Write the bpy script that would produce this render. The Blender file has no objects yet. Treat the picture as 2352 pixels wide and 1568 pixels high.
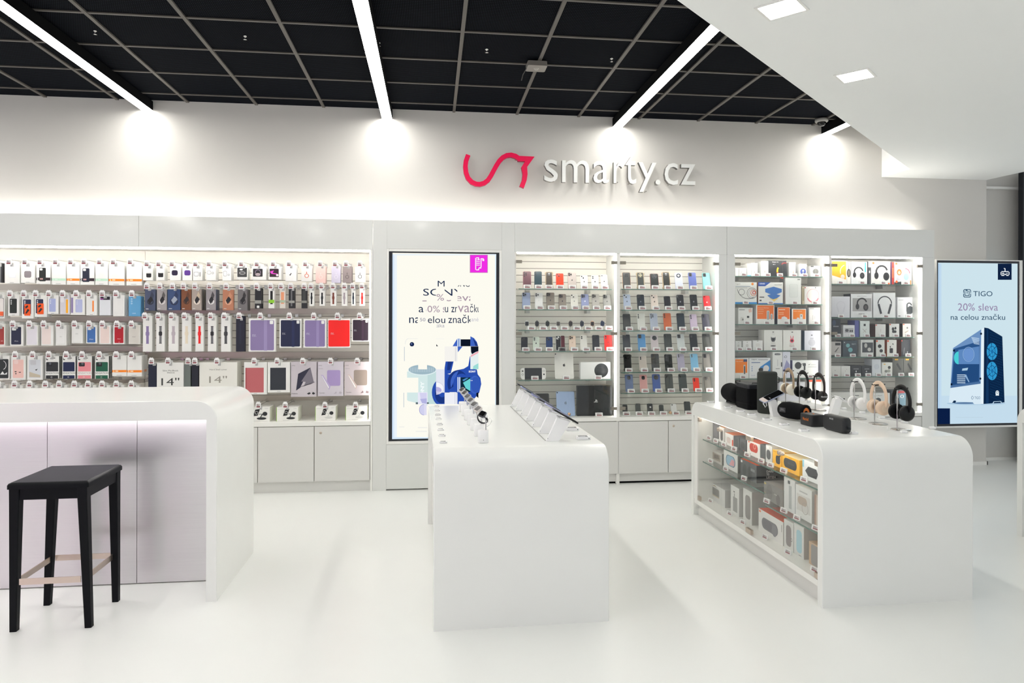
import bpy, bmesh, math, random
from mathutils import Matrix, Vector
random.seed(7)
SC = bpy.context.scene
COL = SC.collection
PI = math.pi
R = math.radians

# ---------------------------------------------------------------- camera, world, light, exposure
YAW = math.atan(184 / 1568.0); ROLL = 0.0022; CAM_H = 1.55
cam_data = bpy.data.cameras.new('camera'); cam = bpy.data.objects.new('camera', cam_data); COL.objects.link(cam)
cam_data.sensor_width = 36; cam_data.lens = 24.0
cam_data.shift_x = 0; cam_data.shift_y = -(784 - 725.4) / 2352.0
cam_data.clip_start = 0.05; cam_data.clip_end = 100
cam.matrix_world = Matrix.Translation((0, 0, CAM_H)) @ Matrix.Rotation(-YAW, 4, 'Z') @ Matrix.Rotation(R(90), 4, 'X') @ Matrix.Rotation(ROLL, 4, 'Z')
SC.camera = cam
SC.view_settings.view_transform = 'Standard'; SC.view_settings.look = 'None'
SC.view_settings.gamma = 1; SC.view_settings.use_curve_mapping = False
SC.view_settings.exposure = 1.06
SCR = 0.49
W = bpy.data.worlds.new('world'); SC.world = W; W.use_nodes = True
W.node_tree.nodes['Background'].inputs[0].default_value = (0.93, 0.96, 1.0, 1)
W.node_tree.nodes['Background'].inputs[1].default_value = 0.41
SC.cycles.max_bounces = 10; SC.cycles.diffuse_bounces = 5; SC.cycles.transparent_max_bounces = 24
SC.cycles.sample_clamp_indirect = 6
STRIP_E = 15.5; COVE_E = 8.0; BAY_E = 15.0; DOWN_E = 12.0; CASE_E = 5.0
WARM = (1.0, 0.98, 0.925)

# ---------------------------------------------------------------- survey: pixel -> point on a real plane
_F = Vector((math.sin(YAW), math.cos(YAW), 0)); _R0 = Vector((math.cos(YAW), -math.sin(YAW), 0)); _U0 = Vector((0, 0, 1))
_R = _R0 * math.cos(ROLL) + _U0 * math.sin(ROLL); _U = _U0 * math.cos(ROLL) - _R0 * math.sin(ROLL)
def ray(x, y): return _F + _R * ((x - 1176) / 1568.0) + _U * ((725.4 - y) / 1568.0)
def aY(x, y, Y): r = ray(x, y); return Vector((0, 0, CAM_H)) + r * (Y / r.y)
def aZ(x, y, Z): r = ray(x, y); return Vector((0, 0, CAM_H)) + r * ((Z - CAM_H) / r.z)
def aX(x, y, X): r = ray(x, y); return Vector((0, 0, CAM_H)) + r * (X / r.x)
def zm(s, ox, oy): return lambda a, b: (ox + a / s, oy + b / s)

# ---------------------------------------------------------------- materials
MATS = {}
def lin(h):
    o = []
    for i in (0, 2, 4):
        c = int(h[i:i + 2], 16) / 255.0
        o.append(c / 12.92 if c <= 0.04045 else ((c + 0.055) / 1.055) ** 2.4)
    return (*o, 1)
def base_mat(name, h, rough=0.5, metal=0.0, coat=0.0, spec=0.5):
    if name in MATS: return MATS[name]
    m = bpy.data.materials.new(name); m.use_nodes = True
    b = m.node_tree.nodes['Principled BSDF']
    b.inputs['Base Color'].default_value = lin(h); b.inputs['Roughness'].default_value = rough
    b.inputs['Metallic'].default_value = metal; b.inputs['Coat Weight'].default_value = coat
    b.inputs['Coat Roughness'].default_value = 0.08
    b.inputs['Specular IOR Level'].default_value = spec
    MATS[name] = m; return m
def emit_mat(name, col, e):
    if name in MATS: return MATS[name]
    m = bpy.data.materials.new(name); m.use_nodes = True; nt = m.node_tree; nt.nodes.clear()
    o = nt.nodes.new('ShaderNodeOutputMaterial'); s = nt.nodes.new('ShaderNodeEmission')
    s.inputs[0].default_value = (*col[:3], 1); s.inputs[1].default_value = e
    nt.links.new(s.outputs[0], o.inputs[0]); MATS[name] = m; return m
def glass_mat(name, tint, refl):
    m = bpy.data.materials.new(name); m.use_nodes = True; nt = m.node_tree; nt.nodes.clear()
    o = nt.nodes.new('ShaderNodeOutputMaterial'); mx = nt.nodes.new('ShaderNodeMixShader')
    t = nt.nodes.new('ShaderNodeBsdfTransparent'); t.inputs[0].default_value = tint
    g = nt.nodes.new('ShaderNodeBsdfGlossy'); g.inputs['Roughness'].default_value = 0.02
    f = nt.nodes.new('ShaderNodeLayerWeight'); f.inputs[0].default_value = 0.5
    pw = nt.nodes.new('ShaderNodeMath'); pw.operation = 'POWER'; pw.inputs[1].default_value = 5
    ma = nt.nodes.new('ShaderNodeMath'); ma.operation = 'MULTIPLY_ADD'; ma.inputs[1].default_value = 0.9; ma.inputs[2].default_value = refl
    nt.links.new(f.outputs['Facing'], pw.inputs[0]); nt.links.new(pw.outputs[0], ma.inputs[0])
    nt.links.new(ma.outputs[0], mx.inputs[0]); nt.links.new(t.outputs[0], mx.inputs[1]); nt.links.new(g.outputs[0], mx.inputs[2])
    nt.links.new(mx.outputs[0], o.inputs[0]); MATS[name] = m; return m
def noisy(name, h1, h2, scale, rough, metal=0, stretch=(1, 1, 1), bump=0.0, coat=0.0, spec=0.5):
    m = base_mat(name, h1, rough, metal, coat, spec); nt = m.node_tree; b = nt.nodes['Principled BSDF']
    tc = nt.nodes.new('ShaderNodeTexCoord'); mp = nt.nodes.new('ShaderNodeMapping'); mp.inputs['Scale'].default_value = stretch
    n = nt.nodes.new('ShaderNodeTexNoise'); n.inputs['Scale'].default_value = scale; n.inputs['Detail'].default_value = 3
    r = nt.nodes.new('ShaderNodeMix'); r.data_type = 'RGBA'
    r.inputs[6].default_value = lin(h1); r.inputs[7].default_value = lin(h2)
    nt.links.new(tc.outputs['Object'], mp.inputs[0]); nt.links.new(mp.outputs[0], n.inputs['Vector'])
    nt.links.new(n.outputs['Fac'], r.inputs[0]); nt.links.new(r.outputs[2], b.inputs['Base Color'])
    if bump:
        bp = nt.nodes.new('ShaderNodeBump'); bp.inputs['Strength'].default_value = bump; bp.inputs['Distance'].default_value = 0.002
        nt.links.new(n.outputs['Fac'], bp.inputs['Height']); nt.links.new(bp.outputs[0], b.inputs['Normal'])
    return m
noisy('floor', 'EEEFEC', 'E9EAE7', 1.3, 0.28)
noisy('plaster', 'D6D3CE', 'D2CFCA', 2.0, 0.7)
noisy('soffit', 'F6F7F5', 'F3F4F2', 1.5, 0.8)
noisy('corian', 'EEEFEC', 'EAEBE8', 4.0, 0.22)
base_mat('gloss', 'DFE0DD', 0.10, 0, 0.6)
base_mat('door', 'DCDBD8', 0.3)
base_mat('white', 'EFEEEA', 0.4)
base_mat('tagwhite', 'F3F3F3', 0.35)
m_ = noisy('brushed', 'E4E1E3', 'D2CED2', 14, 0.28, 0.72, (0.25, 0.25, 60), 0.10)
b_ = m_.node_tree.nodes['Principled BSDF']; b_.inputs['Anisotropic'].default_value = 0.75
tn_ = m_.node_tree.nodes.new('ShaderNodeTangent'); tn_.direction_type = 'RADIAL'; tn_.axis = 'Z'; m_.node_tree.links.new(tn_.outputs[0], b_.inputs['Tangent'])
base_mat('rail', 'B9B1A8', 0.35, 0.75)
base_mat('groove', '8A847B', 0.5, 0.3)
base_mat('slat', 'ECE8E0', 0.45)
base_mat('steel', 'C8C6C2', 0.22, 1.0)
base_mat('satin', 'CDBFB2', 0.35, 1.0)
base_mat('hinge', '8C867B', 0.4, 0.3)
base_mat('brass', 'C9A98C', 0.3, 1.0)
noisy('blackwood', '05070B', '080A10', 30, 0.5, 0, (1, 1, 0.1), 0.1, 0, 0.15)
base_mat('seatpad', '2A2830', 0.75, spec=0.12)
base_mat('blackmetal', '050608', 0.8, spec=0.1)
base_mat('beam', '524E48', 0.6)
base_mat('black', '07080A', 0.38, spec=0.35)
base_mat('blackfabric', '08090C', 0.9, spec=0.2)
base_mat('grille', '06070A', 0.8, spec=0.2)
base_mat('tallfabric', '363936', 0.9, spec=0.2)
base_mat('lens', '05060A', 0.08)
base_mat('screenoff', '060709', 0.15, 0, 0.0, 0.3)
base_mat('pinksign', 'FF0055', 0.35)
base_mat('copper', 'D5793E', 0.3, 1.0)
base_mat('cream', 'EFE9DC', 0.4)
base_mat('beige', 'E3C8AE', 0.45)
base_mat('tan', 'A8937A', 0.6)
base_mat('bezel', '0A101C', 0.2)
glass_mat('glass', (0.985, 0.99, 0.985, 1), 0.035)
glass_mat('shelfglass', (0.97, 0.985, 0.978, 1), 0.02)
base_mat('glassedge', '4E7468', 0.15)
glass_mat('bag', (0.9, 0.9, 0.9, 1), 0.06)
emit_mat('strip', WARM, STRIP_E); emit_mat('cove', (1, 0.975, 0.92), COVE_E); emit_mat('bayled', (1, 0.97, 0.91), BAY_E)
emit_mat('down', (1, 0.985, 0.94), DOWN_E); emit_mat('caseled', (1, 0.94, 0.84), CASE_E); emit_mat('jambled', (1, 0.97, 0.91), 6.0); emit_mat('barled', (1, 0.98, 0.95), 15.0)
emit_mat('magenta', (1.0, 0.12, 0.75), 2.0)
def mesh_panel():
    m = base_mat('meshpanel', '05070C', 0.9, spec=0.05); nt = m.node_tree; b = nt.nodes['Principled BSDF']
    tc = nt.nodes.new('ShaderNodeTexCoord'); sp = nt.nodes.new('ShaderNodeSeparateXYZ'); nt.links.new(tc.outputs['Object'], sp.inputs[0])
    def mt(op, a, c=None):
        n = nt.nodes.new('ShaderNodeMath'); n.operation = op
        for i, v in enumerate((a, c)):
            if v is None: continue
            if isinstance(v, (int, float)): n.inputs[i].default_value = v
            else: nt.links.new(v, n.inputs[i])
        return n.outputs[0]
    u = mt('ADD', sp.outputs[0], mt('MULTIPLY', sp.outputs[1], 0.5)); v = mt('SUBTRACT', sp.outputs[0], mt('MULTIPLY', sp.outputs[1], 0.5))
    k = 2 * PI / 0.022
    p = mt('MULTIPLY', mt('SINE', mt('MULTIPLY', u, k)), mt('SINE', mt('MULTIPLY', v, k)))
    g = mt('GREATER_THAN', p, 0.6)
    r = nt.nodes.new('ShaderNodeMix'); r.data_type = 'RGBA'; r.inputs[6].default_value = lin('010206'); r.inputs[7].default_value = lin('272C35')
    nt.links.new(g, r.inputs[0]); nt.links.new(r.outputs[2], b.inputs['Base Color'])
mesh_panel()
def M_(k):
    """material by name, by printed colour 'RRGGBB', or '*RRGGBB' for a lit screen colour"""
    if k in MATS: return MATS[k]
    if k[0] == '*': return emit_mat(k, tuple(c * 1.0 for c in lin(k[1:])[:3]), SCR)
    if k[0] == '~': return base_mat(k, k[1:], 0.22, 0.0, 0.0, 0.25)      # glossy glass back of a phone
    return base_mat(k, k, 0.45)

# ---------------------------------------------------------------- mesh builder
def rrect(x0, z0, x1, z1, r, n=4):
    r = min(r, (x1 - x0) / 2 - 1e-6, (z1 - z0) / 2 - 1e-6); o = []
    for cx, cz, a in ((x1 - r, z0 + r, -90), (x1 - r, z1 - r, 0), (x0 + r, z1 - r, 90), (x0 + r, z0 + r, 180)):
        for i in range(n + 1):
            t = R(a + 90.0 * i / n); o.append((cx + r * math.cos(t), cz + r * math.sin(t)))
    return o
def ell(cx, cz, rx, rz, n=20, a0=0, a1=360):
    full = (a1 - a0) >= 360
    return [(cx + rx * math.cos(R(a0 + (a1 - a0) * i / n)), cz + rz * math.sin(R(a0 + (a1 - a0) * i / n))) for i in range(n if full else n + 1)]
_TX = {}
def glyphs(s, bold=0.0):
    k = (s, bold)
    if k in _TX: return _TX[k]
    c = bpy.data.curves.new('lettering', 'FONT'); c.body = s; c.size = 1; c.offset = bold; c.resolution_u = 3
    o = bpy.data.objects.new('lettering', c); COL.objects.link(o)
    dg = bpy.context.evaluated_depsgraph_get(); dg.update()
    me = bpy.data.meshes.new_from_object(o.evaluated_get(dg))
    v = [(p.co.x, p.co.y) for p in me.vertices]; f = [tuple(p.vertices) for p in me.polygons]
    bpy.data.objects.remove(o); bpy.data.meshes.remove(me); bpy.data.curves.remove(c)
    x0 = min(p[0] for p in v); x1 = max(p[0] for p in v); y0 = min(p[1] for p in v); y1 = max(p[1] for p in v)
    v = [((p[0] - x0) / (x1 - x0), (p[1] - y0) / (y1 - y0)) for p in v]
    _TX[k] = (v, f, (x1 - x0) / (y1 - y0)); return _TX[k]
class MB:
    def __init__(s): s.v = []; s.f = []; s.mi = []; s.sm = []; s.mats = []; s.M = Matrix.Identity(4)
    def slot(s, m):
        if m not in s.mats: s.mats.append(m)
        return s.mats.index(m)
    def add(s, vs, fs, m, smooth=False):
        b = len(s.v); k = s.slot(m)
        for p in vs: s.v.append(s.M @ Vector(p))
        for f in fs: s.f.append(tuple(b + i for i in f)); s.mi.append(k); s.sm.append(smooth)
    def box(s, x0, x1, y0, y1, z0, z1, m):
        vs = [(x, y, z) for z in (z0, z1) for y in (y0, y1) for x in (x0, x1)]
        s.add(vs, [(0, 2, 3, 1), (4, 5, 7, 6), (0, 1, 5, 4), (2, 6, 7, 3), (0, 4, 6, 2), (1, 3, 7, 5)], m)
    def loft(s, rings, m, smooth=True, cap=True, closed=False):
        n = len(rings[0]); vs = [p for r in rings for p in r]; fs = []
        L = len(rings)
        for i in range(L if closed else L - 1):
            a = i * n; b = ((i + 1) % L) * n
            for j in range(n):
                k = (j + 1) % n; fs.append((a + j, a + k, b + k, b + j))
        s.add(vs, fs, m, smooth)
        if cap and not closed:
            s.add(list(rings[0]), [tuple(range(n))[::-1]], m); s.add(list(rings[-1]), [tuple(range(n))], m)
    def prism(s, pts, y0, y1, m, axis='y', smooth=False):
        if axis == 'y': f = lambda p, t: (p[0], t, p[1])
        elif axis == 'x': f = lambda p, t: (t, p[0], p[1])
        else: f = lambda p, t: (p[0], p[1], t)
        s.loft([[f(p, y0) for p in pts], [f(p, y1) for p in pts]], m, smooth)
    def slab(s, pts, y0, y1, bev, m):
        """polygon in x,z with softened front and back rims"""
        cx = sum(p[0] for p in pts) / len(pts); cz = sum(p[1] for p in pts) / len(pts)
        hw = max(abs(p[0] - cx) for p in pts); hh = max(abs(p[1] - cz) for p in pts)
        def ins(b): return [(cx + (p[0] - cx) * (1 - b / hw), cz + (p[1] - cz) * (1 - b / hh)) for p in pts]
        L = [(y0, bev), (y0 + bev * 0.3, bev * 0.3), (y0 + bev, 0), (y1 - bev, 0), (y1 - bev * 0.3, bev * 0.3), (y1, bev)]
        s.loft([[(p[0], y, p[1]) for p in ins(b)] for y, b in L], m, True)
    def flat(s, pts, y, m): s.add([(p[0], y, p[1]) for p in pts], [tuple(range(len(pts)))], m)
    def lathe(s, prof, c, m, n=24, axis='z', smooth=True):
        rings = []
        for r, h in prof:
            ring = []
            for i in range(n):
                a = 2 * PI * i / n; x, y = r * math.cos(a), r * math.sin(a)
                ring.append({'z': (c[0] + x, c[1] + y, c[2] + h), 'y': (c[0] + x, c[1] + h, c[2] + y), 'x': (c[0] + h, c[1] + x, c[2] + y)}[axis])
            rings.append(ring)
        s.loft(rings, m, smooth)
    def tube(s, path, r, m, n=8, closed=False, flat=None):
        P = [Vector(p) for p in path]; rings = []; L = len(P); up = None
        for i in range(L):
            a = P[(i - 1) % L] if (closed or i > 0) else P[i]; b = P[(i + 1) % L] if (closed or i < L - 1) else P[i]
            t = (b - a).normalized()
            if up is None: up = Vector((0, 0, 1)) if abs(t.z) < 0.9 else Vector((0, 1, 0))
            sd = t.cross(up).normalized(); up = sd.cross(t).normalized()
            rr = r[i] if isinstance(r, (list, tuple)) else r
            fx, fz = flat if flat else (1, 1)
            rings.append([tuple(P[i] + sd * (rr * fx * math.cos(2 * PI * j / n)) + up * (rr * fz * math.sin(2 * PI * j / n))) for j in range(n)])
        s.loft(rings, m, True, not closed, closed)
    def ball(s, c, rx, ry, rz, m, n=20, k=12):
        rings = []
        for i in range(k + 1):
            a = -PI / 2 + PI * i / k; a = max(min(a, PI / 2 - 1e-3), -PI / 2 + 1e-3)
            rings.append([(c[0] + rx * math.cos(a) * math.cos(2 * PI * j / n), c[1] + ry * math.cos(a) * math.sin(2 * PI * j / n), c[2] + rz * math.sin(a)) for j in range(n)])
        s.loft(rings, m)
    def text(s, t, x0, z0, w, h, y, m, bold=0.0, clip=None, depth=0, side=None):
        v, f, _ = glyphs(t, bold)
        pts = [(x0 + p[0] * w, z0 + p[1] * h) for p in v]
        if clip is None and depth == 0:
            s.add([(p[0], y, p[1]) for p in pts], f, m); return
        for c in (clip or [None]):
            bm = bmesh.new(); vv = [bm.verts.new((p[0], y, p[1])) for p in pts]
            for q in f:
                try: bm.faces.new([vv[i] for i in q])
                except ValueError: pass
            if c:
                for co, no in (((c[0], 0, 0), (-1, 0, 0)), ((c[2], 0, 0), (1, 0, 0)), ((0, 0, c[1]), (0, 0, -1)), ((0, 0, c[3]), (0, 0, 1))):
                    bmesh.ops.bisect_plane(bm, geom=bm.verts[:] + bm.edges[:] + bm.faces[:], plane_co=co, plane_no=no, clear_outer=True)
            if depth:
                bmesh.ops.remove_doubles(bm, verts=bm.verts[:], dist=1e-5)
                g = bmesh.ops.extrude_face_region(bm, geom=bm.faces[:])
                bmesh.ops.translate(bm, vec=(0, depth, 0), verts=[e for e in g['geom'] if isinstance(e, bmesh.types.BMVert)])
                bmesh.ops.recalc_face_normals(bm, faces=bm.faces[:])
            bm.verts.index_update()
            if bm.faces and side:
                bm.normal_update(); s.add([tuple(q.co) for q in bm.verts], [tuple(q.index for q in fc.verts) for fc in bm.faces if abs(fc.normal.y) > 0.5], m)
                s.add([tuple(q.co) for q in bm.verts], [tuple(q.index for q in fc.verts) for fc in bm.faces if abs(fc.normal.y) <= 0.5], side)
            elif bm.faces: s.add([tuple(q.co) for q in bm.verts], [tuple(q.index for q in fc.verts) for fc in bm.faces], m)
            bm.free()
def obj(name, mb, parent=None, loc=None, local=False):
    """link the collected shapes as ONE mesh object. Shapes are in world metres unless local."""
    me = bpy.data.meshes.new(name)
    T = Matrix.Identity(4)
    if not local:
        if parent is not None: T = (Matrix.Translation(parent.location) @ parent.rotation_euler.to_matrix().to_4x4()).inverted()
        elif loc is not None: T = Matrix.Translation(loc).inverted()
    me.from_pydata([tuple(T @ p) for p in mb.v], [], mb.f)
    for m in mb.mats: me.materials.append(M_(m))
    me.polygons.foreach_set('material_index', mb.mi); me.polygons.foreach_set('use_smooth', mb.sm); me.update()
    o = bpy.data.objects.new(name, me); COL.objects.link(o)
    if parent is not None: o.parent = parent
    elif loc is not None: o.location = loc
    return o
def tag(o, label=None, cat=None, group=None, kind=None):
    if label: o['label'] = label
    if cat: o['category'] = cat
    if group: o['group'] = group
    if kind: o['kind'] = kind
    return o
def thing(name, label, cat, loc, rz=0.0, group=None):
    o = bpy.data.objects.new(name, None); COL.objects.link(o); o.location = loc; o.rotation_euler = (0, 0, rz); o.empty_display_size = 0.05
    return tag(o, label, cat, group)
def struct(name, mb, label=None):
    o = obj(name, mb); o['kind'] = 'structure'
    if label: o['label'] = label
    return o
def dup(root, loc, rot=None, label=None, group=None):
    r = root.copy(); COL.objects.link(r); r.location = loc
    if rot is not None: r.rotation_euler = rot
    if label: r['label'] = label
    if group: r['group'] = group
    for ch in root.children:
        c = ch.copy(); COL.objects.link(c); c.parent = r
        for g in ch.children:
            d = g.copy(); COL.objects.link(d); d.parent = c
    return r
ORD = ['first', 'second', 'third', 'fourth', 'fifth', 'sixth', 'seventh', 'eighth', 'ninth', 'tenth']
def uniq(descs):
    """make the descriptions in one row single out one thing each"""
    out = []
    for i, d in enumerate(descs):
        n = descs.count(d)
        if n == 1: out.append(d)
        else:
            k = descs[:i].count(d)
            out.append(('left ' if k == 0 else 'right ') + d if n == 2 else ORD[k] + ' ' + d + ' from left')
    return out
# ================================================================ the room
YF, YW = 6.14, 6.55
def XF(x, Y=YF): return aY(x, 750, Y).x
ZC, ZS = 3.505, 2.99
def bx(*a):
    m = MB(); m.box(*a); return m
struct('floor', bx(-9, 9.5, -5, 9, -0.1, 0, 'floor'))
struct('wall_back', bx(-6, 5.79, YW, 6.74, 0, ZC, 'plaster'))
struct('wall_right', bx(5.6, 9.5, 6.741, 6.9, 0, ZC + 0.3, 'plaster'))
m = MB(); m.box(5.79, 7.4, 6.69, 6.74, 2.93, 2.955, 'white'); struct('trim_1', m)
m = MB(); m.box(4.9, 5.80, 6.535, 6.55, 0, 0.035, 'white'); m.box(5.79, 5.80, 6.535, 6.73, 0, 0.035, 'white'); m.box(5.8, 9, 6.725, 6.74, 0, 0.03, 'white'); struct('baseboard_back', m)
dx = XF(2342, 6.6)
m = MB(); m.box(dx, dx + 0.035, 6.56, 6.62, 0, 3.1, 'bezel'); m.box(dx + 0.05, dx + 0.09, 6.56, 6.62, 0, 3.1, 'steel'); m.box(dx + 0.09, dx + 0.95, 6.58, 6.6, 0, 3.1, '5E6763'); struct('door_1', m)
struct('ceiling', bx(-7.5, 5.9, -4, YW, ZC, ZC + 0.03, 'meshpanel'))
m = MB()
for k in range(-12, 10):
    x = 0.205 + 0.607 * k
    if any(abs(x - c) < 0.12 for c in (-2.573, -0.425, 1.808, 3.99)): continue
    m.box(x - 0.013, x + 0.013, -4, YW, ZC - 0.012, ZC, 'beam')
y = 6.33
while y > -3.5:
    m.box(-7.3, 5.8, y - 0.010, y + 0.010, ZC - 0.008, ZC, 'beam'); y -= 0.545
struct('trim_2', m)
SL = 0.8968
def soffY(x): return 3.001 + (x - 1.106) * SL
sof = [(4.605, 6.549), (4.624, 6.156), (-5.7, soffY(-5.7)), (-5.7, -4), (9.4, -4), (9.4, 2.6), (6.25, 2.6), (5.826, 6.16), (5.79, 6.549)]
m = MB(); m.prism(sof, ZS, ZC - 0.014, 'soffit', axis='z'); struct('ceiling.001', m)
struct('ceiling.002', bx(5.6, 9.5, 2.6, 6.75, ZC, ZC + 0.03, 'soffit'))
# linear lights hanging in the dark ceiling
for i, (cx, lab) in enumerate(((-2.573, 'long linear ceiling light, leftmost of the four in view'), (-0.425, 'long linear ceiling light, second from left, above the magenta-tagged screen'),
                (1.808, 'long linear ceiling light ending at the wall right above the sign letters'), (3.99, 'short stub of linear ceiling light beside the dome camera'),
                (-4.76, 'linear ceiling light beyond the left edge of the photo'))):
    y0 = soffY(cx) + 0.075
    t = thing('linear_light', lab, 'light', (cx, y0, ZC), 0, 'linear ceiling lights')
    m = MB(); m.box(cx - 0.05, cx - 0.046, y0, YW - 0.002, 3.41, ZC - 0.013, 'blackmetal'); m.box(cx + 0.046, cx + 0.05, y0, YW - 0.002, 3.41, ZC - 0.013, 'blackmetal')
    m.box(cx - 0.046, cx + 0.046, y0, YW - 0.002, 3.42, ZC - 0.013, 'blackmetal')
    obj('housing', m, t)
    m = MB(); m.box(cx - 0.0455, cx + 0.0455, y0 + 0.005, YW - 0.003, 3.408, 3.4195, 'strip'); obj('diffuser', m, t)
dls = [((1.62, 3.02), 'square recessed downlight nearest the camera, upper right'), ((2.508, 3.81), 'square recessed downlight further back, upper right')]
for j, p in enumerate(((0.73, 2.2), (-0.16, 1.42), (-2.0, 0.2), (-3.5, 0.35), (-4.9, 0.65), (0.82, -0.25), (2.6, 0.9), (4.2, 2.2), (4.4, 0.0), (5.2, 3.5), (6.0, 2.3), (-1.2, -1.6), (1.6, -1.8))):  # includes a pair beyond the right edge, added to brighten the far right wall
    dls.append((p, 'square recessed downlight in the white soffit behind the photo view'))
for (x, y), lab in dls:
    t = thing('square_downlight', lab, 'light', (x, y, ZS), math.atan(SL), 'square downlights in the white soffit')
    m = MB(); s = 0.082; w = 0.095
    for a in ((-w, w, -w, -s), (-w, w, s, w), (-w, -s, -s, s), (s, w, -s, s)): m.box(*a, -0.006, 0, 'white')
    obj('frame', m, t, local=True)
    obj('diffuser', bx(-s, s, -s, s, -0.005, -0.001, 'down'), t, local=True)
# camera dome, detector, sprinklers
p = aZ(1887, 283, 3.45)
t = thing('dome_camera', 'small dome security camera on the dark ceiling at far right', 'camera', (p.x, p.y, ZC - 0.012))
m = MB(); m.lathe([(0.0, 0), (0.06, 0), (0.062, -0.025), (0.05, -0.035), (0.0, -0.035)], p.xy.to_tuple() + (ZC - 0.012,), '8E8C88'); obj('camera_base', m, t)
m = MB(); m.ball((p.x, p.y, ZC - 0.05), 0.042, 0.042, 0.036, 'screenoff'); obj('dome', m, t)
p = aZ(1232, 159, 3.45)
t = thing('ceiling_access_point', 'small square grey device hanging under the dark ceiling above the sign', 'device', (p.x, p.y, ZC - 0.012))
m = MB(); m.prism(rrect(p.x - 0.075, p.y - 0.07, p.x + 0.075, p.y + 0.07, 0.015), ZC - 0.05, ZC - 0.014, '77736D', axis='z'); obj('device_body', m, t)
m = MB(); m.lathe([(0.02, 0), (0.014, -0.008), (0.001, -0.01)], (p.x, p.y, ZC - 0.05), '9A968F'); obj('sensor', m, t)
m = MB(); m.tube([(p.x - 0.07, p.y, ZC - 0.04), (p.x - 0.1, p.y + 0.03, ZC - 0.09), (p.x - 0.11, p.y + 0.05, ZC - 0.13)], 0.003, '55524E', 6); obj('cable', m, t)
for (a, b, lab) in ((563, 89, 'tiny sprinkler head on the dark ceiling left of the second light'), (1118, 119, 'tiny sprinkler head on the dark ceiling above the pink emblem'),
                    (218, 77, 'tiny sprinkler head on the dark ceiling right of the leftmost light'), (1405, 140, 'tiny sprinkler head on the dark ceiling left of the third light'),
                    (870, 104, 'tiny sprinkler head beside the second linear light')):
    p = aZ(a, b, ZC - 0.02)
    m = MB(); m.lathe([(0.012, 0), (0.012, -0.006), (0.004, -0.008), (0.004, -0.024), (0.014, -0.026), (0.001, -0.028)], (p.x, p.y, ZC), 'steel', 10)
    tag(obj('sprinkler_head', m, loc=(p.x, p.y, ZC)), lab, 'sprinkler', 'ceiling sprinkler heads')

# ---------------------------------------------------------------- wall sign
ZL = zm(4.055, 1040, 330)
def L(a, b): p = aY(*ZL(a, b), 6.49); return (p.x, p.z)
o = L(1200, 250)
t = thing('wall_sign', 'shop name sign of pink emblem and white letters on upper wall', 'sign', (o[0], 6.55, o[1]))
cl = [(142, 110), (122, 165), (116, 215), (122, 275), (140, 325), (175, 363), (215, 380), (250, 383), (290, 372), (325, 345), (352, 305), (375, 262), (402, 212), (430, 168), (462, 135), (500, 115), (540, 111), (580, 122), (610, 142)]
h = 21.5; le = []; ri = []
for i, q in enumerate(cl):
    a = cl[max(i - 1, 0)]; b = cl[min(i + 1, len(cl) - 1)]; d = Vector((b[0] - a[0], b[1] - a[1])).normalized()
    le.append((q[0] + d.y * h, q[1] - d.x * h)); ri.append((q[0] - d.y * h, q[1] + d.x * h))
m = MB()
for i in range(len(cl) - 1):
    pass
vs = []; n = len(cl)
for y in (6.455, 6.495):
    for q in le + ri: a = L(*q); vs.append((a[0], y, a[1]))
fs = []
for i in range(n - 1):
    fs += [(i, i + 1, n + i + 1, n + i), (2 * n + i, 3 * n + i, 3 * n + i + 1, 2 * n + i + 1), (i, 2 * n + i, 2 * n + i + 1, i + 1), (n + i, n + i + 1, 3 * n + i + 1, 3 * n + i)]
fs += [(0, n, 3 * n, 2 * n)]
m.add(vs, fs[:0] + [f for f in fs if f[0] < n and len(set(i // (2 * n) for i in f)) == 1], 'pinksign'); m.add(vs, [f for f in fs if not (f[0] < n and len(set(i // (2 * n) for i in f)) == 1)], '8E1038')
head = [(600, 120), (757, 127), (688, 222), (692, 290), (684, 345), (657, 420), (617, 402), (640, 345), (646, 290), (634, 226), (668, 172), (600, 170)]
m.prism([L(*q) for q in head], 6.4556, 6.4948, '8E1038'); m.flat([L(*q) for q in head], 6.4548, 'pinksign')
for q in ((250, 383), (590, 140), (655, 320)): a = L(*q); m.box(a[0] - 0.006, a[0] + 0.006, 6.49, 6.55, a[1] - 0.006, a[1] + 0.006, 'steel')
obj('emblem', m, t)
for ch, x0, x1, yt, yb in (('s', 845, 972, 157, 360), ('m', 1010, 1262, 165, 365), ('a', 1300, 1445, 170, 372), ('r', 1488, 1580, 178, 373), ('t', 1598, 1698, 130, 380), ('y', 1718, 1885, 185, 455), ('.', 1876, 1922, 342, 388), ('c', 1960, 2085, 190, 388), ('z', 2110, 2245, 200, 388)):
    a = L(x0, yb); b = L(x1, yt); m = MB()
    m.text(ch, a[0], a[1], b[0] - a[0], b[1] - a[1], 6.45, 'F4F5F2', 0.0, depth=0.045, side='5E5D58')
    m.box((a[0] + b[0]) / 2 - 0.004, (a[0] + b[0]) / 2 + 0.004, 6.49, 6.55, a[1] + 0.01, a[1] + 0.02, 'steel')
    obj('sign_letter', m, t)

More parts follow.
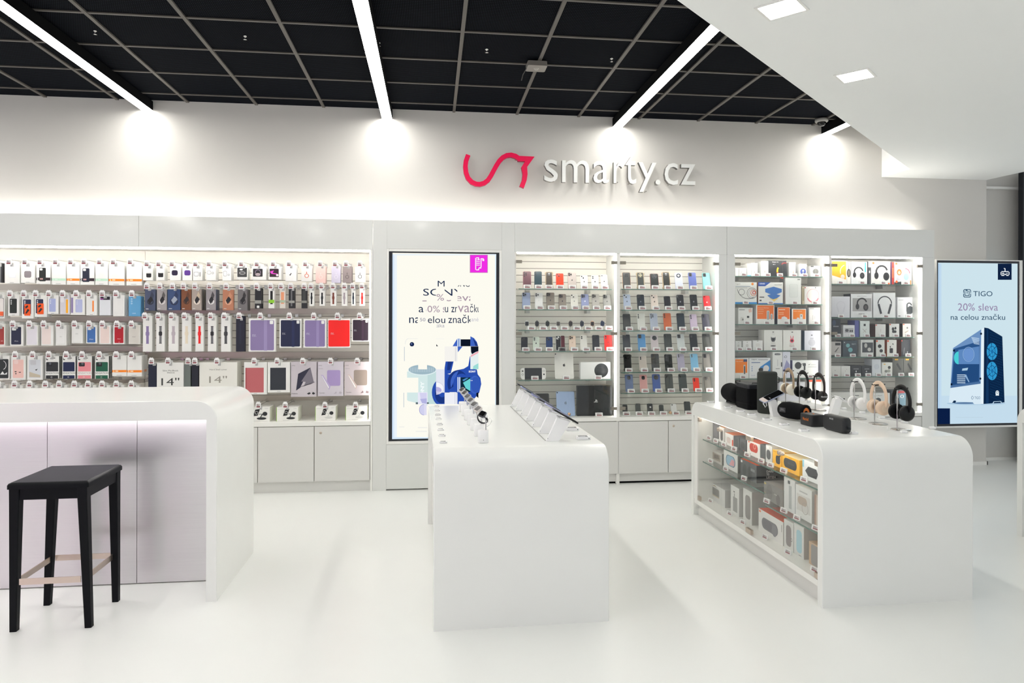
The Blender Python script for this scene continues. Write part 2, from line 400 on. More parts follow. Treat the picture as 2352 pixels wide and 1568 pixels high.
# ---------------------------------------------------------------- wall units
ZT, ZH = 2.13, 2.397
def unit(name, label, x0, x1): return thing(name, label, 'display unit', ((x0 + x1) / 2, YF, 0))
def header(t, xs):
    for a, b in zip(xs, xs[1:]):
        obj('header_panel', bx(a + 0.0012, b - 0.0012, YF, YF + 0.018, ZT, ZH, 'gloss'), t)
    m = MB(); m.box(xs[0], xs[-1], YF + 0.018, 6.44, ZH - 0.03, ZH - 0.005, 'white'); m.box(xs[0], xs[-1], YF + 0.019, 6.545, ZT, ZT + 0.018, 'white'); obj('top_panel', m, t)
def slatwall(x0, x1, z0, z1, yf=6.532, pitch=0.0663, bands=()):
    m = MB(); m.box(x0, x1, yf + 0.006, YW - 0.004, z0, z1, 'groove'); z = z0
    while z < z1 - 0.01:
        zt = min(z + pitch - 0.006, z1); m.box(x0, x1, yf, yf + 0.0059, z, zt, 'slat'); z += pitch
    for a, b in bands: m.box(x0, x1, yf - 0.012, yf - 0.0001, a, b, 'rail')
    return m
def base_cabinet(t, xs, locks, dark=False):
    x0, x1 = xs[0], xs[-1]
    obj('ledge', bx(x0, x1, YF, 6.53, 0.583, 0.618, 'white'), t)
    obj('cabinet_carcass', bx(x0, x1, YF + 0.024, 6.545, 0.095, 0.582, 'groove'), t)
    for i, (a, b) in enumerate(zip(xs, xs[1:])):
        d = obj('cabinet_door', bx(a + 0.003, b - 0.003, YF + 0.003, YF + 0.022, 0.097, 0.577, 'door'), t)
        for lx, lz in locks:
            if a < lx < b:
                m = MB(); m.lathe([(0.001, 0), (0.011, -0.001), (0.012, 0.002)], (lx, YF + 0.0015, lz), 'satin', 16, 'y'); m.box(lx - 0.005, lx + 0.005, YF - 0.001, YF + 0.001, lz - 0.0012, lz + 0.0012, 'hinge')
                k = obj('lock', m); k.parent = d; k.data.transform(Matrix.Translation(t.location).inverted())
    m = MB(); z = 0.02 if dark else 0.0
    m.box(x0, x1, YF + 0.03, 6.5, z, 0.094, 'door')
    if dark: m.box(x0, x1, YF + 0.045, 6.5, 0, 0.0195, 'blackmetal')
    obj('plinth', m, t)
def led(t, x0, x1, z0, z1):
    obj('led_strip', bx(x0, x1, YF + 0.03, YF + 0.045, z0, z1, 'bayled'), t)

# unit 1: slat wall with hooks
u1l, u1r = -4.8, XF(856)
U1 = unit('slatwall_display_unit', 'long open wall bay of white slats with hooks and accessories, left', u1l, u1r)
header(U1, [u1l, -2.48, u1r - 0.001])
jr = XF(851)
obj('side_panel', bx(jr, u1r - 0.001, YF, 6.54, 0, ZT, 'white'), U1); obj('side_panel', bx(u1l, u1l + 0.02, YF, 6.54, 0, ZT, 'white'), U1)
def zw(y, x=500, Y=6.53): return aY(x, y, Y).z
xs = XF(333, 6.53)
bl = [(zw(b, 150), zw(a, 150)) for a, b in ((653, 667), (728, 742), (797, 810), (872, 880))]
br = [(zw(b, 600), zw(a, 600)) for a, b in ((708, 721), (808, 822), (907, 920))]
obj('slat_panel', slatwall(u1l + 0.02, xs - 0.002, 0.62, 1.99, bands=bl), U1)
obj('slat_panel', slatwall(xs + 0.002, jr, 0.75, 1.99, bands=br), U1)
m = MB(); m.box(u1l + 0.02, xs - 0.002, 6.531, 6.546, 1.99, ZT, 'slat'); m.box(xs + 0.002, jr, 6.531, 6.546, 1.99, ZT, 'slat'); m.box(u1l + 0.02, jr, 6.53, 6.546, 0.618, 0.75, 'slat'); obj('back_panel', m, U1)
base_cabinet(U1, [u1l, -4.0, -3.5, -2.99, -2.49, -1.99, XF(592), XF(722), jr - 0.002], [(XF(737), aY(737, 994, YF).z)])
led(U1, u1l + 0.02, jr - 0.01, ZT - 0.014, ZT - 0.001); obj('led_strip', bx(jr - 0.012, jr - 0.001, YF + 0.03, YF + 0.045, 0.63, ZT - 0.02, 'jambled'), U1)

# unit 2: screen surround
sa, sb, sc_, sd = XF(856) + 0.001, XF(888), XF(1152), XF(1182)
U2 = thing('screen_surround_cabinet', 'glossy white cabinet front around the tall screen in the middle', 'cabinet', ((sa + sd) / 2, YF, 0))
obj('pilaster_panel', bx(sa, sb - 0.001, YF, YF + 0.02, 0, ZH, 'gloss'), U2)
obj('pilaster_panel', bx(sc_ + 0.001, sd - 0.001, YF, YF + 0.02, 0, ZH, 'gloss'), U2)
tx0, tx1 = XF(893), XF(1146.5); tz0, tz1 = aY(893, 1013, YF).z, aY(893, 577, YF).z
obj('header_panel', bx(sb, sc_, YF, YF + 0.02, tz1 + 0.025, ZH, 'gloss'), U2)
obj('lower_panel', bx(sb, sc_, YF, YF + 0.02, 0.012, tz0 - 0.03, 'gloss'), U2)
m = MB(); m.box(sb, tx0 - 0.001, YF - 0.002, YF + 0.03, tz0 - 0.028, tz1 + 0.023, 'white'); m.box(tx1 + 0.001, sc_, YF - 0.002, YF + 0.03, tz0 - 0.028, tz1 + 0.023, 'white')
m.box(tx0, tx1, YF - 0.002, YF + 0.03, tz1 + 0.001, tz1 + 0.023, 'white'); m.box(tx0, tx1, YF - 0.002, YF + 0.03, tz0 - 0.028, tz0 - 0.001, 'white'); obj('opening_frame', m, U2)
m = MB(); m.box(sa, sd - 0.001, YF + 0.06, 6.44, 0, ZH - 0.01, 'white'); obj('carcass', m, U2)

# units 3 and 4: glass cabinets
def glass_unit(name, label, x0, x1, bays, doors, locks, glocks, z_of, dark):
    t = unit(name, label, x0, x1)
    header(t, [x0, x1])
    edges = [x0] + [v for b in bays for v in b[:2]] + [x1]
    for a, b in zip(edges[::2], edges[1::2]):
        obj('side_panel', bx(a + 0.0005, b, YF - (0.0 if b - a > 0.05 else -0.012), 6.54, 0, ZT - 0.001, 'gloss' if b - a > 0.05 else 'white'), t)
    base_cabinet(t, doors, locks, dark)
    for bi, (a, b, shelves, seam, clips) in enumerate(bays):
        obj('slat_panel', slatwall(a, b, 0.62, ZT - 0.002), t)
        led(t, a + 0.012, b - 0.012, ZT - 0.013, ZT - 0.001)
        obj('led_strip', bx(b - 0.014, b - 0.002, YF + 0.03, YF + 0.04, 0.625, ZT - 0.016, 'jambled'), t)
        for z in shelves:
            m = MB(); m.box(a + 0.03, b - 0.03, 6.2125, 6.531, z - 0.008, z, 'shelfglass'); m.box(a + 0.03, b - 0.03, 6.2105, 6.2124, z - 0.008, z, 'glassedge')
            for q in (a + 0.13, b - 0.22): m.box(q, q + 0.035, 6.42, 6.531, z - 0.035, z - 0.0085, 'B9B8B4')
            obj('glass_shelf', m, t)
        for (g0, g1, hx) in ((a + 0.002, seam - 0.0015, a), (seam + 0.0015, b - 0.002, b)):
            d = obj('glass_door', bx(g0, g1, YF + 0.003, YF + 0.008, 0.622, ZT - 0.004, 'glass'), t)
            for z in clips:
                m = MB(); s = 1 if hx == a else -1
                m.box(min(hx, hx + s * 0.052), max(hx, hx + s * 0.052), YF - 0.006, YF + 0.014, z - 0.014, z + 0.014, 'hinge')
                h = obj('hinge', m); h.parent = d; h.data.transform(Matrix.Translation(t.location).inverted())
            if hx == b:
                m = MB(); m.lathe([(0.001, -0.02), (0.013, -0.019), (0.014, 0)], (seam + 0.006, YF + 0.002, 0.655), 'brass', 14, 'y')
                h = obj('lock', m); h.parent = d; h.data.transform(Matrix.Translation(t.location).inverted())
    return t
def shz(x, ys): return [aY(x, y, 6.2105).z for y in ys]
Z3L = shz(1296, [385 / 3.734 + 560, 562 / 3.734 + 560, 738 / 3.734 + 560, 920 / 3.734 + 560, 1165 / 3.734 + 560])
Z3R = shz(1536, [v / 3.734 + 560 for v in (388, 566, 744, 920, 1097, 1275)])
Z4L = shz(1796, [v / 3.733 + 560 for v in (278, 516, 688, 913, 1152)])
Z4R = shz(2012, [v / 3.733 + 560 for v in (345, 632, 798, 968, 1136)])
CL = [aY(1190, y, YF).z for y in (600.5, 766, 941)]
u3a, u3b = sd, XF(1669)
U3 = glass_unit('glass_display_cabinet', 'two-bay glass-fronted cabinet of phones right of the middle screen', u3a, u3b,
    [(XF(1185.5), XF(1417), Z3L, XF(1306), CL), (XF(1424.5), XF(1650.5), Z3R, XF(1538), CL)],
    [XF(1185.5), XF(1303), XF(1421), XF(1536), XF(1650.5)], [(XF(1548), aY(1548, 978, YF).z)], [], None, True)
u4a, u4b = u3b + 0.001, XF(2146)
U4 = glass_unit('glass_display_cabinet', 'two-bay glass-fronted cabinet of boxed gadgets at right of wall', u4a, u4b,
    [(XF(1688), XF(1905.5), Z4L, XF(1798), CL), (XF(1911), XF(2118.5), Z4R, XF(2013), CL)],
    [XF(1688), XF(1797), XF(1908), XF(2012), XF(2118.5)], [], [], None, False)
# cove light lying on top of the units
m = MB(); m.box(-4.8, XF(2108, 6.5), 6.46, 6.50, ZH - 0.02, ZH - 0.005, 'cove')
tag(obj('cove_light', m, loc=(0, 6.48, ZH - 0.005)), 'continuous cove light strip glowing behind the top of the wall units', 'light')

# ---------------------------------------------------------------- bar counter
X0, X1, Y0, Y1, ZK = -3.6, -1.156, 3.862, 4.638, 1.088
BC = thing('service_counter', 'large white waterfall counter with brushed metal front, left foreground', 'counter', ((X0 + X1) / 2, Y0, 0))
def water(u0, u1, z, r, tt, ts, n=12):
    """waterfall outline: outer rounded, inner square"""
    o = [(u0, 0)] + [(u0 + r - r * math.cos(PI / 2 * i / n), z - r + r * math.sin(PI / 2 * i / n)) for i in range(n + 1)]
    o += [(u1 - r + r * math.sin(PI / 2 * i / n), z - r + r * math.cos(PI / 2 * i / n)) for i in range(n + 1)] + [(u1, 0)]
    o += [(u1 - ts, 0), (u1 - ts, z - tt), (u0 + ts, z - tt), (u0 + ts, 0)]
    return o
def water_shell(m, u0, u1, z, r, tt, ts, a, b, axis, n=12, mat='corian'):
    """same outline as quads (smooth outside), a..b is the width"""
    out = [(u0, 0)] + [(u0 + r - r * math.cos(PI / 2 * i / n), z - r + r * math.sin(PI / 2 * i / n)) for i in range(n + 1)]
    out += [(u1 - r + r * math.sin(PI / 2 * i / n), z - r + r * math.cos(PI / 2 * i / n)) for i in range(n + 1)] + [(u1, 0)]
    inn = [(u0 + ts, 0)] + [(u0 + ts, z - tt)] * (n + 1) + [(u1 - ts, z - tt)] * (n + 1) + [(u1 - ts, 0)]
    e = 0.004
    f = (lambda p, t: (t, p[0], p[1])) if axis == 'x' else (lambda p, t: (p[0], t, p[1]))
    c = ((u0 + u1) / 2, 0)
    def ins(p): return (p[0] + (e if p[0] < c[0] else -e) * 0.6, max(p[1] - e * 0.6, 0))
    rows = [[f(ins(p), a) for p in out], [f(p, a + e) for p in out], [f(p, b - e) for p in out], [f(ins(p), b) for p in out]]
    k = len(out)
    for s0, s1 in zip(rows, rows[1:]):
        m.add(s0 + s1, [(i, i + 1, k + i + 1, k + i) for i in range(k - 1)], mat, True)
    for o_, t in ((rows[0], a), (rows[3], b)):
        fs = [(i, i + 1, k + i + 1, k + i) for i in range(k - 1)]
        m.add(o_ + [f(p, t) for p in inn], fs, mat)
    m.add([f(p, a) for p in inn] + [f(p, b) for p in inn], [(0, 1, k + 1, k), (1, n + 2, k + n + 2, k + 1), (k - 2, k - 1, 2 * k - 1, 2 * k - 2)], mat)
m = MB(); water_shell(m, X0, X1, ZK, 0.11, 0.103, 0.055, Y0, Y1, 'y'); obj('countertop', m, BC)
sx = [X0 + 0.056] + [XF(v, 4.16) for v in (-97, 109, 315.5)] + [X1 - 0.056]
for i, (a, b) in enumerate(zip(sx, sx[1:])):
    obj('front_panel', bx(a + 0.0015, b - 0.0015, 4.16, 4.172, 0.006, ZK - 0.104, 'brushed'), BC)
m = MB(); m.box(X0 + 0.056, X1 - 0.056, 4.175, 4.6, 0, ZK - 0.104, 'door'); m.box(X0 + 0.056, X1 - 0.056, 4.1725, 4.1745, 0, ZK - 0.104, 'groove'); obj('counter_body', m, BC)
obj('led_strip', bx(X0 + 0.06, X1 - 0.06, 4.12, 4.14, ZK - 0.112, ZK - 0.1035, 'barled'), BC)

# ---------------------------------------------------------------- middle table
TZ = 0.885
MT = thing('display_table', 'white waterfall display table in the middle with phones and watches', 'table', (0.01, 3.372, 0), R(1.15))
m = MB(); water_shell(m, 0, 1.79, TZ, 0.10, 0.11, 0.045, 0, 0.887, 'x'); obj('tabletop', m, MT, local=True)
m = MB(); m.box(0.03, 0.857, 0.046, 1.744, 0.06, TZ - 0.111, 'white'); m.box(0.06, 0.83, 0.046, 1.744, 0, 0.06, 'door'); obj('table_body', m, MT, local=True)

# ---------------------------------------------------------------- right display table with showcase
RT = thing('display_table', 'white waterfall display table with glass showcase side, right foreground', 'table', (2.064, 3.41, 0), R(0.9))
m = MB(); water_shell(m, 0, 1.775, TZ, 0.10, 0.107, 0.045, 0, 0.887, 'x'); obj('tabletop', m, RT, local=True)
m = MB(); m.box(0.008, 0.44, 0.046, 1.729, 0.095, 0.128, 'white'); m.box(0.04, 0.84, 0.046, 1.729, 0, 0.0945, 'door'); m.box(0.44, 0.46, 0.046, 1.729, 0.095, 0.777, 'white')
m.box(0.46, 0.88, 0.046, 1.729, 0.095, 0.777, 'white'); m.box(0.004, 0.44, 1.665, 1.729, 0.1285, 0.777, 'white'); obj('showcase_body', m, RT, local=True)
obj('led_strip', bx(0.03, 0.042, 0.06, 1.65, 0.765, 0.7765, 'caseled'), RT, local=True)
def ly(px_): return aX(px_, 1000, 2.07).y - 3.41
R3 = zm(3.732, 1590, 950)
ed = [1.663, ly(R3(265, 0)[0]), ly(R3(500, 0)[0]), ly(R3(780, 0)[0]), 0.047]
for i in range(4):
    b, a = ed[i], ed[i + 1]
    d = obj('glass_door', bx(0.010, 0.015, a + 0.002, b - 0.002, 0.131, 0.774, 'glass'), RT, local=True)
    m = MB(); e = ed[i] if i % 2 == 0 else ed[i + 1]; s = -1 if i % 2 == 0 else 1
    for z in (0.15, 0.755): m.box(0.003, 0.022, min(e, e + s * 0.035), max(e, e + s * 0.035), z - 0.014, z + 0.014, 'satin')
    h = obj('hinge', m, local=True); h.parent = d
    if i % 2 == 0:
        m = MB(); m.lathe([(0.001, -0.02), (0.013, -0.018), (0.014, 0.0)], (0.008, a + 0.018, 0.74), 'satin', 14, 'x')
        m.lathe([(0.001, -0.02), (0.011, -0.018), (0.012, 0.0)], (0.008, a - 0.012, 0.74), 'satin', 14, 'x'); h = obj('lock', m, local=True); h.parent = d
def gshelf(y0, y1, z):
    m = MB(); m.box(0.045, 0.43, y0, y1, z - 0.008, z, 'shelfglass'); m.box(0.0435, 0.0449, y0, y1, z - 0.008, z, 'glassedge'); obj('glass_shelf', m, RT, local=True)
ZA, ZB, ZD, ZE = 0.603, 0.432, 0.362, 0.128
gshelf(0.05, 1.66, ZA); gshelf(ly(R3(585, 0)[0]), 1.66, ZB); gshelf(0.05, ly(R3(595, 0)[0]), ZD)

# ---------------------------------------------------------------- counter at the right edge
ET = thing('display_table', 'white display table cut off by the right edge of the photo', 'table', (4.14, 2.64, 0))
m = MB(); water_shell(m, 2.64, 4.41, 0.915, 0.10, 0.11, 0.045, 4.14, 5.03, 'x'); obj('tabletop', m, ET)
obj('table_body', bx(4.17, 5.0, 2.69, 4.36, 0, 0.804, 'white'), ET)

# ---------------------------------------------------------------- bar stool
ST = thing('bar_stool', 'black wooden bar stool with flat seat and metal footrest', 'stool', (-1.865, 3.77, 0), R(1.0))
zt = aY(120, 1108, 3.565).z
m = MB()
m.loft([[(x, y, zt - dz) for x, y in rrect(-0.185 + i, -0.20 + i, 0.185 - i, 0.20 - i, 0.012)] for dz, i in ((0.03, 0.0), (0.012, 0.0), (0.004, 0.004), (0.0, 0.012))], 'blackwood'); m.box(-0.17, 0.17, -0.185, 0.185, zt - 0.0002, zt + 0.0008, 'seatpad')
obj('seat', m, ST, local=True)
m = MB()
for a in ((-0.172, 0.172, -0.186, -0.164), (-0.172, 0.172, 0.164, 0.186), (-0.172, -0.150, -0.164, 0.164), (0.150, 0.172, -0.164, 0.164)): m.box(*a, zt - 0.085, zt - 0.0302, 'blackwood')
obj('seat_frame', m, ST, local=True)
for (fx, fy), (tx, ty) in (((-0.158, -0.150), (-0.166, -0.182)), ((0.160, -0.150), (0.166, -0.182)), ((-0.160, 0.150), (-0.166, 0.182)), ((0.158, 0.150), (0.166, 0.182))):
    m = MB(); rings = []
    for z, k, h in ((0, 0.0, 0.016), (zt - 0.09, 0.98, 0.0225), (zt - 0.0303, 1.0, 0.0232)):
        ox = 0.166 if fx > 0 else -0.166; oy = 0.182 if fy > 0 else -0.182
        sxn = 1 if fx > 0 else -1; syn = 1 if fy > 0 else -1
        cx = (fx * 1.0 + sxn * 0.012) * (1 - k) + (ox - sxn * 0.012) * k; cy = (fy + syn * 0.004) * (1 - k) + (oy - syn * 0.012) * k
        rings.append([(cx + a, cy + b, z) for a, b in rrect(-h, -h, h, h, 0.004, 2)])
    m.loft(rings, 'blackwood', False); obj('leg', m, ST, local=True)
zf = aY(120, 1328, 3.63).z
m = MB()
for a in ((-0.140, 0.140, -0.172, -0.167), (-0.140, 0.140, 0.162, 0.167), (-0.158, -0.153, -0.165, 0.165), (0.153, 0.158, -0.165, 0.165)): m.box(*a, zf - 0.014, zf + 0.016, 'satin')
obj('footrest', m, ST, local=True)

# unseen magenta screen added behind the camera to tint the brushed metal front pink
t = thing('digital_signage_display', 'magenta lit screen on a foot, standing behind the camera', 'screen', (-4.45, -0.6, 0), R(180 - 38))
m = MB(); m.box(-0.3, 0.3, -0.15, 0.15, 0, 0.02, 'white'); m.box(-0.05, 0.05, -0.02, 0.02, 0.02, 0.6, 'white'); obj('foot', m, t, local=True)
obj('bezel', bx(-0.25, 0.25, 0.0, 0.05, 0.45, 1.95, 'bezel'), t, local=True)
obj('screen', bx(-0.22, 0.22, -0.004, -0.0005, 0.48, 1.92, 'magenta'), t, local=True)
# ================================================================ goods: helpers
BAD = []
def lab(s):
    w = s.split()
    if len(w) > 16: BAD.append(s); w = w[:16]
    return ' '.join(w)
def art(m, w, h, ops, y=0.0, x0=0.0, z0=0.0):
    """printed artwork on a face of w x h whose lower left corner is (x0, z0)"""
    U = lambda u: x0 + u * w
    V = lambda v: z0 + v * h
    for i, o in enumerate(ops):
        yy = y - 0.0003 * (i + 1); k = o[0]
        if k == 'r': m.flat([(U(o[1]), V(o[2])), (U(o[3]), V(o[2])), (U(o[3]), V(o[4])), (U(o[1]), V(o[4]))], yy, o[5])
        elif k == 'o': m.flat(rrect(U(o[1]), V(o[2]), U(o[3]), V(o[4]), o[6] * w if len(o) > 6 else 0.12 * w), yy, o[5])
        elif k == 'e': m.flat(ell(U(o[1]), V(o[2]), o[3] * w, o[4] * w), yy, o[5])
        elif k == 'p': m.flat([(U(a), V(b)) for a, b in o[1]], yy, o[2])
        elif k == 't':
            m.text(o[5], U(o[1]), V(o[2]), (o[3] - o[1]) * w, (o[4] - o[2]) * h, yy, o[6])
        elif k in ('ring', 'arc'):
            cu, cv, r, t, c = o[1:6]; a0, a1 = (o[6], o[7]) if k == 'arc' else (0, 360)
            n = 18; P = []
            for j in range(n + 1):
                a = R(a0 + (a1 - a0) * j / n); P.append((math.cos(a), math.sin(a)))
            vs = [(U(cu) + p[0] * r * w, yy, V(cv) + p[1] * r * w) for p in P] + [(U(cu) + p[0] * (r - t) * w, yy, V(cv) + p[1] * (r - t) * w) for p in P]
            m.add(vs, [(j, j + 1, n + 2 + j, n + 1 + j) for j in range(n)], c)
        elif k == 'hp':      # headphones seen at an angle
            cu, cv, s, c = o[1:5]
            art(m, w, h, [('arc', cu, cv, s * 0.5, s * 0.13, c, 15, 195), ('e', cu - s * 0.42, cv - s * 0.28 * w / h, s * 0.17, s * 0.26, c), ('e', cu + s * 0.36, cv - s * 0.34 * w / h, s * 0.24, s * 0.30, c),
                          ('e', cu + s * 0.36, cv - s * 0.34 * w / h, s * 0.13, s * 0.17, o[5] if len(o) > 5 else '55565A')], yy, x0, z0)
        elif k == 'hps':     # headphones seen square on
            cu, cv, s, c = o[1:5]
            art(m, w, h, [('arc', cu, cv, s * 0.5, s * 0.07, c, 0, 180), ('p', [(cu - s * 0.5, cv - 0.02), (cu - s * 0.36, cv), (cu - s * 0.18, cv - s * 0.62 * w / h), (cu - s * 0.32, cv - s * 0.66 * w / h)], c),
                          ('p', [(cu + s * 0.5, cv - 0.02), (cu + s * 0.36, cv), (cu + s * 0.18, cv - s * 0.62 * w / h), (cu + s * 0.32, cv - s * 0.66 * w / h)], c)], yy, x0, z0)
def carton(w, h, d, body, ops, side=None, top=None, tab=False):
    m = MB(); b = body; s = side or b; t = top or b
    X = w / 2
    vs = [(-X, 0, 0), (X, 0, 0), (X, d, 0), (-X, d, 0), (-X, 0, h), (X, 0, h), (X, d, h), (-X, d, h)]
    m.add(vs, [(0, 1, 5, 4)], b); m.add(vs, [(1, 2, 6, 5), (3, 0, 4, 7)], s); m.add(vs, [(4, 5, 6, 7)], t); m.add(vs, [(0, 3, 2, 1), (2, 3, 7, 6)], b)
    if tab:
        q = min(0.022, X * 0.7); m.prism([(-q, h), (q, h), (q, h + 0.016), (0.007, h + 0.022), (-0.007, h + 0.022), (-q, h + 0.016)], 0.004, 0.0055, 'D9D9D6')
    art(m, w, h, ops, 0, -X, 0)
    return m
# ---- hook with tag, standing price tag
def mk_tag_screen(m, x0, x1, z0, z1, y, bright=True):
    m.flat([(x0, z0), (x1, z0), (x1, z1), (x0, z1)], y, 'C9C2C2')
    m.flat([(x0, z0), (x1, z0), (x1, z0 + (z1 - z0) * 0.36), (x0, z0 + (z1 - z0) * 0.36)], y - 0.0003, '8E3F47')
    m.flat([(x0 + 0.002, z0 + (z1 - z0) * 0.5), (x0 + (x1 - x0) * 0.7, z0 + (z1 - z0) * 0.5), (x0 + (x1 - x0) * 0.7, z0 + (z1 - z0) * 0.62), (x0 + 0.002, z0 + (z1 - z0) * 0.62)], y - 0.0003, '6B6468')
    m.flat([(x0 + 0.002, z0 + (z1 - z0) * 0.74), (x0 + (x1 - x0) * 0.5, z0 + (z1 - z0) * 0.74), (x0 + (x1 - x0) * 0.5, z0 + (z1 - z0) * 0.86), (x0 + 0.002, z0 + (z1 - z0) * 0.86)], y - 0.0003, '77555A')
HL = 0.335
m = MB(); m.tube([(0, 0, 0.012), (0, -HL, 0.012), (0, -HL - 0.003, 0.008)], 0.0022, 'steel', 6); m.tube([(0.0, 0, -0.012), (0, -HL + 0.03, -0.012), (0, -HL + 0.022, -0.004)], 0.0022, 'steel', 6)
m.box(-0.014, 0.014, -0.004, -0.0005, -0.02, 0.02, 'steel')
HOOK0 = obj('display_hook', m, loc=(0, 6.53, 1.9)); HOOK0.data.transform(Matrix.Translation((0, 6.53, 1.9)))
m = MB(); m.prism([(-0.021, -0.03), (0.021, -0.03), (0.021, 0.014), (0.014, 0.018), (0.012, 0.027), (0.004, 0.024), (-0.004, 0.024), (-0.012, 0.027), (-0.014, 0.018), (-0.021, 0.014)], -HL - 0.009, -HL - 0.003, 'tagwhite')
mk_tag_screen(m, -0.015, 0.015, -0.024, 0.006, -HL - 0.0093); m.box(0.008, 0.026, -HL + 0.001, -HL + 0.02, -0.045, -0.018, 'B4B3B4')
pt = obj('price_tag', m, local=True); pt.parent = HOOK0
used_hook = [False]
def hook(x, z, label):
    if not used_hook[0]:
        used_hook[0] = True; o = HOOK0; o.location = (x, 6.528, z)
    else: o = dup(HOOK0, (x, 6.528, z))
    tag(o, lab(label), 'hook', 'price tag hooks on the slat wall')
m = MB(); m.prism(rrect(-0.034, 0, 0.034, 0.036, 0.003, 2), -0.010, 0, 'tagwhite'); mk_tag_screen(m, -0.022, 0.025, 0.006, 0.029, -0.0104)
STAG0 = obj('price_tag', m, loc=(0, 0, 0)); used_tag = [False]
def stag(x, y, z, label, group, rz=0.0, tilt=-8, sc=1.0):
    if not used_tag[0]: used_tag[0] = True; o = STAG0
    else: o = STAG0.copy(); COL.objects.link(o)
    o.location = (x, y, z); o.rotation_euler = (R(tilt), 0, rz); o.scale = (sc, sc, sc)
    tag(o, lab(label), 'price tag', group); return o

# ================================================================ slat wall packs
YP = 6.25
def hang_row(Z, row, items, tags, grp, tagy, spares=3, d=0.014):
    """items: (x0, x1, top, bottom, body, art, description, spares?)"""
    us = uniq([it[6] for it in items])
    for it, u, tx in zip(items, us, tags):
        x0, x1, t, b, body, ops, desc = it[:7]; n = it[7] if len(it) > 7 else spares
        dd = it[8] if len(it) > 8 else d
        p0 = aY(*Z(x0, b), YP); p1 = aY(*Z(x1, t), YP); w = p1.x - p0.x; h = p1.z - p0.z; cx = (p0.x + p1.x) / 2
        side = it[9] if len(it) > 9 else None
        m = carton(w - 0.002, h, dd, body, ops, tab=True, side=side)
        o = obj('hanging_pack', m, local=True); o.location = (cx, YP, p0.z)
        tag(o, lab(u + ' hanging in ' + row), 'accessory pack', grp)
        for k in range(n):
            c = o.copy(); COL.objects.link(c); c.location = (cx + random.uniform(-0.003, 0.003), YP + (dd + 0.008) * (k + 1), p0.z + random.uniform(-0.002, 0.002))
            tag(c, lab('spare pack behind the ' + u + ', ' + row), 'accessory pack', 'spares behind the ' + u + ', ' + row)
        q = aY(*Z(tx, tagy), 6.19)
        hook(q.x, q.z + 0.008, 'hook tag for ' + u + ', ' + row)
Z6 = zm(4.9, 0, 580)
Wt = 'EDECE9'
def ph(u0, v0, u1, v1, c, cam='1', dark='14151A'):
    o = [('o', u0, v0, u1, v1, c, 0.07)]
    cx = u0 + (u1 - u0) * 0.22; a = (u1 - u0)
    if cam == 'sq': o += [('o', u0 + a * 0.08, v1 - 0.2 * (v1 - v0), u0 + a * 0.5, v1 - 0.03 * (v1 - v0), 'E4E4E2', 0.05)]
    elif cam == 'd': o += [('e', cx, v1 - 0.12 * (v1 - v0), a * 0.09, a * 0.09, dark), ('e', cx, v1 - 0.24 * (v1 - v0), a * 0.09, a * 0.09, dark), ('e', cx, v1 - 0.36 * (v1 - v0), a * 0.09, a * 0.09, dark)]
    elif cam == 'dk': o += [('o', u0 + a * 0.06, v1 - 0.36 * (v1 - v0), u0 + a * 0.52, v1 - 0.04 * (v1 - v0), '17181C', 0.06), ('e', u0 + a * 0.34, v1 - 0.13 * (v1 - v0), a * 0.1, a * 0.1, '5A5C66')]
    return o
def caption(c='8B8B8B'): return [('r', 0.35, 0.03, 0.62, 0.045, c)]
def band(c, icon='FFD9A8'): return [('r', 0.0, 0.19, 1.0, 0.30, c), ('p', [(0.04, 0.2), (0.1, 0.245), (0.04, 0.29), (0.12, 0.29), (0.16, 0.2)], icon), ('r', 0.22, 0.215, 0.42, 0.275, icon), ('r', 0.3, 0.04, 0.65, 0.055, '8B8B8B')]
rowL1 = [(-40, 22, 118, 335, '3A3A3E', [('r', 0, 0, 0.7, 1, 'E2E2E0')], 'white and dark pack'),
    (52, 222, 120, 345, Wt, [('o', 0.27, 0.28, 0.75, 0.6, 'DFE2E8', 0.08), ('o', 0.29, 0.29, 0.73, 0.59, 'E9EBEE', 0.08)] + caption(), 'pack with pale square case'),
    (235, 392, 120, 340, Wt, [('o', 0.24, 0.27, 0.75, 0.6, '6F666C', 0.12), ('o', 0.27, 0.285, 0.73, 0.58, '8E8489', 0.12)] + caption(), 'pack with mauve-grey square case'),
    (408, 568, 120, 352, Wt, [('r', 0, 0.17, 1, 0.31, '2E1B22')] + ph(0.2, 0.13, 0.68, 0.78, '20211F', 'sq') + [('p', [(0.02, 0.18), (0.1, 0.24), (0.02, 0.3), (0.12, 0.3), (0.12, 0.18)], 'E4E4E2'), ('r', 0.26, 0.21, 0.48, 0.28, 'C79A98')], 'pack with black phone case'),
    (580, 742, 130, 358, Wt, band('BFE0C8', 'D6EBDB'), 'mint-banded white pack'),
    (750, 898, 130, 360, Wt, band('FF8A0F'), 'orange-banded white pack'),
    (903, 1062, 125, 360, Wt, [('r', 0, 0.17, 1, 0.31, '2E1B22')] + ph(0.15, 0.13, 0.66, 0.78, '1A2036', 'sq') + [('p', [(0.0, 0.18), (0.08, 0.24), (0.0, 0.3), (0.1, 0.3), (0.1, 0.18)], 'E4E4E2'), ('r', 0.22, 0.21, 0.44, 0.28, 'C79A98')], 'pack with navy phone case'),
    (1072, 1216, 130, 362, Wt, band('BFE0C8', 'D6EBDB'), 'mint-banded white pack'),
    (1222, 1402, 130, 366, Wt, band('FF8A0F'), 'orange-banded white pack'),
    (1422, 1598, 130, 368, Wt, band('FF8A0F'), 'orange-banded white pack')]
hang_row(Z6, 'top row far left', rowL1, (-40, 100, 280, 450, 625, 795, 945, 1120, 1275, 1465), 'packs in the top row, far left', 106)
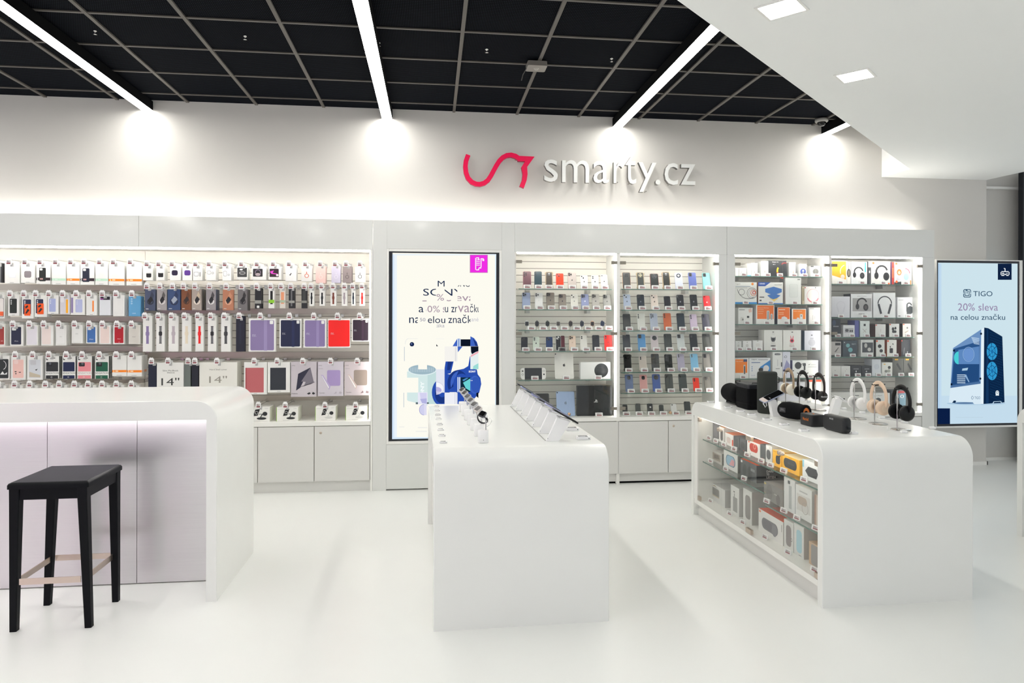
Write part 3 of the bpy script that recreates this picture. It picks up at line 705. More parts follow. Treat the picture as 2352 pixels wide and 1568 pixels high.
swirl = [('r', 0.22, 0.12, 0.74, 0.62, 'F2590C'), ('p', [(0.28, 0.5), (0.5, 0.58), (0.55, 0.5), (0.34, 0.42)], '1A1A22'), ('p', [(0.5, 0.42), (0.66, 0.36), (0.4, 0.2), (0.3, 0.22)], '1A1A22')]
rowL2 = [(-45, 52, 470, 738, Wt, [('o', 0.05, 0.05, 0.92, 0.85, '5A5656', 0.14), ('o', 0.09, 0.07, 0.88, 0.83, 'E6DEDB', 0.14), ('r', 0.09, 0.1, 0.88, 0.28, 'F0663A')], 'clear case with red flame'),
    (90, 216, 470, 710, Wt, ph(0.14, 0.12, 0.8, 0.8, '1F2422', 'd', 'D8D8D8') + caption(), 'pack with black phone case'),
    (245, 380, 480, 740, Wt, ph(0.1, 0.18, 0.78, 0.82, '23284A', 'd', 'E8E8E8') + swirl, 'navy case with orange strap print'),
    (388, 530, 480, 722, Wt, ph(0.1, 0.16, 0.7, 0.82, '23284A', 'd', 'E8E8E8') + swirl, 'navy case with orange strap print'),
    (535, 657, 480, 690, Wt, ph(0.14, 0.12, 0.76, 0.82, 'A9B2DC', 'd', 'E9EAF2') + caption(), 'lavender phone case pack'),
    (675, 787, 480, 692, 'DAD6DC', [('r', 0.6, 0.06, 0.82, 0.78, 'FFB30F'), ('o', 0.04, 0.62, 0.4, 0.9, 'E8E6EA', 0.1)], 'clear case with yellow bar'),
    (795, 955, 470, 700, Wt, [('r', 0.02, 0.1, 0.17, 0.84, '8E80AC')] + ph(0.34, 0.12, 0.84, 0.76, 'B9BFE4', 'd', 'D8DAEE'), 'pack with purple stripe and lilac case'),
    (970, 1092, 480, 706, Wt, [('r', 0.57, 0.19, 0.71, 0.73, 'FF8410')] + caption(), 'white pack with thin orange bar'),
    (1120, 1246, 488, 706, 'E3E5EA', [('r', 0.06, 0.8, 0.94, 0.97, '171322'), ('p', [(0.06, 0.9), (0.4, 0.86), (0.3, 0.8), (0.06, 0.8)], '8A3F8E')], 'grey-white pack with dark top'),
    (1272, 1402, 478, 714, Wt, [('o', 0.16, 0.12, 0.84, 0.86, 'DDDCDA', 0.09), ('o', 0.175, 0.125, 0.825, 0.855, 'EDECEA', 0.09)], 'plain white outline pack'),
    (1447, 1584, 490, 714, '58A0D2', ph(0.06, 0.03, 0.94, 0.97, '5FA2D0', 'd', '9CC4DF') + [('t', 0.3, 0.12, 0.6, 0.16, 'case', 'D8E8F2')], 'bright blue phone case')]
hang_row(Z6, 'second row far left', rowL2, (-30, 112, 268, 402, 550, 705, 857, 1002, 1152, 1305, 1485), 'packs in the second row, far left', 466)
rowL3 = [(-45, 55, 800, 1048, Wt, ph(0.0, 0.06, 0.92, 0.86, 'A23A36', '') + [('t', 0.55, 0.2, 0.8, 0.24, 'case', 'E8C8C4')], 'brick-red phone case'),
    (112, 264, 812, 1048, Wt, ph(0.08, 0.06, 0.84, 0.9, '20233F', 'sq') + [('t', 0.34, 0.2, 0.62, 0.25, 'iPhone', 'D0D0DC')], 'navy phone case pack'),
    (295, 427, 815, 1045, Wt, ph(0.06, 0.04, 0.92, 0.94, 'E6E1E9', 'sq'), 'pale lilac case pack'),
    (462, 602, 818, 1045, Wt, ph(0.06, 0.06, 0.8, 0.94, 'F0E0DB', ''), 'pale pink case pack'),
    (625, 748, 818, 1045, Wt, [('o', 0.08, 0.06, 0.9, 0.92, 'D8D8D4', 0.14), ('o', 0.1, 0.07, 0.88, 0.91, 'EDECEA', 0.14), ('t', 0.38, 0.42, 0.6, 0.46, 'clear', '9A9A9A')], 'white outline case pack'),
    (805, 932, 815, 1020, Wt, [('o', 0.1, 0.05, 0.86, 0.93, 'D8D8D4', 0.14), ('o', 0.12, 0.06, 0.84, 0.92, 'EDECEA', 0.14), ('t', 0.35, 0.5, 0.6, 0.55, 'clear', '9A9A9A')], 'white outline case pack'),
    (970, 1092, 815, 1022, Wt, ph(0.08, 0.05, 0.86, 0.9, '3F6FB2', 'sq') + [('t', 0.3, 0.2, 0.66, 0.26, 'iPhone', 'E8EEF6')], 'mid-blue phone case pack'),
    (1115, 1247, 818, 1030, Wt, ph(0.1, 0.05, 0.88, 0.94, 'F2DDD6', ''), 'pale pink case pack'),
    (1272, 1402, 815, 1030, Wt, ph(0.12, 0.06, 0.92, 0.9, 'B5061E', '') + [('t', 0.38, 0.26, 0.66, 0.3, 'iPhone', 'F0D0D0'), ('r', 0.48, 0.1, 0.58, 0.115, 'F0D0D0')], 'crimson phone case pack'),
    (1447, 1580, 815, 1028, 'E2DFD9', ph(0.05, 0.03, 0.9, 0.95, 'D9D4CC', '') + [('t', 0.3, 0.36, 0.62, 0.41, 'clear', '8A8680')], 'warm grey case pack')]
hang_row(Z6, 'third row far left', rowL3, (-30, 145, 330, 492, 660, 838, 1003, 1152, 1315, 1480), 'packs in the third row, far left', 808, 4)
def sens(c, txt='3A3A3E', cam='dk'): return [('r', 0.06, 0.83, 0.2, 0.98, '1B1B1E'), ('r', 0.1, 0.87, 0.2, 0.95, Wt), ('r', 0.45, 0.9, 0.72, 0.93, '4A4A4E')] + ph(0.06, 0.2, 0.93, 0.74, c, cam) + [('r', 0.0, 0.15, 1, 0.32, 'F2F1EE'), ('t', 0.02, 0.21, 0.98, 0.29, 'SENSATION', txt), ('r', 0.06, 0.0, 0.93, 0.15, c), ('ring', 0.46, 0.07, 0.06, 0.015, 'E8E8E8')]
rowL4 = [(-35, 108, 1160, 1425, Wt, ph(0.02, 0.04, 0.92, 0.86, '252A2C', '') + [('arc', 0.3, 0.6, 0.45, 0.04, 'F0F0F0', -60, 60), ('p', [(0.25, 0.2), (0.45, 0.34), (0.6, 0.22), (0.82, 0.3), (0.8, 0.2)], 'E8E8E8')], 'black case with white drawing'),
    (122, 290, 1160, 1432, Wt, ph(0.12, 0.08, 0.86, 0.84, 'F0C4BB', '') + [('o', 0.2, 0.66, 0.5, 0.82, 'F4D4CE', 0.08), ('p', [(0.24, 0.36), (0.4, 0.36), (0.36, 0.32), (0.27, 0.32)], '1B1B1E'), ('p', [(0.52, 0.33), (0.7, 0.33), (0.66, 0.3), (0.56, 0.3)], '1B1B1E'), ('p', [(0.28, 0.28), (0.4, 0.28), (0.34, 0.22)], '1B1B1E')], 'pink case with winking face'),
    (305, 482, 1160, 1432, Wt, ph(0.1, 0.08, 0.88, 0.84, 'D5D8DE', '') + [('p', [(0.14, 0.12), (0.86, 0.1), (0.84, 0.2), (0.5, 0.26), (0.14, 0.34)], 'C9BDA8'), ('p', [(0.5, 0.42), (0.68, 0.46), (0.6, 0.38)], '26262A'), ('o', 0.2, 0.62, 0.58, 0.82, 'C9C9CE', 0.06)], 'marbled grey phone case'),
    (508, 668, 1165, 1418, Wt, sens('26272B'), 'charcoal lettered case pack', 3, 0.014, '1E1F22'),
    (700, 852, 1165, 1418, Wt, sens('0D1C48', '3A3A3E', ''), 'navy lettered case pack', 3, 0.014, '1E1F22'),
    (868, 1037, 1165, 1418, Wt, sens('F0919A', 'C8A0A0'), 'salmon-pink lettered case pack', 3, 0.014, '1E1F22'),
    (1068, 1227, 1165, 1418, Wt, sens('0C5B42'), 'green lettered case pack', 3, 0.014, '1E1F22'),
    (1262, 1427, 1160, 1390, Wt, band('FF8A0F'), 'orange-banded white pack', 3),
    (1430, 1598, 1160, 1392, Wt, band('FF8A0F'), 'orange-banded white pack', 5)]
hang_row(Z6, 'fourth row far left', rowL4, (-25, 172, 368, 550, 745, 925, 1118, 1308, 1480), 'packs in the fourth row, far left', 1152)
rowL5 = [(a - 45, a + 90, 1492, 1700, Wt, [('r', 0.5, 0.82, 0.72, 0.93, '8A8A90'), ('r', 0.1, 0.8, 0.35, 0.86, 'C8C8CC')], 'white pack above counter', 1) for a in (-20, 165, 335, 512, 668, 838, 992, 1150, 1310, 1480)]
hang_row(Z6, 'fifth row far left', rowL5, [a[0] + 45 for a in rowL5], 'packs in the fifth row, far left', 1482)
# --- right part of the slat wall
Z2 = zm(3.564, 320, 560)
def ring(c): return [('r', 0.47, 0.5, 0.53, 0.62, c), ('ring', 0.5, 0.36, 0.2, 0.05, c)]
rowA = [(28, 112, 180, 298, Wt, [('o', 0.34, 0.2, 0.84, 0.52, '101114', 0.12), ('r', 0.34, 0.48, 0.84, 0.56, 'D9D9D9')], 'white pack with black earbud case'),
    (138, 207, 180, 298, Wt, [('o', 0.22, 0.22, 0.85, 0.55, '101114', 0.12), ('r', 0.3, 0.5, 0.8, 0.58, 'D9D9D9')], 'white pack with black earbud case'),
    (250, 340, 180, 298, Wt, [('o', 0.16, 0.34, 0.72, 0.7, '1C0E33', 0.16)], 'pack with deep purple earbud case'),
    (352, 432, 180, 298, Wt, [('o', 0.2, 0.34, 0.84, 0.7, '59308C', 0.16)], 'pack with violet earbud case'),
    (438, 516, 185, 298, Wt, [('o', 0.1, 0.3, 0.62, 0.62, '8E8B8B', 0.12), ('o', 0.14, 0.33, 0.58, 0.59, Wt, 0.1), ('r', 0.72, 0.28, 0.8, 0.6, '6E6B6B')], 'white pack with outline drawing'),
    (545, 627, 182, 298, Wt, [('o', 0.12, 0.42, 0.5, 0.68, '9E9B9B', 0.12), ('o', 0.15, 0.45, 0.47, 0.65, Wt, 0.1), ('ring', 0.68, 0.52, 0.12, 0.03, '77777A')], 'white pack with outline drawing'),
    (680, 752, 182, 300, Wt, [('o', 0.1, 0.3, 0.5, 0.66, '9E9B9B', 0.12), ('o', 0.14, 0.33, 0.46, 0.63, Wt, 0.1), ('ring', 0.72, 0.4, 0.12, 0.04, '77777A')], 'white pack with outline drawing'),
    (798, 888, 184, 292, 'E3E2E0', [('o', 0.04, 0.2, 0.93, 0.9, '3A3A3C', 0.05), ('e', 0.5, 0.5, 0.3, 0.16, '9C9C9C'), ('e', 0.5, 0.5, 0.22, 0.09, '4A4A4C'), ('e', 0.4, 0.76, 0.14, 0.08, 'F4F4F4')], 'pack with black and white picture'),
    (920, 1040, 184, 294, 'E3E2E0', [('o', 0.08, 0.24, 0.75, 0.82, '232026', 0.05), ('e', 0.42, 0.4, 0.18, 0.1, 'B9A9A9'), ('ring', 0.42, 0.56, 0.2, 0.04, '8A7A90')], 'pack with dark picture'),
    (1060, 1162, 184, 292, 'E3E2E0', [('o', 0.05, 0.2, 0.8, 0.82, '2C1420', 0.05), ('p', [(0.08, 0.6), (0.4, 0.7), (0.3, 0.5), (0.7, 0.45), (0.7, 0.4), (0.2, 0.44)], 'D83CC0'), ('e', 0.68, 0.34, 0.1, 0.1, 'E8DCE4')], 'dark pack with magenta streak'),
    (1195, 1286, 176, 304, 'E6E5E4', [('p', [(0.34, 0.4), (0.44, 0.34), (0.58, 0.5), (0.5, 0.52), (0.46, 0.45)], '1A1A1E')], 'light pack with small black mark'),
    (1325, 1415, 180, 306, 'DFDDDA', ring('C8481E'), 'pale pack with rust key ring'),
    (1443, 1526, 184, 320, 'E6C3BC', ring('F2DCD6'), 'pink pack with key ring'),
    (1572, 1648, 184, 318, 'C9C3D6', ring('E2DEEA'), 'lilac pack with key ring'),
    (1663, 1740, 184, 318, '958888', ring('5B5052'), 'taupe pack with key ring'),
    (1765, 1848, 188, 312, 'E3E1DE', ring('1B1B1D'), 'white pack with black key ring')]
hang_row(Z2, 'top row right section', rowA, (62, 158, 268, 375, 460, 570, 700, 835, 962, 1095, 1225, 1358, 1480, 1602, 1692, 1805), 'packs in the top row, right section', 165, 3)
def watch(c1, c2, c3='15161A'): return [('ring', 0.52, 0.42, 0.32, 0.13, c1), ('p', [(0.28, 0.48), (0.6, 0.72), (0.78, 0.5), (0.46, 0.3)], c3), ('p', [(0.5, 0.7), (0.66, 0.9), (0.86, 0.72), (0.76, 0.56)], c2), ('r', 0.1, 0.06, 0.35, 0.09, 'D8D8D8')]
rowB = [(45, 133, 372, 545, '47506A', watch('262C3A', '333B50'), 'slate-blue watch strap pack', 2), (143, 226, 372, 542, 'A29C9C', watch('D6D2D0', '5E5A5A'), 'grey watch strap pack', 1),
    (230, 336, 372, 542, '324972', watch('1D2A48', '24365A', 'A0A8B8'), 'blue watch strap pack', 1), (343, 426, 372, 542, '7D4A2B', watch('51301C', '643A20', '2A1E1A'), 'brown watch strap pack', 1),
    (428, 512, 372, 542, 'A89B92', watch('E2D8CC', 'C9B8A0'), 'beige-grey watch strap pack', 4, 0.02, '2E303C'), (545, 628, 372, 542, '979194', watch('D8D5D5', '4A4648'), 'grey watch strap pack', 3, 0.02, '2B3A5C'),
    (682, 772, 376, 542, 'B6795C', watch('D2A186', 'C88E6E'), 'copper watch strap pack', 1), (805, 886, 372, 544, '716D6E', watch('444144', '2C2A2C'), 'dark grey watch strap pack', 4, 0.014, '343236')]
b2 = [(945, 1000, 362, 528, '16171C', [('r', 0.0, 0.24, 1.0, 0.4, '9A9A94'), ('o', 0.3, 0.02, 0.7, 0.14, 'E6E6E4', 0.1), ('r', 0.3, 0.9, 0.7, 1.0, 'CFCFCB')], 'black strap pack with grey band', 2),
    (1058, 1106, 362, 526, Wt, [('r', 0.28, 0.2, 0.72, 0.86, '101114'), ('r', 0, 0.26, 1, 0.42, '8FCB2E'), ('r', 0.28, 0.2, 0.7, 0.25, '101114')], 'white strap pack with green band', 2),
    (1148, 1198, 362, 526, 'DAD3CA', [('r', 0.22, 0.22, 0.75, 0.8, 'E69A72'), ('r', 0, 0.28, 1, 0.4, 'A8B8A0')], 'salmon strap pack', 1),
    (1222, 1272, 362, 526, '1A1B20', [('r', 0.36, 0.1, 0.6, 0.9, '6E6E70'), ('r', 0, 0.26, 1, 0.38, '9A9A94')], 'black strap pack with grey bar', 2),
    (1326, 1372, 362, 526, '1F2024', [('r', 0.2, 0.3, 0.8, 0.9, '3A3D3C'), ('r', 0, 0.26, 1, 0.38, '84847E')], 'charcoal strap pack', 2)] 
for a, b, c, nm in ((1390, 1430, '16181E', 'black'), (1474, 1518, '1A1B20', 'dark'), (1564, 1612, '7C3A2A', 'reddish brown'), (1656, 1700, 'A79CA2', 'pale grey'), (1734, 1768, '1B2A3C', 'deep blue'), (1802, 1845, 'DC1F16', 'bright red')):
    b2.append((a, b, 372, 506, Wt, [('r', 0.34, 0.1, 0.66, 0.8, c), ('o', 0.28, 0.4, 0.72, 0.58, c, 0.1)], 'slim pack with ' + nm + ' strap', 2))
hang_row(Z2, 'second row right section', rowB + b2, (62, 168, 272, 362, 455, 575, 712, 838, 960, 1075, 1160, 1240, 1350, 1405, 1490, 1585, 1678, 1745, 1822), 'strap packs in the second row, right section', 348)
def strap(c, c2=None):
    o = [('r', 0.36, 0.22, 0.64, 0.71, c), ('o', 0.3, 0.44, 0.7, 0.56, c2 or c, 0.12), ('r', 0.34, 0.22, 0.66, 0.235, c2 or c), ('r', 0.34, 0.695, 0.66, 0.71, c2 or c)]
    return o
rowC = [(28, 106, 588, 882, Wt, strap('8C7CA9'), 'tall pack with purple strap', 2), (137, 209, 588, 880, Wt, strap('77777A', '1E1E22'), 'tall pack with black and grey strap', 3),
    (238, 320, 588, 880, Wt, strap('B9AEB6'), 'tall pack with greyish pink strap', 1), (348, 426, 588, 880, Wt, strap('E6D9C2'), 'tall pack with cream strap', 1),
    (458, 527, 588, 880, Wt, strap('F01414'), 'tall pack with red strap', 1), (560, 632, 588, 880, Wt, strap('6E6E72', '1E1E22'), 'tall pack with grey and black strap', 2),
    (668, 748, 588, 882, Wt, strap('55565A', '3A3A3E'), 'tall pack with charcoal strap', 2), (790, 864, 590, 880, '11152A', [('r', 0.4, 0.2, 0.6, 0.8, '1C2136')], 'tall navy black pack', 1)]
def folio(c, c2, flap=True, n=0.06): return [('o', n, 0.04, 1 - n, 0.95, c, 0.05)] + ([('r', 0.56, 0.03, 0.68, 0.95, c2), ('o', 0.78, 0.83, 0.91, 0.94, 'EDEDEB', 0.03)] if flap else []) + [('t', 0.13, 0.49, 0.25, 0.515, 'iPad', 'E8E8EE'), ('t', 0.13, 0.455, 0.28, 0.475, 'Folio', 'D8D8DE')]
rowC2 = [(895, 1117, 610, 882, Wt, folio('8B7BA8', '9E8FBB'), 'large purple tablet folio', 1), (1146, 1328, 612, 850, Wt, folio('131C42', '1A2450'), 'navy tablet folio', 2),
    (1343, 1532, 614, 850, Wt, folio('8777A6', '9788B6'), 'smaller purple tablet folio', 2), (1543, 1727, 612, 850, 'EDECE9', folio('F5120E', 'F5120E', False, 0.02), 'bright red tablet folio', 1),
    (1738, 1884, 612, 798, Wt, folio('2C1B2D', '3A263A'), 'dark plum tablet folio', 1)]
hang_row(Z2, 'third row right section', rowC + rowC2, (45, 155, 262, 368, 478, 583, 695, 817, 990, 1228, 1428, 1622, 1803), 'packs in the third row, right section', 592)
def uniqpack(c, c2, word, fl='5A5A66'): return [('t', 0.03, 0.88, 0.16, 0.91, 'UNIQ', '5A555A'), ('p', [(0.32, 0.28), (0.78, 0.36), (0.94, 0.42), (0.62, 0.5), (0.5, 0.3)], c2), ('p', [(0.2, 0.18), (0.36, 0.26), (0.76, 0.84), (0.28, 0.66)], c), ('p', [(0.76, 0.84), (0.9, 0.4), (0.4, 0.44)], c2), ('t', 0.03, 0.08, 0.26, 0.11, word, '3A353A'), ('p', [(0.62, 0.09), (0.72, 0.13), (0.78, 0.1), (0.7, 0.06)], fl), ('p', [(0.82, 0.08), (0.86, 0.14), (0.95, 0.1), (0.9, 0.06)], fl)]
def uniqpack2(c, c2, fl): return [('t', 0.03, 0.88, 0.16, 0.91, 'UNIQ', '5A555A'), ('r', 0.03, 0.8, 0.2, 0.81, '9A959A'), ('o', 0.36, 0.3, 0.88, 0.76, c, 0.06), ('p', [(0.12, 0.62), (0.2, 0.62), (0.5, 0.28), (0.44, 0.18)], c2), ('p', [(0.15, 0.6), (0.17, 0.6), (0.44, 0.26), (0.42, 0.22)], 'F2F2F0'), ('t', 0.06, 0.08, 0.27, 0.11, 'Camden', '3A353A'), ('p', [(0.62, 0.06), (0.72, 0.14), (0.74, 0.08)], fl), ('p', [(0.82, 0.08), (0.86, 0.14), (0.95, 0.1), (0.9, 0.06)], fl)]
rowD = [(72, 142, 985, 1250, '141C33', [], 'navy laptop sleeve', 1, 0.02), (142, 364, 970, 1250, 'ECEBE7', [('t', 0.22, 0.74, 0.8, 0.785, 'Slim MacBook', '4A4A4A'), ('t', 0.38, 0.685, 0.66, 0.725, 'Sleeve', '4A4A4A'), ('t', 0.17, 0.33, 0.84, 0.55, '14"', '3A3D3A')], 'sleeve header card reading 14 inch', 0),
    (366, 420, 985, 1250, '6B726E', [], 'grey laptop sleeve', 1, 0.02), (428, 484, 990, 1250, '1B1E2B', [], 'black laptop sleeve', 2, 0.02),
    (490, 802, 968, 1250, 'EBE9E2', [('t', 0.27, 0.77, 0.73, 0.81, 'Hard Shell cover', '5A5A55'), ('t', 0.26, 0.4, 0.73, 0.6, '14"', '9A958C')], 'wide hard shell cover box', 3, 0.03),
    (856, 1046, 968, 1232, Wt, [('r', 0.06, 0.06, 0.86, 0.83, 'C0666A'), ('r', 0.06, 0.06, 0.12, 0.83, 'AE5559'), ('r', 0.42, 0.025, 0.56, 0.035, '9A9A9A')], 'white pack with rose tablet case', 2),
    (1050, 1234, 968, 1216, Wt, [('r', 0.11, 0.08, 0.82, 0.82, '2C3039'), ('r', 0.42, 0.03, 0.58, 0.04, '9A9A9A')], 'white pack with black tablet case', 2),
    (1240, 1452, 965, 1252, 'CBC3CA', uniqpack('2B2B40', '7A7480', 'Transforma', '2A2A30'), 'mauve pack with navy folding case', 2),
    (1460, 1672, 965, 1246, 'CFC8D2', uniqpack2('A692C4', 'B8A8D0', 'B8B0BC'), 'mauve pack with lilac tablet case', 2), (1678, 1892, 965, 1240, 'C9BEC2', uniqpack2('94867E', 'C8B4B0', '8A7478'), 'mauve pack with taupe tablet case', 2)]
hang_row(Z2, 'fourth row right section', rowD, (100, 235, 400, 455, 635, 940, 1128, 1338, 1565, 1783), 'packs in the fourth row, right section', 962)
def charger(c, dk): return [('r', 0, 0.0, 0.02, 1.0, '9CD04A'), ('p', [(0.3, 0.38), (0.5, 0.42), (0.6, 0.88), (0.4, 0.84)], '17181C'), ('ring', 0.45, 0.62, 0.07, 0.015, 'DADADA'), ('r', 0.55, 0.5, 0.75, 0.54, c), ('p', [(0.6, 0.3), (0.64, 0.3), (0.72, 0.52), (0.67, 0.52)], c), ('e', 0.8, 0.54, 0.1, 0.09, dk), ('e', 0.66, 0.22, 0.2, 0.055, c), ('r', 0.05, 0.86, 0.3, 0.88, 'C8C8C8'), ('r', 0.3, 0.06, 0.6, 0.075, 'B8B8B8'), ('t', 0.8, 0.9, 0.95, 0.93, 'belkin', '6A6A6A')]
ch = [(870, 1068, 1335, 1475, charger('26282C', '26282C'), 'black charger stand box'), (1122, 1300, 1335, 1475, charger('26282C', '26282C'), 'black charger stand box'),
      (1440, 1606, 1330, 1470, charger('D5D5D2', '26282C'), 'white charger stand box'), (1688, 1862, 1330, 1468, charger('D5D5D2', '26282C'), 'white charger stand box')]
us = uniq([c[5] for c in ch])
for (x0, x1, t_, b_, ops, dsc), u, tx in zip(ch, us, (975, 1195, 1520, 1770)):
    p0 = aY(*Z2(x0, b_), 6.2); p1 = aY(*Z2(x1, t_), 6.2); w = p1.x - p0.x
    o = obj('charger_box', carton(w, p1.z - 0.619, 0.17, 'F0EFEB', ops, side='E6E8DA'), local=True); o.location = ((p0.x + p1.x) / 2, 6.2, 0.619)
    tag(o, lab(u + ' on the ledge under the hanging packs'), 'box', 'charger boxes on the slat wall ledge')
    q = aY(*Z2(tx, 1322), 6.19); hook(q.x, q.z + 0.008, 'hook tag for ' + u + ', bottom row')

# ================================================================ phones in the glass cabinet
def lens(m, x, z, r, y, c='lens'):
    m.lathe([(r, 0), (r, -0.0012), (r * 0.85, -0.0016), (0.0002, -0.0016)], (x, y, z), 'steel' if c != 'lens' else '26272C', 12, 'y'); m.flat(ell(x, z, r * 0.7, r * 0.7, 12), y - 0.0019, 'lens')
def phone(w, h, col, cam, logo=None, frame=None, rugged=False):
    """modelled front to the viewer is the back cover, origin at the foot"""
    t = 0.009 if not rugged else 0.013; f = frame or col
    body = MB()
    if rugged:
        c = 0.012; pts = [(-w / 2 + c, 0), (w / 2 - c, 0), (w / 2, c * 0.6), (w / 2, c * 1.6), (w / 2 - 0.004, c * 2.2), (w / 2 - 0.004, h - c * 2.4), (w / 2, h - c * 1.8), (w / 2, h - c * 0.7), (w / 2 - c, h),
               (-w / 2 + c, h), (-w / 2, h - c * 0.7), (-w / 2, h - c * 1.8), (-w / 2 + 0.004, h - c * 2.4), (-w / 2 + 0.004, c * 2.2), (-w / 2, c * 1.6), (-w / 2, c * 0.6)]
        body.slab(pts, 0, t, 0.002, f); body.flat(rrect(-w / 2 + 0.011, 0.006, w / 2 - 0.011, h - 0.006, 0.008), -0.0004, col)
    else:
        body.slab(rrect(-w / 2, 0, w / 2, h, 0.0105, 5), 0, t, 0.0018, f); body.flat(rrect(-w / 2 + 0.0025, 0.0025, w / 2 - 0.0025, h - 0.0025, 0.009, 5), -0.0003, col)
    if logo:
        body.flat(ell(0, h * 0.52, 0.0062, 0.0068, 14), -0.0006, logo); body.flat([(0.0, h * 0.52 + 0.0072), (0.004, h * 0.52 + 0.0115), (0.0044, h * 0.52 + 0.0082)], -0.0006, logo)
    o = obj('smartphone', body, local=True)
    m = MB(); y = -0.0006; L, T = -w / 2, h
    if cam == 'tri': m.slab(rrect(L + 0.005, T - 0.039, L + 0.039, T - 0.005, 0.008), -0.002, 0, 0.0006, frame or col); y = -0.002; [lens(m, L + a, T - b, 0.0075, y) for a, b in ((0.0135, 0.0135), (0.0135, 0.0305), (0.030, 0.022))]
    elif cam == 'duo': m.slab(rrect(L + 0.006, T - 0.036, L + 0.035, T - 0.006, 0.008), -0.0012, 0, 0.0004, frame or col); y = -0.0012; [lens(m, L + a, T - b, 0.0065, y) for a, b in ((0.013, 0.013), (0.028, 0.029))]
    elif cam == 'duov': m.slab(rrect(L + 0.006, T - 0.040, L + 0.026, T - 0.006, 0.008), -0.0012, 0, 0.0004, frame or col); y = -0.0012; [lens(m, L + 0.016, T - b, 0.0065, y) for b in (0.015, 0.031)]
    elif cam == 'one': lens(m, L + 0.014, T - 0.012, 0.0055, y)
    elif cam == 'bar3': [lens(m, L + 0.013, T - b, 0.0062, y) for b in (0.013, 0.029, 0.045)]
    elif cam == 'bar5': [lens(m, L + a, T - b, 0.006, y) for a, b in ((0.013, 0.013), (0.013, 0.03), (0.013, 0.047), (0.029, 0.02), (0.029, 0.037))]
    elif cam == 'ring': m.lathe([(0.021, 0), (0.021, -0.002), (0.015, -0.0022), (0.0148, -0.001), (0.0002, -0.001)], (0, y, T - 0.032), 'lens', 24, 'y'); m.flat(ell(0, T - 0.032, 0.011, 0.011), y - 0.0014, frame or col)
    elif cam == 'disc': m.lathe([(0.023, 0), (0.022, -0.002), (0.0002, -0.0022)], (0, y, T - 0.032), '3A3B40', 24, 'y'); [lens(m, a, T - 0.032 + b, 0.005, y - 0.0022) for a, b in ((-0.009, 0.008), (0.009, 0.008), (0, -0.01))]
    elif cam == 'quad': m.slab(rrect(-0.016, T - 0.05, 0.016, T - 0.014, 0.012), -0.002, 0, 0.0005, 'E5D9B0' if rugged else '1A1B20'); [lens(m, a, T - 0.032 + b, 0.006, -0.002) for a in (-0.0075, 0.0075) for b in (-0.0085, 0.0085)]
    elif cam == 'block': m.slab(rrect(L + 0.006, T - 0.042, L + 0.036, T - 0.006, 0.005), -0.002, 0, 0.0005, '1D1F26'); [lens(m, L + 0.021, T - b, 0.0075, -0.002) for b in (0.015, 0.032)]
    elif cam == 'win': m.slab(rrect(-0.012, T - 0.04, 0.012, T - 0.012, 0.004), -0.002, 0, 0.0005, '17181B'); m.flat(rrect(-0.008, T - 0.022, 0.008, T - 0.015, 0.002), -0.0024, 'C8C8C8'); m.flat(rrect(-0.008, T - 0.036, 0.008, T - 0.028, 0.002), -0.0024, '8A8A8A')
    elif cam == 'wide': m.slab(rrect(L + 0.004, T - 0.032, -L - 0.004, T - 0.006, 0.005), -0.002, 0, 0.0005, '15161A'); [lens(m, L + b, T - 0.019, 0.006, -0.002) for b in (0.015, 0.033)]
    elif cam == 'dot': m.lathe([(0.008, 0), (0.008, -0.001), (0.0002, -0.0012)], (0.004, y, T - 0.035), 'E8E8E8', 16, 'y')
    if m.v:
        c = obj('camera_module', m, local=True); c.parent = o
    return o
LEAN = R(-20)
def stand_row(Z, shelf, row, items, grp, tagdx, tagy=None, tagsc=1.0):
    us = uniq([i[-1] for i in items])
    for it, u in zip(items, us):
        cx, top, wz, col, cam, logo, frame, rug, td, desc = it
        p = aY(*Z(cx, top), 6.33); q0 = aY(*Z(cx - wz / 2, top), 6.30); q1 = aY(*Z(cx + wz / 2, top), 6.30)
        h = (p.z - shelf) / math.cos(LEAN); w = q1.x - q0.x
        o = phone(w, h, col, cam, logo, frame, rug); base_y = 6.275
        o.location = (p.x, base_y, shelf + 0.0006 + abs(math.sin(LEAN)) * 0.012); o.rotation_euler = (LEAN, 0, R(-7))
        tag(o, lab(u + ' leaning on ' + row), 'phone', grp)
        tx = aY(*Z(cx + td, top), 6.235).x
        stag(tx, 6.235, shelf, 'price tag of ' + u + ', ' + row, 'price tags, ' + row, 0, -8, tagsc)
ZA7 = zm(7.126, 1160, 570); ZB1 = zm(7.84, 1410, 600); ZG = zm(3.734, 1170, 560); ZB2 = zm(7.84, 1410, 780)
k = 1
def P(cx, top, wz, col, cam, logo, frame, rug, td, desc): return (cx, top, wz, '~' + col, cam, logo, frame, rug, td, desc)
r = [P(348, 385, 132, '6B4A52', 'bar5', None, '9A4A55', 0, 14, 'burgundy phone'), P(528, 385, 122, '2B4049', 'bar3', None, '1E2C33', 0, 20, 'dark teal phone'), P(708, 392, 132, '4B443D', 'win', None, 'A08A6A', 1, 10, 'brown rugged phone'),
     P(882, 418, 122, 'FF3A17', 'duo', '7A2018', 'E8341A', 0, 18, 'orange-red phone'), P(1082, 402, 135, 'B7ADA8', 'tri', '1A1A1E', '8E8580', 0, 18, 'champagne grey phone'), P(1278, 450, 118, 'EDEBE5', 'duo', '1A1A1E', 'DDDBD5', 0, 20, 'plain white phone'),
     P(1455, 450, 118, 'EDEBE5', 'duov', '1A1A1E', 'DDDBD5', 0, 22, 'plain white phone'), P(1605, 440, 110, 'EDEBE5', 'one', '1A1A1E', 'DDDBD5', 0, 28, 'small white phone')]
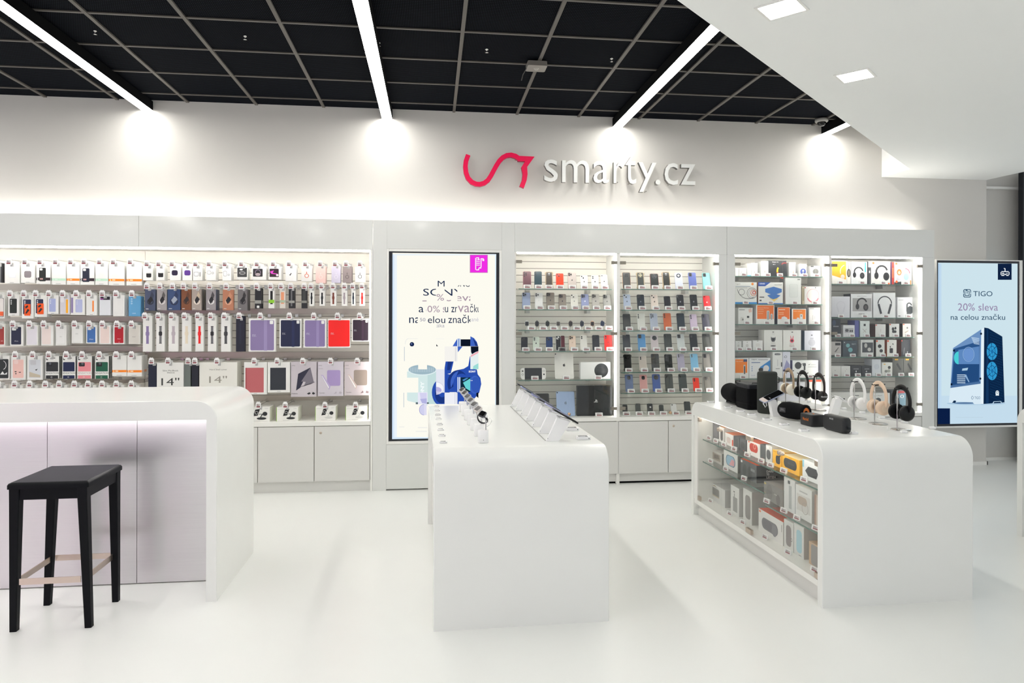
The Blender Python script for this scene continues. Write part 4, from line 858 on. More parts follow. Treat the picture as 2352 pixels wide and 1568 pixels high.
stand_row(ZA7, Z3L[0], 'first shelf left phone bay', r, 'phones on the first shelf, left phone bay', 0)
r = [P(335, 732, 132, '9BA8C8', 'tri', None, '7E8AA8', 0, 25, 'sky blue three-lens phone'), P(540, 736, 128, 'E2E2E2', 'tri', 'D0D0D0', 'D8D8D8', 0, 30, 'silver three-lens phone'), P(728, 732, 132, '857C73', 'tri', '1A1A1E', '4A443E', 0, 32, 'graphite three-lens phone'),
     P(925, 756, 120, '8C837B', 'tri', '1A1A1E', '57514B', 0, 30, 'graphite three-lens phone'), P(1118, 758, 118, 'DEDCD5', 'duo', '8A8A88', 'E8E6E0', 0, 32, 'off-white two-lens phone'), P(1292, 757, 124, '929AC2', 'tri', 'E8E8F0', '6E759A', 0, 30, 'periwinkle three-lens phone'),
     P(1466, 757, 120, 'ACA7A2', 'tri', '2A2A2E', '8A8580', 0, 30, 'pale grey three-lens phone'), P(1652, 764, 125, '93928E', 'tri', '3A3A3E', '5E5D5A', 0, 25, 'mid-grey three-lens phone')]
stand_row(ZA7, Z3L[1], 'second shelf left phone bay', r, 'phones on the second shelf, left phone bay', 0)
# watches standing on the third shelf
ws = [(355, '14161C', 'B9B9BC', 'black watch with silver case'), (520, '15161A', '2E2E32', 'all-black watch'), (692, '141A1A', '2C3A34', 'black watch with green case'), (868, '4E4842', 'CFCBC8', 'brown-grey watch with white strap'),
      (1070, '2B2422', '5C534C', 'bronze brown watch'), (1255, '1D2434', '3F4658', 'blue-black watch'), (1425, '231C1C', 'D0A890', 'rose gold watch'), (1590, '1E2A44', '22304E', 'navy watch')]
for x, dial, case, d in ws:
    p = aY(*ZA7(x, 1262), 6.29); s = Z3L[2]
    t = thing('smartwatch', lab(d + ' on third shelf left phone bay'), 'watch', (p.x, 6.28, s), R(-8), 'watches on the third shelf')
    m = MB(); m.slab(rrect(-0.018, 0.036, 0.018, 0.079, 0.009), -0.004, 0.006, 0.002, case); m.flat(rrect(-0.015, 0.039, 0.015, 0.076, 0.007), -0.0043, '~' + dial); m.box(0.0181, 0.0195, -0.001, 0.003, 0.06, 0.067, 'steel'); obj('watch_case', m, t, local=True)
    m = MB(); m.tube([(0, 0.002 + 0.026 * (1 - math.cos(a)), 0.058 + 0.027 * math.sin(a) * 1.0) for a in [R(40 + 28 * j) for j in range(11)]], 0.009, case if case not in ('B9B9BC',) else 'E4E4E2', 8, flat=(1.0, 0.22)); obj('strap', m, t, local=True)
    m = MB(); m.lathe([(0.012, 0), (0.012, 0.002), (0.006, 0.006), (0.005, 0.034), (0.001, 0.035)], (0, 0.024, 0), 'white', 12); obj('stand', m, t, local=True)
    stag(p.x + 0.035 if x < 500 else p.x + 0.05, 6.235, s, 'price tag of ' + d + ', third shelf left', 'price tags on the third shelf, left phone bay')
r = [P(122, 802, 56, '1C1F2A', 'duo', None, '14161E', 0, 18, 'black phone'), P(222, 800, 56, 'DEE8DC', 'duov', '20242A', 'D2DCCF', 0, 24, 'mint phone'), P(335, 800, 56, '1B3A70', 'duo', None, '15305C', 0, 8, 'royal blue phone'),
     P(412, 792, 44, '15161C', 'duo', None, 'E8E8E8', 0, 40, 'black and white phone'), P(450, 790, 34, '5C1424', '', None, '42101C', 0, 5, 'maroon phone'), P(532, 790, 58, 'F2DAC8', 'tri', 'D8B8A0', 'D8BCA4', 0, 25, 'gold phone'),
     P(628, 787, 58, 'E7E5DF', 'duov', None, 'D9D7D1', 0, 30, 'white phone'), P(733, 785, 60, '171B27', 'duo', None, '10131C', 0, 28, 'midnight phone'), P(838, 785, 66, 'FF1B12', 'duov', '8E1410', 'E2160E', 0, 25, 'scarlet phone')]
stand_row(ZG, Z3L[3], 'fourth shelf left phone bay', r, 'phones on the fourth shelf, left phone bay', 0)
s = Z3L[4]
# handheld console
p0 = aY(*ZG(95, 1150), 6.30); p1 = aY(*ZG(312, 1062), 6.30); w = p1.x - p0.x; h = p1.z - s; cx = (p0.x + p1.x) / 2
t = thing('handheld_console', 'white handheld game console with black screen, fifth shelf left phone bay', 'game console', (cx, 6.28, s + 0.002))
t.rotation_euler = (R(-10), 0, 0)
m = MB(); g = w * 0.16; m.slab(rrect(-w / 2 + g, 0, w / 2 - g, h, 0.003), 0, 0.012, 0.001, '1A1C22'); m.flat(rrect(-w / 2 + g + 0.004, 0.006, w / 2 - g - 0.004, h - 0.006, 0.002), -0.0004, '~10161C'); obj('screen', m, t, local=True)
for sg in (-1, 1):
    m = MB(); a = rrect(w / 2 - g + 0.0006, 0, w / 2, h, g * 0.98); a = [(q if q > w / 2 - g * 0.55 else q, z) for q, z in a]
    pts = [(w / 2 - g + 0.0006, 0)] + [(w / 2 - g * 0.6 + g * 0.6 * math.cos(R(b)), (g * 0.6 if b < 0 else h - g * 0.6) + g * 0.6 * math.sin(R(b))) for b in range(-90, 91, 15)] + [(w / 2 - g + 0.0006, h)]
    pts = [(sg * q, z) for q, z in pts]; m.prism(pts, -0.001, 0.014, 'F2F1EE')
    m.flat(ell(sg * (w / 2 - g * 0.5), h * (0.72 if sg < 0 else 0.42), 0.0075, 0.0075), -0.0014, '1A1A1E')
    for a_, b_ in ((0, 0.008), (0, -0.008), (0.008, 0), (-0.008, 0)): m.flat(ell(sg * (w / 2 - g * 0.5) + a_, h * (0.42 if sg < 0 else 0.72) + b_, 0.003, 0.003, 8), -0.0014, '2A2A2E')
    obj('side_controller', m, t, local=True)
stag(aY(*ZG(218, 1140), 6.235).x, 6.235, s, 'price tag of the handheld game console', 'price tags, fifth shelf left phone bay')
def slate(name, label, Z, x0, x1, top, shelf, col, logo, group, camera=True, scr=False, yb=6.27, lean=LEAN):
    p0 = aY(*Z(x0, top), yb + 0.05); p1 = aY(*Z(x1, top), yb + 0.05); w = p1.x - p0.x; h = (p0.z - shelf) / math.cos(lean)
    m = MB(); m.slab(rrect(-w / 2, 0, w / 2, h, 0.012), 0, 0.007, 0.0018, col); m.flat(rrect(-w / 2 + 0.002, 0.002, w / 2 - 0.002, h - 0.002, 0.011), -0.0003, col)
    if logo: m.flat(ell(0, h * 0.52, 0.012, 0.013, 16), -0.0006, logo); m.flat([(0.0, h * 0.52 + 0.014), (0.007, h * 0.52 + 0.022), (0.0075, h * 0.52 + 0.0155)], -0.0006, logo); m.flat(ell(0.0125, h * 0.525, 0.004, 0.005, 10), -0.0009, col)
    if scr: m.flat(rrect(-w / 2 + 0.008, 0.008, w / 2 - 0.008, h - 0.008, 0.006), -0.0006, 'screenoff')
    o = obj(name, m, local=True); o.location = ((p0.x + p1.x) / 2, yb, shelf + 0.004); o.rotation_euler = (lean, 0, R(-4)); tag(o, label, 'tablet', group)
    if camera:
        m = MB(); lens(m, -w / 2 + 0.012, h - 0.012, 0.006, -0.0004); c = obj('camera_module', m, local=True); c.parent = o
    return o
slate('tablet', 'large white tablet leaning in the middle of the fifth shelf', ZG, 385, 545, 940, s, 'E9E7E1', '2A2524', 'tablets in the left phone bay')
stag(aY(*ZG(487, 1140), 6.235).x, 6.235, s, 'price tag of the large white tablet', 'price tags, fifth shelf left phone bay')
p0 = aY(*ZG(608, 1150), 6.29); p1 = aY(*ZG(865, 1012), 6.29); w = p1.x - p0.x; h = p1.z - s
t = thing('game_console', 'white box-shaped game console with round black vent, fifth shelf', 'game console', ((p0.x + p1.x) / 2, 6.28, s))
m = MB(); m.slab(rrect(-w / 2, 0, w / 2, h, 0.003, 2), 0, 0.065, 0.001, 'EDEEEC'); obj('console_body', m, t, local=True)
m = MB(); m.lathe([(h * 0.42, 0), (h * 0.42, -0.002), (0.0005, -0.0022)], (w * 0.19, -0.0002, h * 0.5), '2B2F32', 32, 'y'); obj('vent', m, t, local=True)
stag(aY(*ZG(760, 1140), 6.235).x, 6.235, s, 'price tag of the white game console', 'price tags, fifth shelf left phone bay')
s = 0.619
slate('tablet', 'black tablet partly hidden behind the middle table', ZG, 200, 338, 1288, s, '17181D', None, 'tablets in the left phone bay', False, True, 6.24)
slate('tablet', 'light blue tablet on the ledge beside the black console', ZG, 400, 556, 1272, s, '9FB6DC', '7A8AA8', 'tablets in the left phone bay', True, False, 6.24)
p0 = aY(*ZG(580, 1480), 6.25); p1 = aY(*ZG(878, 1213), 6.25); w = p1.x - p0.x; h = p1.z - s
t = thing('game_console', 'large black game console standing on the ledge', 'game console', ((p0.x + p1.x) / 2, 6.24, s))
m = MB(); m.slab(rrect(-w / 2, 0, -0.002, h, 0.004, 2), 0, 0.055, 0.001, '~05070E'); m.slab(rrect(0.002, 0, w / 2, h, 0.004, 2), 0, 0.055, 0.001, '~181B1D'); m.box(-0.0019, 0.0019, 0.004, 0.05, 0.002, h - 0.002, 'black'); obj('console_body', m, t, local=True)
m = MB(); cz = h * 0.49; m.box(0.008, 0.013, -0.0015, -0.0002, cz - 0.012, cz + 0.014, 'D8D8D8'); m.prism([(0.013, cz + 0.014), (0.026, cz + 0.006), (0.024, cz + 0.0), (0.013, cz + 0.007)], -0.0015, -0.0002, 'D8D8D8'); m.prism([(-0.008, cz - 0.008), (0.007, cz - 0.003), (0.007, cz - 0.007), (-0.006, cz - 0.013)], -0.0015, -0.0002, 'D8D8D8'); m.prism([(0.014, cz - 0.004), (0.03, cz - 0.006), (0.028, cz - 0.011), (0.014, cz - 0.009)], -0.0015, -0.0002, 'D8D8D8'); obj('emblem', m, t, local=True)
stag(aY(*ZG(768, 1478), 6.2).x, 6.2, s, 'price tag of the large black game console', 'price tags on the ledge of the left phone bay')
# right phone bay
rb = 'right phone bay'
r = [P(208, 205, 140, '3A3B3A', 'quad', None, 'C98F6A', 0, 45, 'black phone with copper rim'), P(460, 205, 145, '3A3D3B', 'quad', None, '9C8A6A', 1, 45, 'rugged phone with gold camera block'), P(708, 230, 145, '2C302E', 'disc', None, '8E2F22', 0, 35, 'dark phone with round camera'),
     P(922, 198, 150, '33342F', 'win', None, 'B09878', 1, 50, 'tall rugged phone'), P(1146, 212, 130, 'C5CAE8', 'ring', None, 'D8DCF0', 0, 45, 'pale lavender phone with black ring'), P(1392, 208, 135, '5C68A8', 'block', None, '8088C0', 0, 45, 'indigo mirror phone'), P(1643, 215, 130, '86CCC8', 'block', None, '5AB8B4', 0, 65, 'turquoise phone')]
stand_row(ZB1, Z3R[0], 'first shelf ' + rb, r, 'phones on the first shelf, right phone bay', 0)
r = [P(215, 602, 125, 'AFBCD6', 'duo', '3A4A60', 'C8D2E4', 0, 45, 'light blue two-lens phone'), P(462, 605, 128, '14222F', 'duo', '5A6672', '0E1820', 0, 50, 'midnight blue phone'), P(708, 608, 125, 'E4D6CC', 'duo', '3A3030', 'EEE2DA', 0, 50, 'starlight phone'), P(938, 634, 112, '10121C', 'one', None, '0A0C12', 0, 45, 'small black phone'),
     P(1172, 609, 122, '12141D', 'duo', '8A8A90', '0C0E14', 0, 45, 'black two-lens phone'), P(1412, 606, 125, '181A1F', 'duov', '8A8A90', '0F1013', 0, 60, 'black two-lens phone'), P(1648, 626, 118, 'E30F1C', 'one', 'F0D0D0', 'B80C16', 0, 45, 'cherry red phone')]
stand_row(ZB1, Z3R[1], 'second shelf ' + rb, r, 'phones on the second shelf, right phone bay', 0)
r = [P(212, 952, 135, '292A29', 'duov', None, '1C1D1C', 0, 65, 'black phone'), P(470, 946, 135, 'E5E5DE', 'bar3', None, 'D8D8D2', 0, 60, 'white phone'), P(700, 942, 135, 'B5BDD0', 'bar5', None, 'C8CEDC', 0, 60, 'silver-blue phone'), P(942, 940, 135, 'D2683A', 'bar3', None, 'C05A30', 0, 55, 'copper orange phone'),
     P(1182, 942, 135, '1A2B38', 'bar3', None, '121E28', 0, 55, 'petrol phone'), P(1410, 958, 125, 'CABAD0', 'bar3', None, 'BCAAC2', 0, 55, 'lilac phone'), P(1632, 955, 130, '4B4A5C', 'duov', None, '2A2A30', 0, 65, 'slate violet phone')]
stand_row(ZB1, Z3R[2], 'third shelf ' + rb, r, 'phones on the third shelf, right phone bay', 0)
r = [P(208, 1322, 130, '151E2B', 'duo', None, '0E141C', 0, 50, 'blue-black phone'), P(480, 1318, 135, '5498D4', 'block', None, '6AAEE4', 0, 55, 'azure phone'), P(712, 1332, 128, 'D2C6CA', 'disc', None, 'DCD2D6', 0, 55, 'rose silver phone'), P(952, 1312, 132, '2F3835', 'duov', None, '1E2422', 0, 55, 'dark green phone'),
     P(1182, 1316, 130, 'CCD2D2', 'block', None, 'E8E8E8', 0, 60, 'silver phone'), P(1412, 1312, 130, '0F1720', 'duov', None, '0A1016', 0, 65, 'ink black phone'), P(1642, 1312, 132, '474945', 'wide', None, '2E302E', 0, 65, 'grey phone with black camera band')]
stand_row(ZB1, Z3R[3], 'fourth shelf ' + rb, r, 'phones on the fourth shelf, right phone bay', 0)
r = [P(228, 270, 145, '17191B', 'ring', None, '0E0F10', 1, 40, 'black ring-camera phone'), P(500, 300, 130, 'DDD2C8', 'duov', None, 'E8DED6', 0, 50, 'sand phone'), P(725, 262, 138, '282C2D', 'one', None, '1A1C1D', 0, 55, 'charcoal phone'), P(962, 270, 132, '111819', 'duov', None, '0C1112', 0, 65, 'black-green phone'),
     P(1186, 260, 125, 'B3AEC4', 'duov', None, 'C6C2D4', 0, 75, 'pearl lilac phone'), P(1426, 260, 130, '7DB6DA', 'duov', None, '9CCCE8', 0, 65, 'ice blue phone'), P(1648, 260, 130, '8B8680', 'block', None, '2E2C2A', 0, 65, 'pewter phone')]
stand_row(ZB2, Z3R[4], 'fifth shelf ' + rb, r, 'phones on the fifth shelf, right phone bay', 0)
r = [P(255, 634, 140, '6A7CA6', 'quad', None, '5A6A92', 0, 55, 'steel blue phone'), P(512, 636, 135, 'E2A8A4', 'quad', None, 'E8C8C4', 0, 50, 'blush pink phone'), P(744, 628, 138, '4562AC', 'disc', None, '36509A', 0, 65, 'cobalt phone'), P(972, 625, 138, '3D4442', 'duov', None, '2A2F2E', 0, 60, 'dark grey phone'),
     P(1218, 624, 138, '3F4748', 'duov', None, '2A2F30', 0, 65, 'slate grey phone'), P(1455, 690, 108, 'EC3420', 'duov', None, 'D02A18', 0, 70, 'small vermilion phone'), P(1662, 668, 118, '7F7A72', 'duo', None, '4A4640', 0, 60, 'small pewter phone')]
stand_row(ZB2, Z3R[5], 'sixth shelf ' + rb, r, 'phones on the sixth shelf, right phone bay', 0)
r = [P(178, 1168, 88, '3B3F42', 'ring', None, '2A2C2E', 0, 45, 'small grey phone with ring'), P(410, 1150, 90, '4A4E4D', 'one', None, '3A3E3D', 0, 45, 'slim grey key phone'), P(625, 1152, 98, '2A2E32', 'dot', None, '1E2124', 0, 50, 'black phone with white dot'), P(828, 1172, 80, '3A3E40', '', None, '2A2E30', 0, 60, 'tiny grey phone'),
     P(1050, 1155, 100, 'E6E5E3', 'one', None, 'D8D7D5', 0, 65, 'white flip phone'), P(1295, 1115, 110, '33383B', 'one', None, '25292B', 0, 50, 'dark outdoor phone')]
stand_row(ZB2, 0.619, 'ledge of ' + rb, r, 'phones on the ledge, right phone bay', 0)
# ================================================================ boxed gadgets in the right cabinet
def box_row(Z, shelf, row, items, grp, tags, base_dx=0):
    us = uniq([i[-1] for i in items])
    for it, u in zip(items, us):
        x0, x1, top, body, ops, desc = it[:3] + it[3:5] + (it[-1],)
        opt = it[5] if len(it) > 6 else {}
        yf = opt.get('y', 6.28); p0 = aY(*Z(x0, top), yf); p1 = aY(*Z(x1, top), yf); w = p1.x - p0.x; h = (p0.z + p1.z) / 2 - shelf
        o = obj('product_box', carton(w - 0.001, h, opt.get('d', 0.12), body, ops, opt.get('s'), opt.get('t')), local=True)
        o.location = ((p0.x + p1.x) / 2, yf, shelf); tag(o, lab(u + ' on ' + row), 'box', grp)
    for i, tx in enumerate(tags):
        q = aY(*Z(tx, items[0][2]), 6.225)
        # name the box standing behind the tag
        k = min(range(len(items)), key=lambda j: abs((items[j][0] + items[j][1]) / 2 - tx))
        stag(q.x, 6.232, shelf, 'price tag of ' + us[k] + ', ' + row, 'price tags on ' + row, 0, -8, 0.85)
Z4a = zm(8.252, 1680, 580); Z4b = zm(8.252, 1680, 740); Z5a = zm(8.252, 1900, 580); Z5b = zm(6.535, 1900, 740)
G = 'E6E6E4'
bulb = [('e', 0.5, 0.52, 0.26, 0.26, 'D9D0CC'), ('e', 0.5, 0.52, 0.2, 0.2, 'F4F0EE'), ('r', 0.42, 0.26, 0.6, 0.38, 'BDB9B6')]
sh = 'first shelf third bay'
box_row(Z4a, Z4L[0], sh, [(75, 140, 290, 'F4F2EC', [], 'blank white carton'), (146, 288, 290, 'E4E3DF', [('r', 0.2, 0.5, 0.4, 0.54, '8A8A8A'), ('r', 0.1, 0.85, 0.6, 0.88, 'A8A8A8')], 'low white carton'),
    (300, 372, 212, 'EFEEEA', [('r', 0, 0, 1, 0.12, '7FC4DC')], 'white carton with blue foot'), (376, 497, 195, G, bulb + [('r', 0.1, 0.86, 0.5, 0.9, '9A9A9A')], 'carton with small bulb'), (560, 702, 160, G, bulb + [('r', 0.3, 0.82, 0.75, 0.85, '9A9A9A')], 'carton with large bulb'),
    (707, 1042, 150, '2A2C2E', [('t', 0.2, 0.86, 0.55, 0.94, 'Designer kit', 'D8D8D8'), ('arc', 0.86, 0.35, 0.42, 0.09, 'C8442E', 190, 265), ('arc', 0.86, 0.35, 0.42, 0.09, 'E8C020', 150, 190), ('arc', 0.9, 0.6, 0.25, 0.05, '8A2020', 60, 140), ('r', 0.24, 0.74, 0.28, 0.78, 'E8E8E8'), ('r', 0.33, 0.74, 0.35, 0.78, 'E8E8E8'), ('e', 0.7, 0.2, 0.02, 0.02, 'F4F4F4')], 'black carton with glowing arc'),
    (1095, 1215, 185, G, [('o', 0.1, 0.15, 0.85, 0.85, 'DCE8DC', 0.1), ('p', [(0.2, 0.4), (0.6, 0.84), (0.84, 0.6)], 'F0E0B8'), ('p', [(0.5, 0.3), (0.84, 0.6), (0.8, 0.2)], 'E8C0B8'), ('p', [(0.12, 0.3), (0.3, 0.6), (0.4, 0.3)], 'BFD8E8')], 'carton with pastel picture'),
    (1292, 1425, 215, 'E2E3E6', [('e', 0.5, 0.42, 0.42, 0.42, '4A5A9C'), ('e', 0.5, 0.48, 0.13, 0.15, 'D8E4F0'), ('r', 0.44, 0.22, 0.56, 0.36, 'D8E4F0'), ('r', 0.25, 0.9, 0.75, 0.93, '9A9A9A')], 'carton with blue disc and bulb'),
    (1502, 1690, 252, 'DEDDDB', [('r', 0, 0.9, 0.3, 1.0, '3A3A3C'), ('e', 0.5, 0.5, 0.3, 0.27, '6F6F6C'), ('r', 0.49, 0.25, 0.51, 0.75, 'A8A8A4')], 'carton with grey round device')], 'boxes on the first shelf, third bay', (237, 480, 690, 925, 1190, 1395, 1620))
sh = 'second shelf third bay'
box_row(Z4a, Z4L[1], sh, [(68, 482, 560, 'ECEBE7', [('t', 0.02, 0.87, 0.24, 0.95, 'tapo', '5A5A5A'), ('e', 0.8, 0.92, 0.055, 0.055, 'F08A20'), ('r', 0.02, 0.8, 0.7, 0.82, '7A8AA8'), ('r', 0.02, 0.74, 0.55, 0.755, '9A9A9A'), ('ring', 0.3, 0.55, 0.14, 0.015, '3A3A40'), ('ring', 0.78, 0.5, 0.24, 0.014, '3A3A40'), ('ring', 0.8, 0.5, 0.19, 0.02, 'B8B8C0'), ('ring', 0.84, 0.52, 0.14, 0.03, 'E8A080'), ('ring', 0.87, 0.53, 0.08, 0.03, 'D84838'), ('arc', 0.6, 0.78, 0.52, 0.016, '3A3A40', 190, 300), ('r', 0, 0, 1, 0.09, '2A8ACF')], 'white light strip box with blue foot'),
    (507, 978, 562, 'ECEBE7', [('p', [(0, 0.82), (0.28, 0.82), (0.5, 1.0), (0, 1.0)], '1F4FA8'), ('t', 0.05, 0.9, 0.27, 0.96, 'SERIES', 'F0F0F0'), ('t', 0.65, 0.87, 0.95, 0.92, 'nanoleaf', '4A4A4A'), ('p', [(0.28, 0.7), (0.62, 0.8), (0.95, 0.7), (0.95, 0.55), (0.62, 0.4), (0.28, 0.55)], '3A74BE'), ('p', [(0.36, 0.4), (0.62, 0.5), (0.9, 0.4), (0.62, 0.16)], '3A74BE'), ('p', [(0.44, 0.3), (0.6, 0.22), (0.84, 0.3), (0.64, 0.12)], 'EBCB6A'), ('r', 0.05, 0.3, 0.24, 0.34, '4A4A4A'), ('r', 0.05, 0.14, 0.13, 0.2, '2A2A2A'), ('r', 0, 0, 1, 0.05, '2E6BB8')], dict(s='8A4A2A'), 'white box with blue geometric panels'),
    (1027, 1322, 478, 'E7E8E6', [('o', 0.24, 0.26, 0.78, 0.76, 'D3D5D2', 0.09), ('o', 0.26, 0.27, 0.76, 0.75, 'E2E4E1', 0.09), ('r', 0.76, 0.92, 0.93, 0.96, '8A8A8A')], 'tall white box with pale appliance'),
    (1342, 1384, 640, 'BDB298', [('r', 0.2, 0.2, 0.8, 0.9, '9C9076')], 'narrow khaki box'), (1388, 1702, 640, 'E6E3E0', [('ring', 0.5, 0.5, 0.38, 0.03, 'DDB0B4'), ('arc', 0.5, 0.46, 0.38, 0.08, 'E08A96', 200, 340), ('r', 0.0, 0.9, 0.06, 0.96, 'C84040'), ('r', 0.62, 0.9, 0.68, 0.96, '6A6A6A')], 'white box with pink ring light')], 'boxes on the second shelf, third bay', (275, 745, 1205, 1585))
sh = 'third shelf third bay'
oran = lambda: [('r', 0.02, 0.28, 0.96, 0.97, 'F5780F')]
box_row(Z4a, Z4L[2], sh, [(130, 402, 1045, 'ECEBE8', [('r', 0.05, 0.86, 0.45, 0.9, '8A8A8A'), ('p', [(0.75, 0.7), (0.95, 0.75), (0.9, 0.97), (0.7, 0.9)], 'E8C4B8'), ('r', 0.6, 0.38, 0.76, 0.5, '26262A'), ('r', 0.16, 0.2, 0.36, 0.42, 'D8D6D2'), ('e', 0.32, 0.28, 0.04, 0.07, '6A6A6A')], 'white box with tiny black square'),
    (470, 815, 990, 'ECEBE8', [('r', 0.05, 0.27, 0.96, 0.97, 'F4740E'), ('t', 0.1, 0.82, 0.68, 0.87, 'Outdoor Wi-Fi kit', 'F8E0C8'), ('r', 0.1, 0.74, 0.4, 0.76, 'F8C090'), ('r', 0.1, 0.64, 0.4, 0.66, 'F8C090'), ('r', 0.1, 0.54, 0.36, 0.56, 'F8C090'), ('o', 0.57, 0.22, 0.72, 0.7, 'D8DAD8', 0.04), ('r', 0.62, 0.24, 0.67, 0.66, '7A8080'), ('o', 0.78, 0.22, 0.9, 0.54, 'D8DAD8', 0.04), ('r', 0.82, 0.24, 0.86, 0.5, '7A8080')], dict(s='D8D6D8'), 'large orange fronted box'),
    (872, 1112, 1035, 'ECEBE8', [('r', 0.04, 0.3, 0.97, 0.98, 'F2720E'), ('r', 0.1, 0.84, 0.6, 0.88, 'F8E0C8'), ('r', 0.1, 0.66, 0.5, 0.69, 'F8C090'), ('r', 0.1, 0.56, 0.5, 0.59, 'F8C090'), ('p', [(0.28, 0.24), (0.34, 0.42), (0.55, 0.46), (0.76, 0.38), (0.8, 0.24)], 'E4E4E2')], dict(s='2A2E4A'), 'orange fronted box with white gadget'),
    (1142, 1418, 1065, 'ECEBE8', [('r', 0.09, 0.33, 0.95, 0.95, 'FA860A'), ('t', 0.14, 0.82, 0.7, 0.88, 'Indoor camera', 'FBE6C8'), ('o', 0.56, 0.3, 0.76, 0.66, 'E4E4E2', 0.05), ('e', 0.66, 0.54, 0.05, 0.05, '8A8A8A'), ('p', [(0.32, 0.28), (0.36, 0.42), (0.5, 0.42), (0.56, 0.28)], 'E4E4E2')], dict(s='23284A'), 'amber fronted box with camera'),
    (1470, 1682, 1042, 'E6E3E1', [('r', 0.05, 0.92, 0.45, 0.95, '7A7A7A'), ('r', 0.3, 0.25, 0.36, 0.55, 'C8C4C2'), ('r', 0.5, 0.3, 0.55, 0.5, 'C8C4C2')], 'pale box with thin sticks')], 'boxes on the third shelf, third bay', (298, 675, 1042, 1312, 1610))
sh = 'fourth shelf third bay'
box_row(Z4b, Z4L[3], sh, [(75, 192, 355, G, [('e', 0.5, 0.5, 0.16, 0.2, 'D0CFCB'), ('e', 0.5, 0.82, 0.05, 0.05, '8A8A8A')], 'small white box'), (215, 382, 352, G, [('e', 0.5, 0.5, 0.16, 0.18, 'D0CFCB'), ('e', 0.5, 0.85, 0.05, 0.05, '8A8A8A')], 'small white box'), (408, 592, 342, G, [('o', 0.3, 0.35, 0.7, 0.7, 'DDDBD7', 0.08), ('r', 0.42, 0.9, 0.56, 0.95, '7A7A7A')], 'small white box'),
    (620, 967, 146, 'E9E8E4', [('r', 0.45, 0.88, 0.54, 0.92, '5A5A5A'), ('r', 0.43, 0.8, 0.57, 0.815, 'B0B0B0'), ('p', [(0.37, 0.68), (0.41, 0.62), (0.58, 0.62), (0.62, 0.68), (0.62, 0.52), (0.56, 0.42), (0.42, 0.42), (0.37, 0.52)], '4A4C52'), ('e', 0.49, 0.53, 0.05, 0.05, '17181C'), ('p', [(0.4, 0.42), (0.58, 0.42), (0.65, 0.22), (0.34, 0.22)], 'DCDAD6'), ('e', 0.49, 0.21, 0.15, 0.03, '3A3A3E')], 'white box with grey cat-eared camera'),
    (982, 1320, 148, 'E9E8E4', [('r', 0.46, 0.88, 0.55, 0.92, '3A3A3A'), ('p', [(0.39, 0.72), (0.41, 0.72), (0.46, 0.58), (0.42, 0.56)], 'E8506A'), ('p', [(0.57, 0.72), (0.55, 0.72), (0.51, 0.58), (0.56, 0.56)], 'E8506A'), ('e', 0.49, 0.47, 0.12, 0.11, 'E8506A'), ('e', 0.49, 0.47, 0.06, 0.06, '1B1A1E'), ('p', [(0.4, 0.36), (0.58, 0.36), (0.62, 0.2), (0.35, 0.2)], 'D8D2CE'), ('r', 0.35, 0.185, 0.62, 0.2, '8A4A44')], 'white box with pink rabbit-eared camera'),
    (1384, 1692, 158, 'D9D9E4', [('r', 0.4, 0.74, 0.5, 0.79, '5A5A66'), ('e', 0.45, 0.38, 0.22, 0.2, 'C2C2CC'), ('p', [(0.26, 0.42), (0.38, 0.6), (0.52, 0.6), (0.64, 0.42)], 'C6C6D0'), ('r', 0.34, 0.605, 0.56, 0.62, '7A7A86')], dict(s='24405C'), 'pale lilac box with drop-shaped device')], 'boxes on the fourth shelf, third bay', (160, 335, 525, 805, 1195, 1560))
sh = 'fifth shelf third bay'
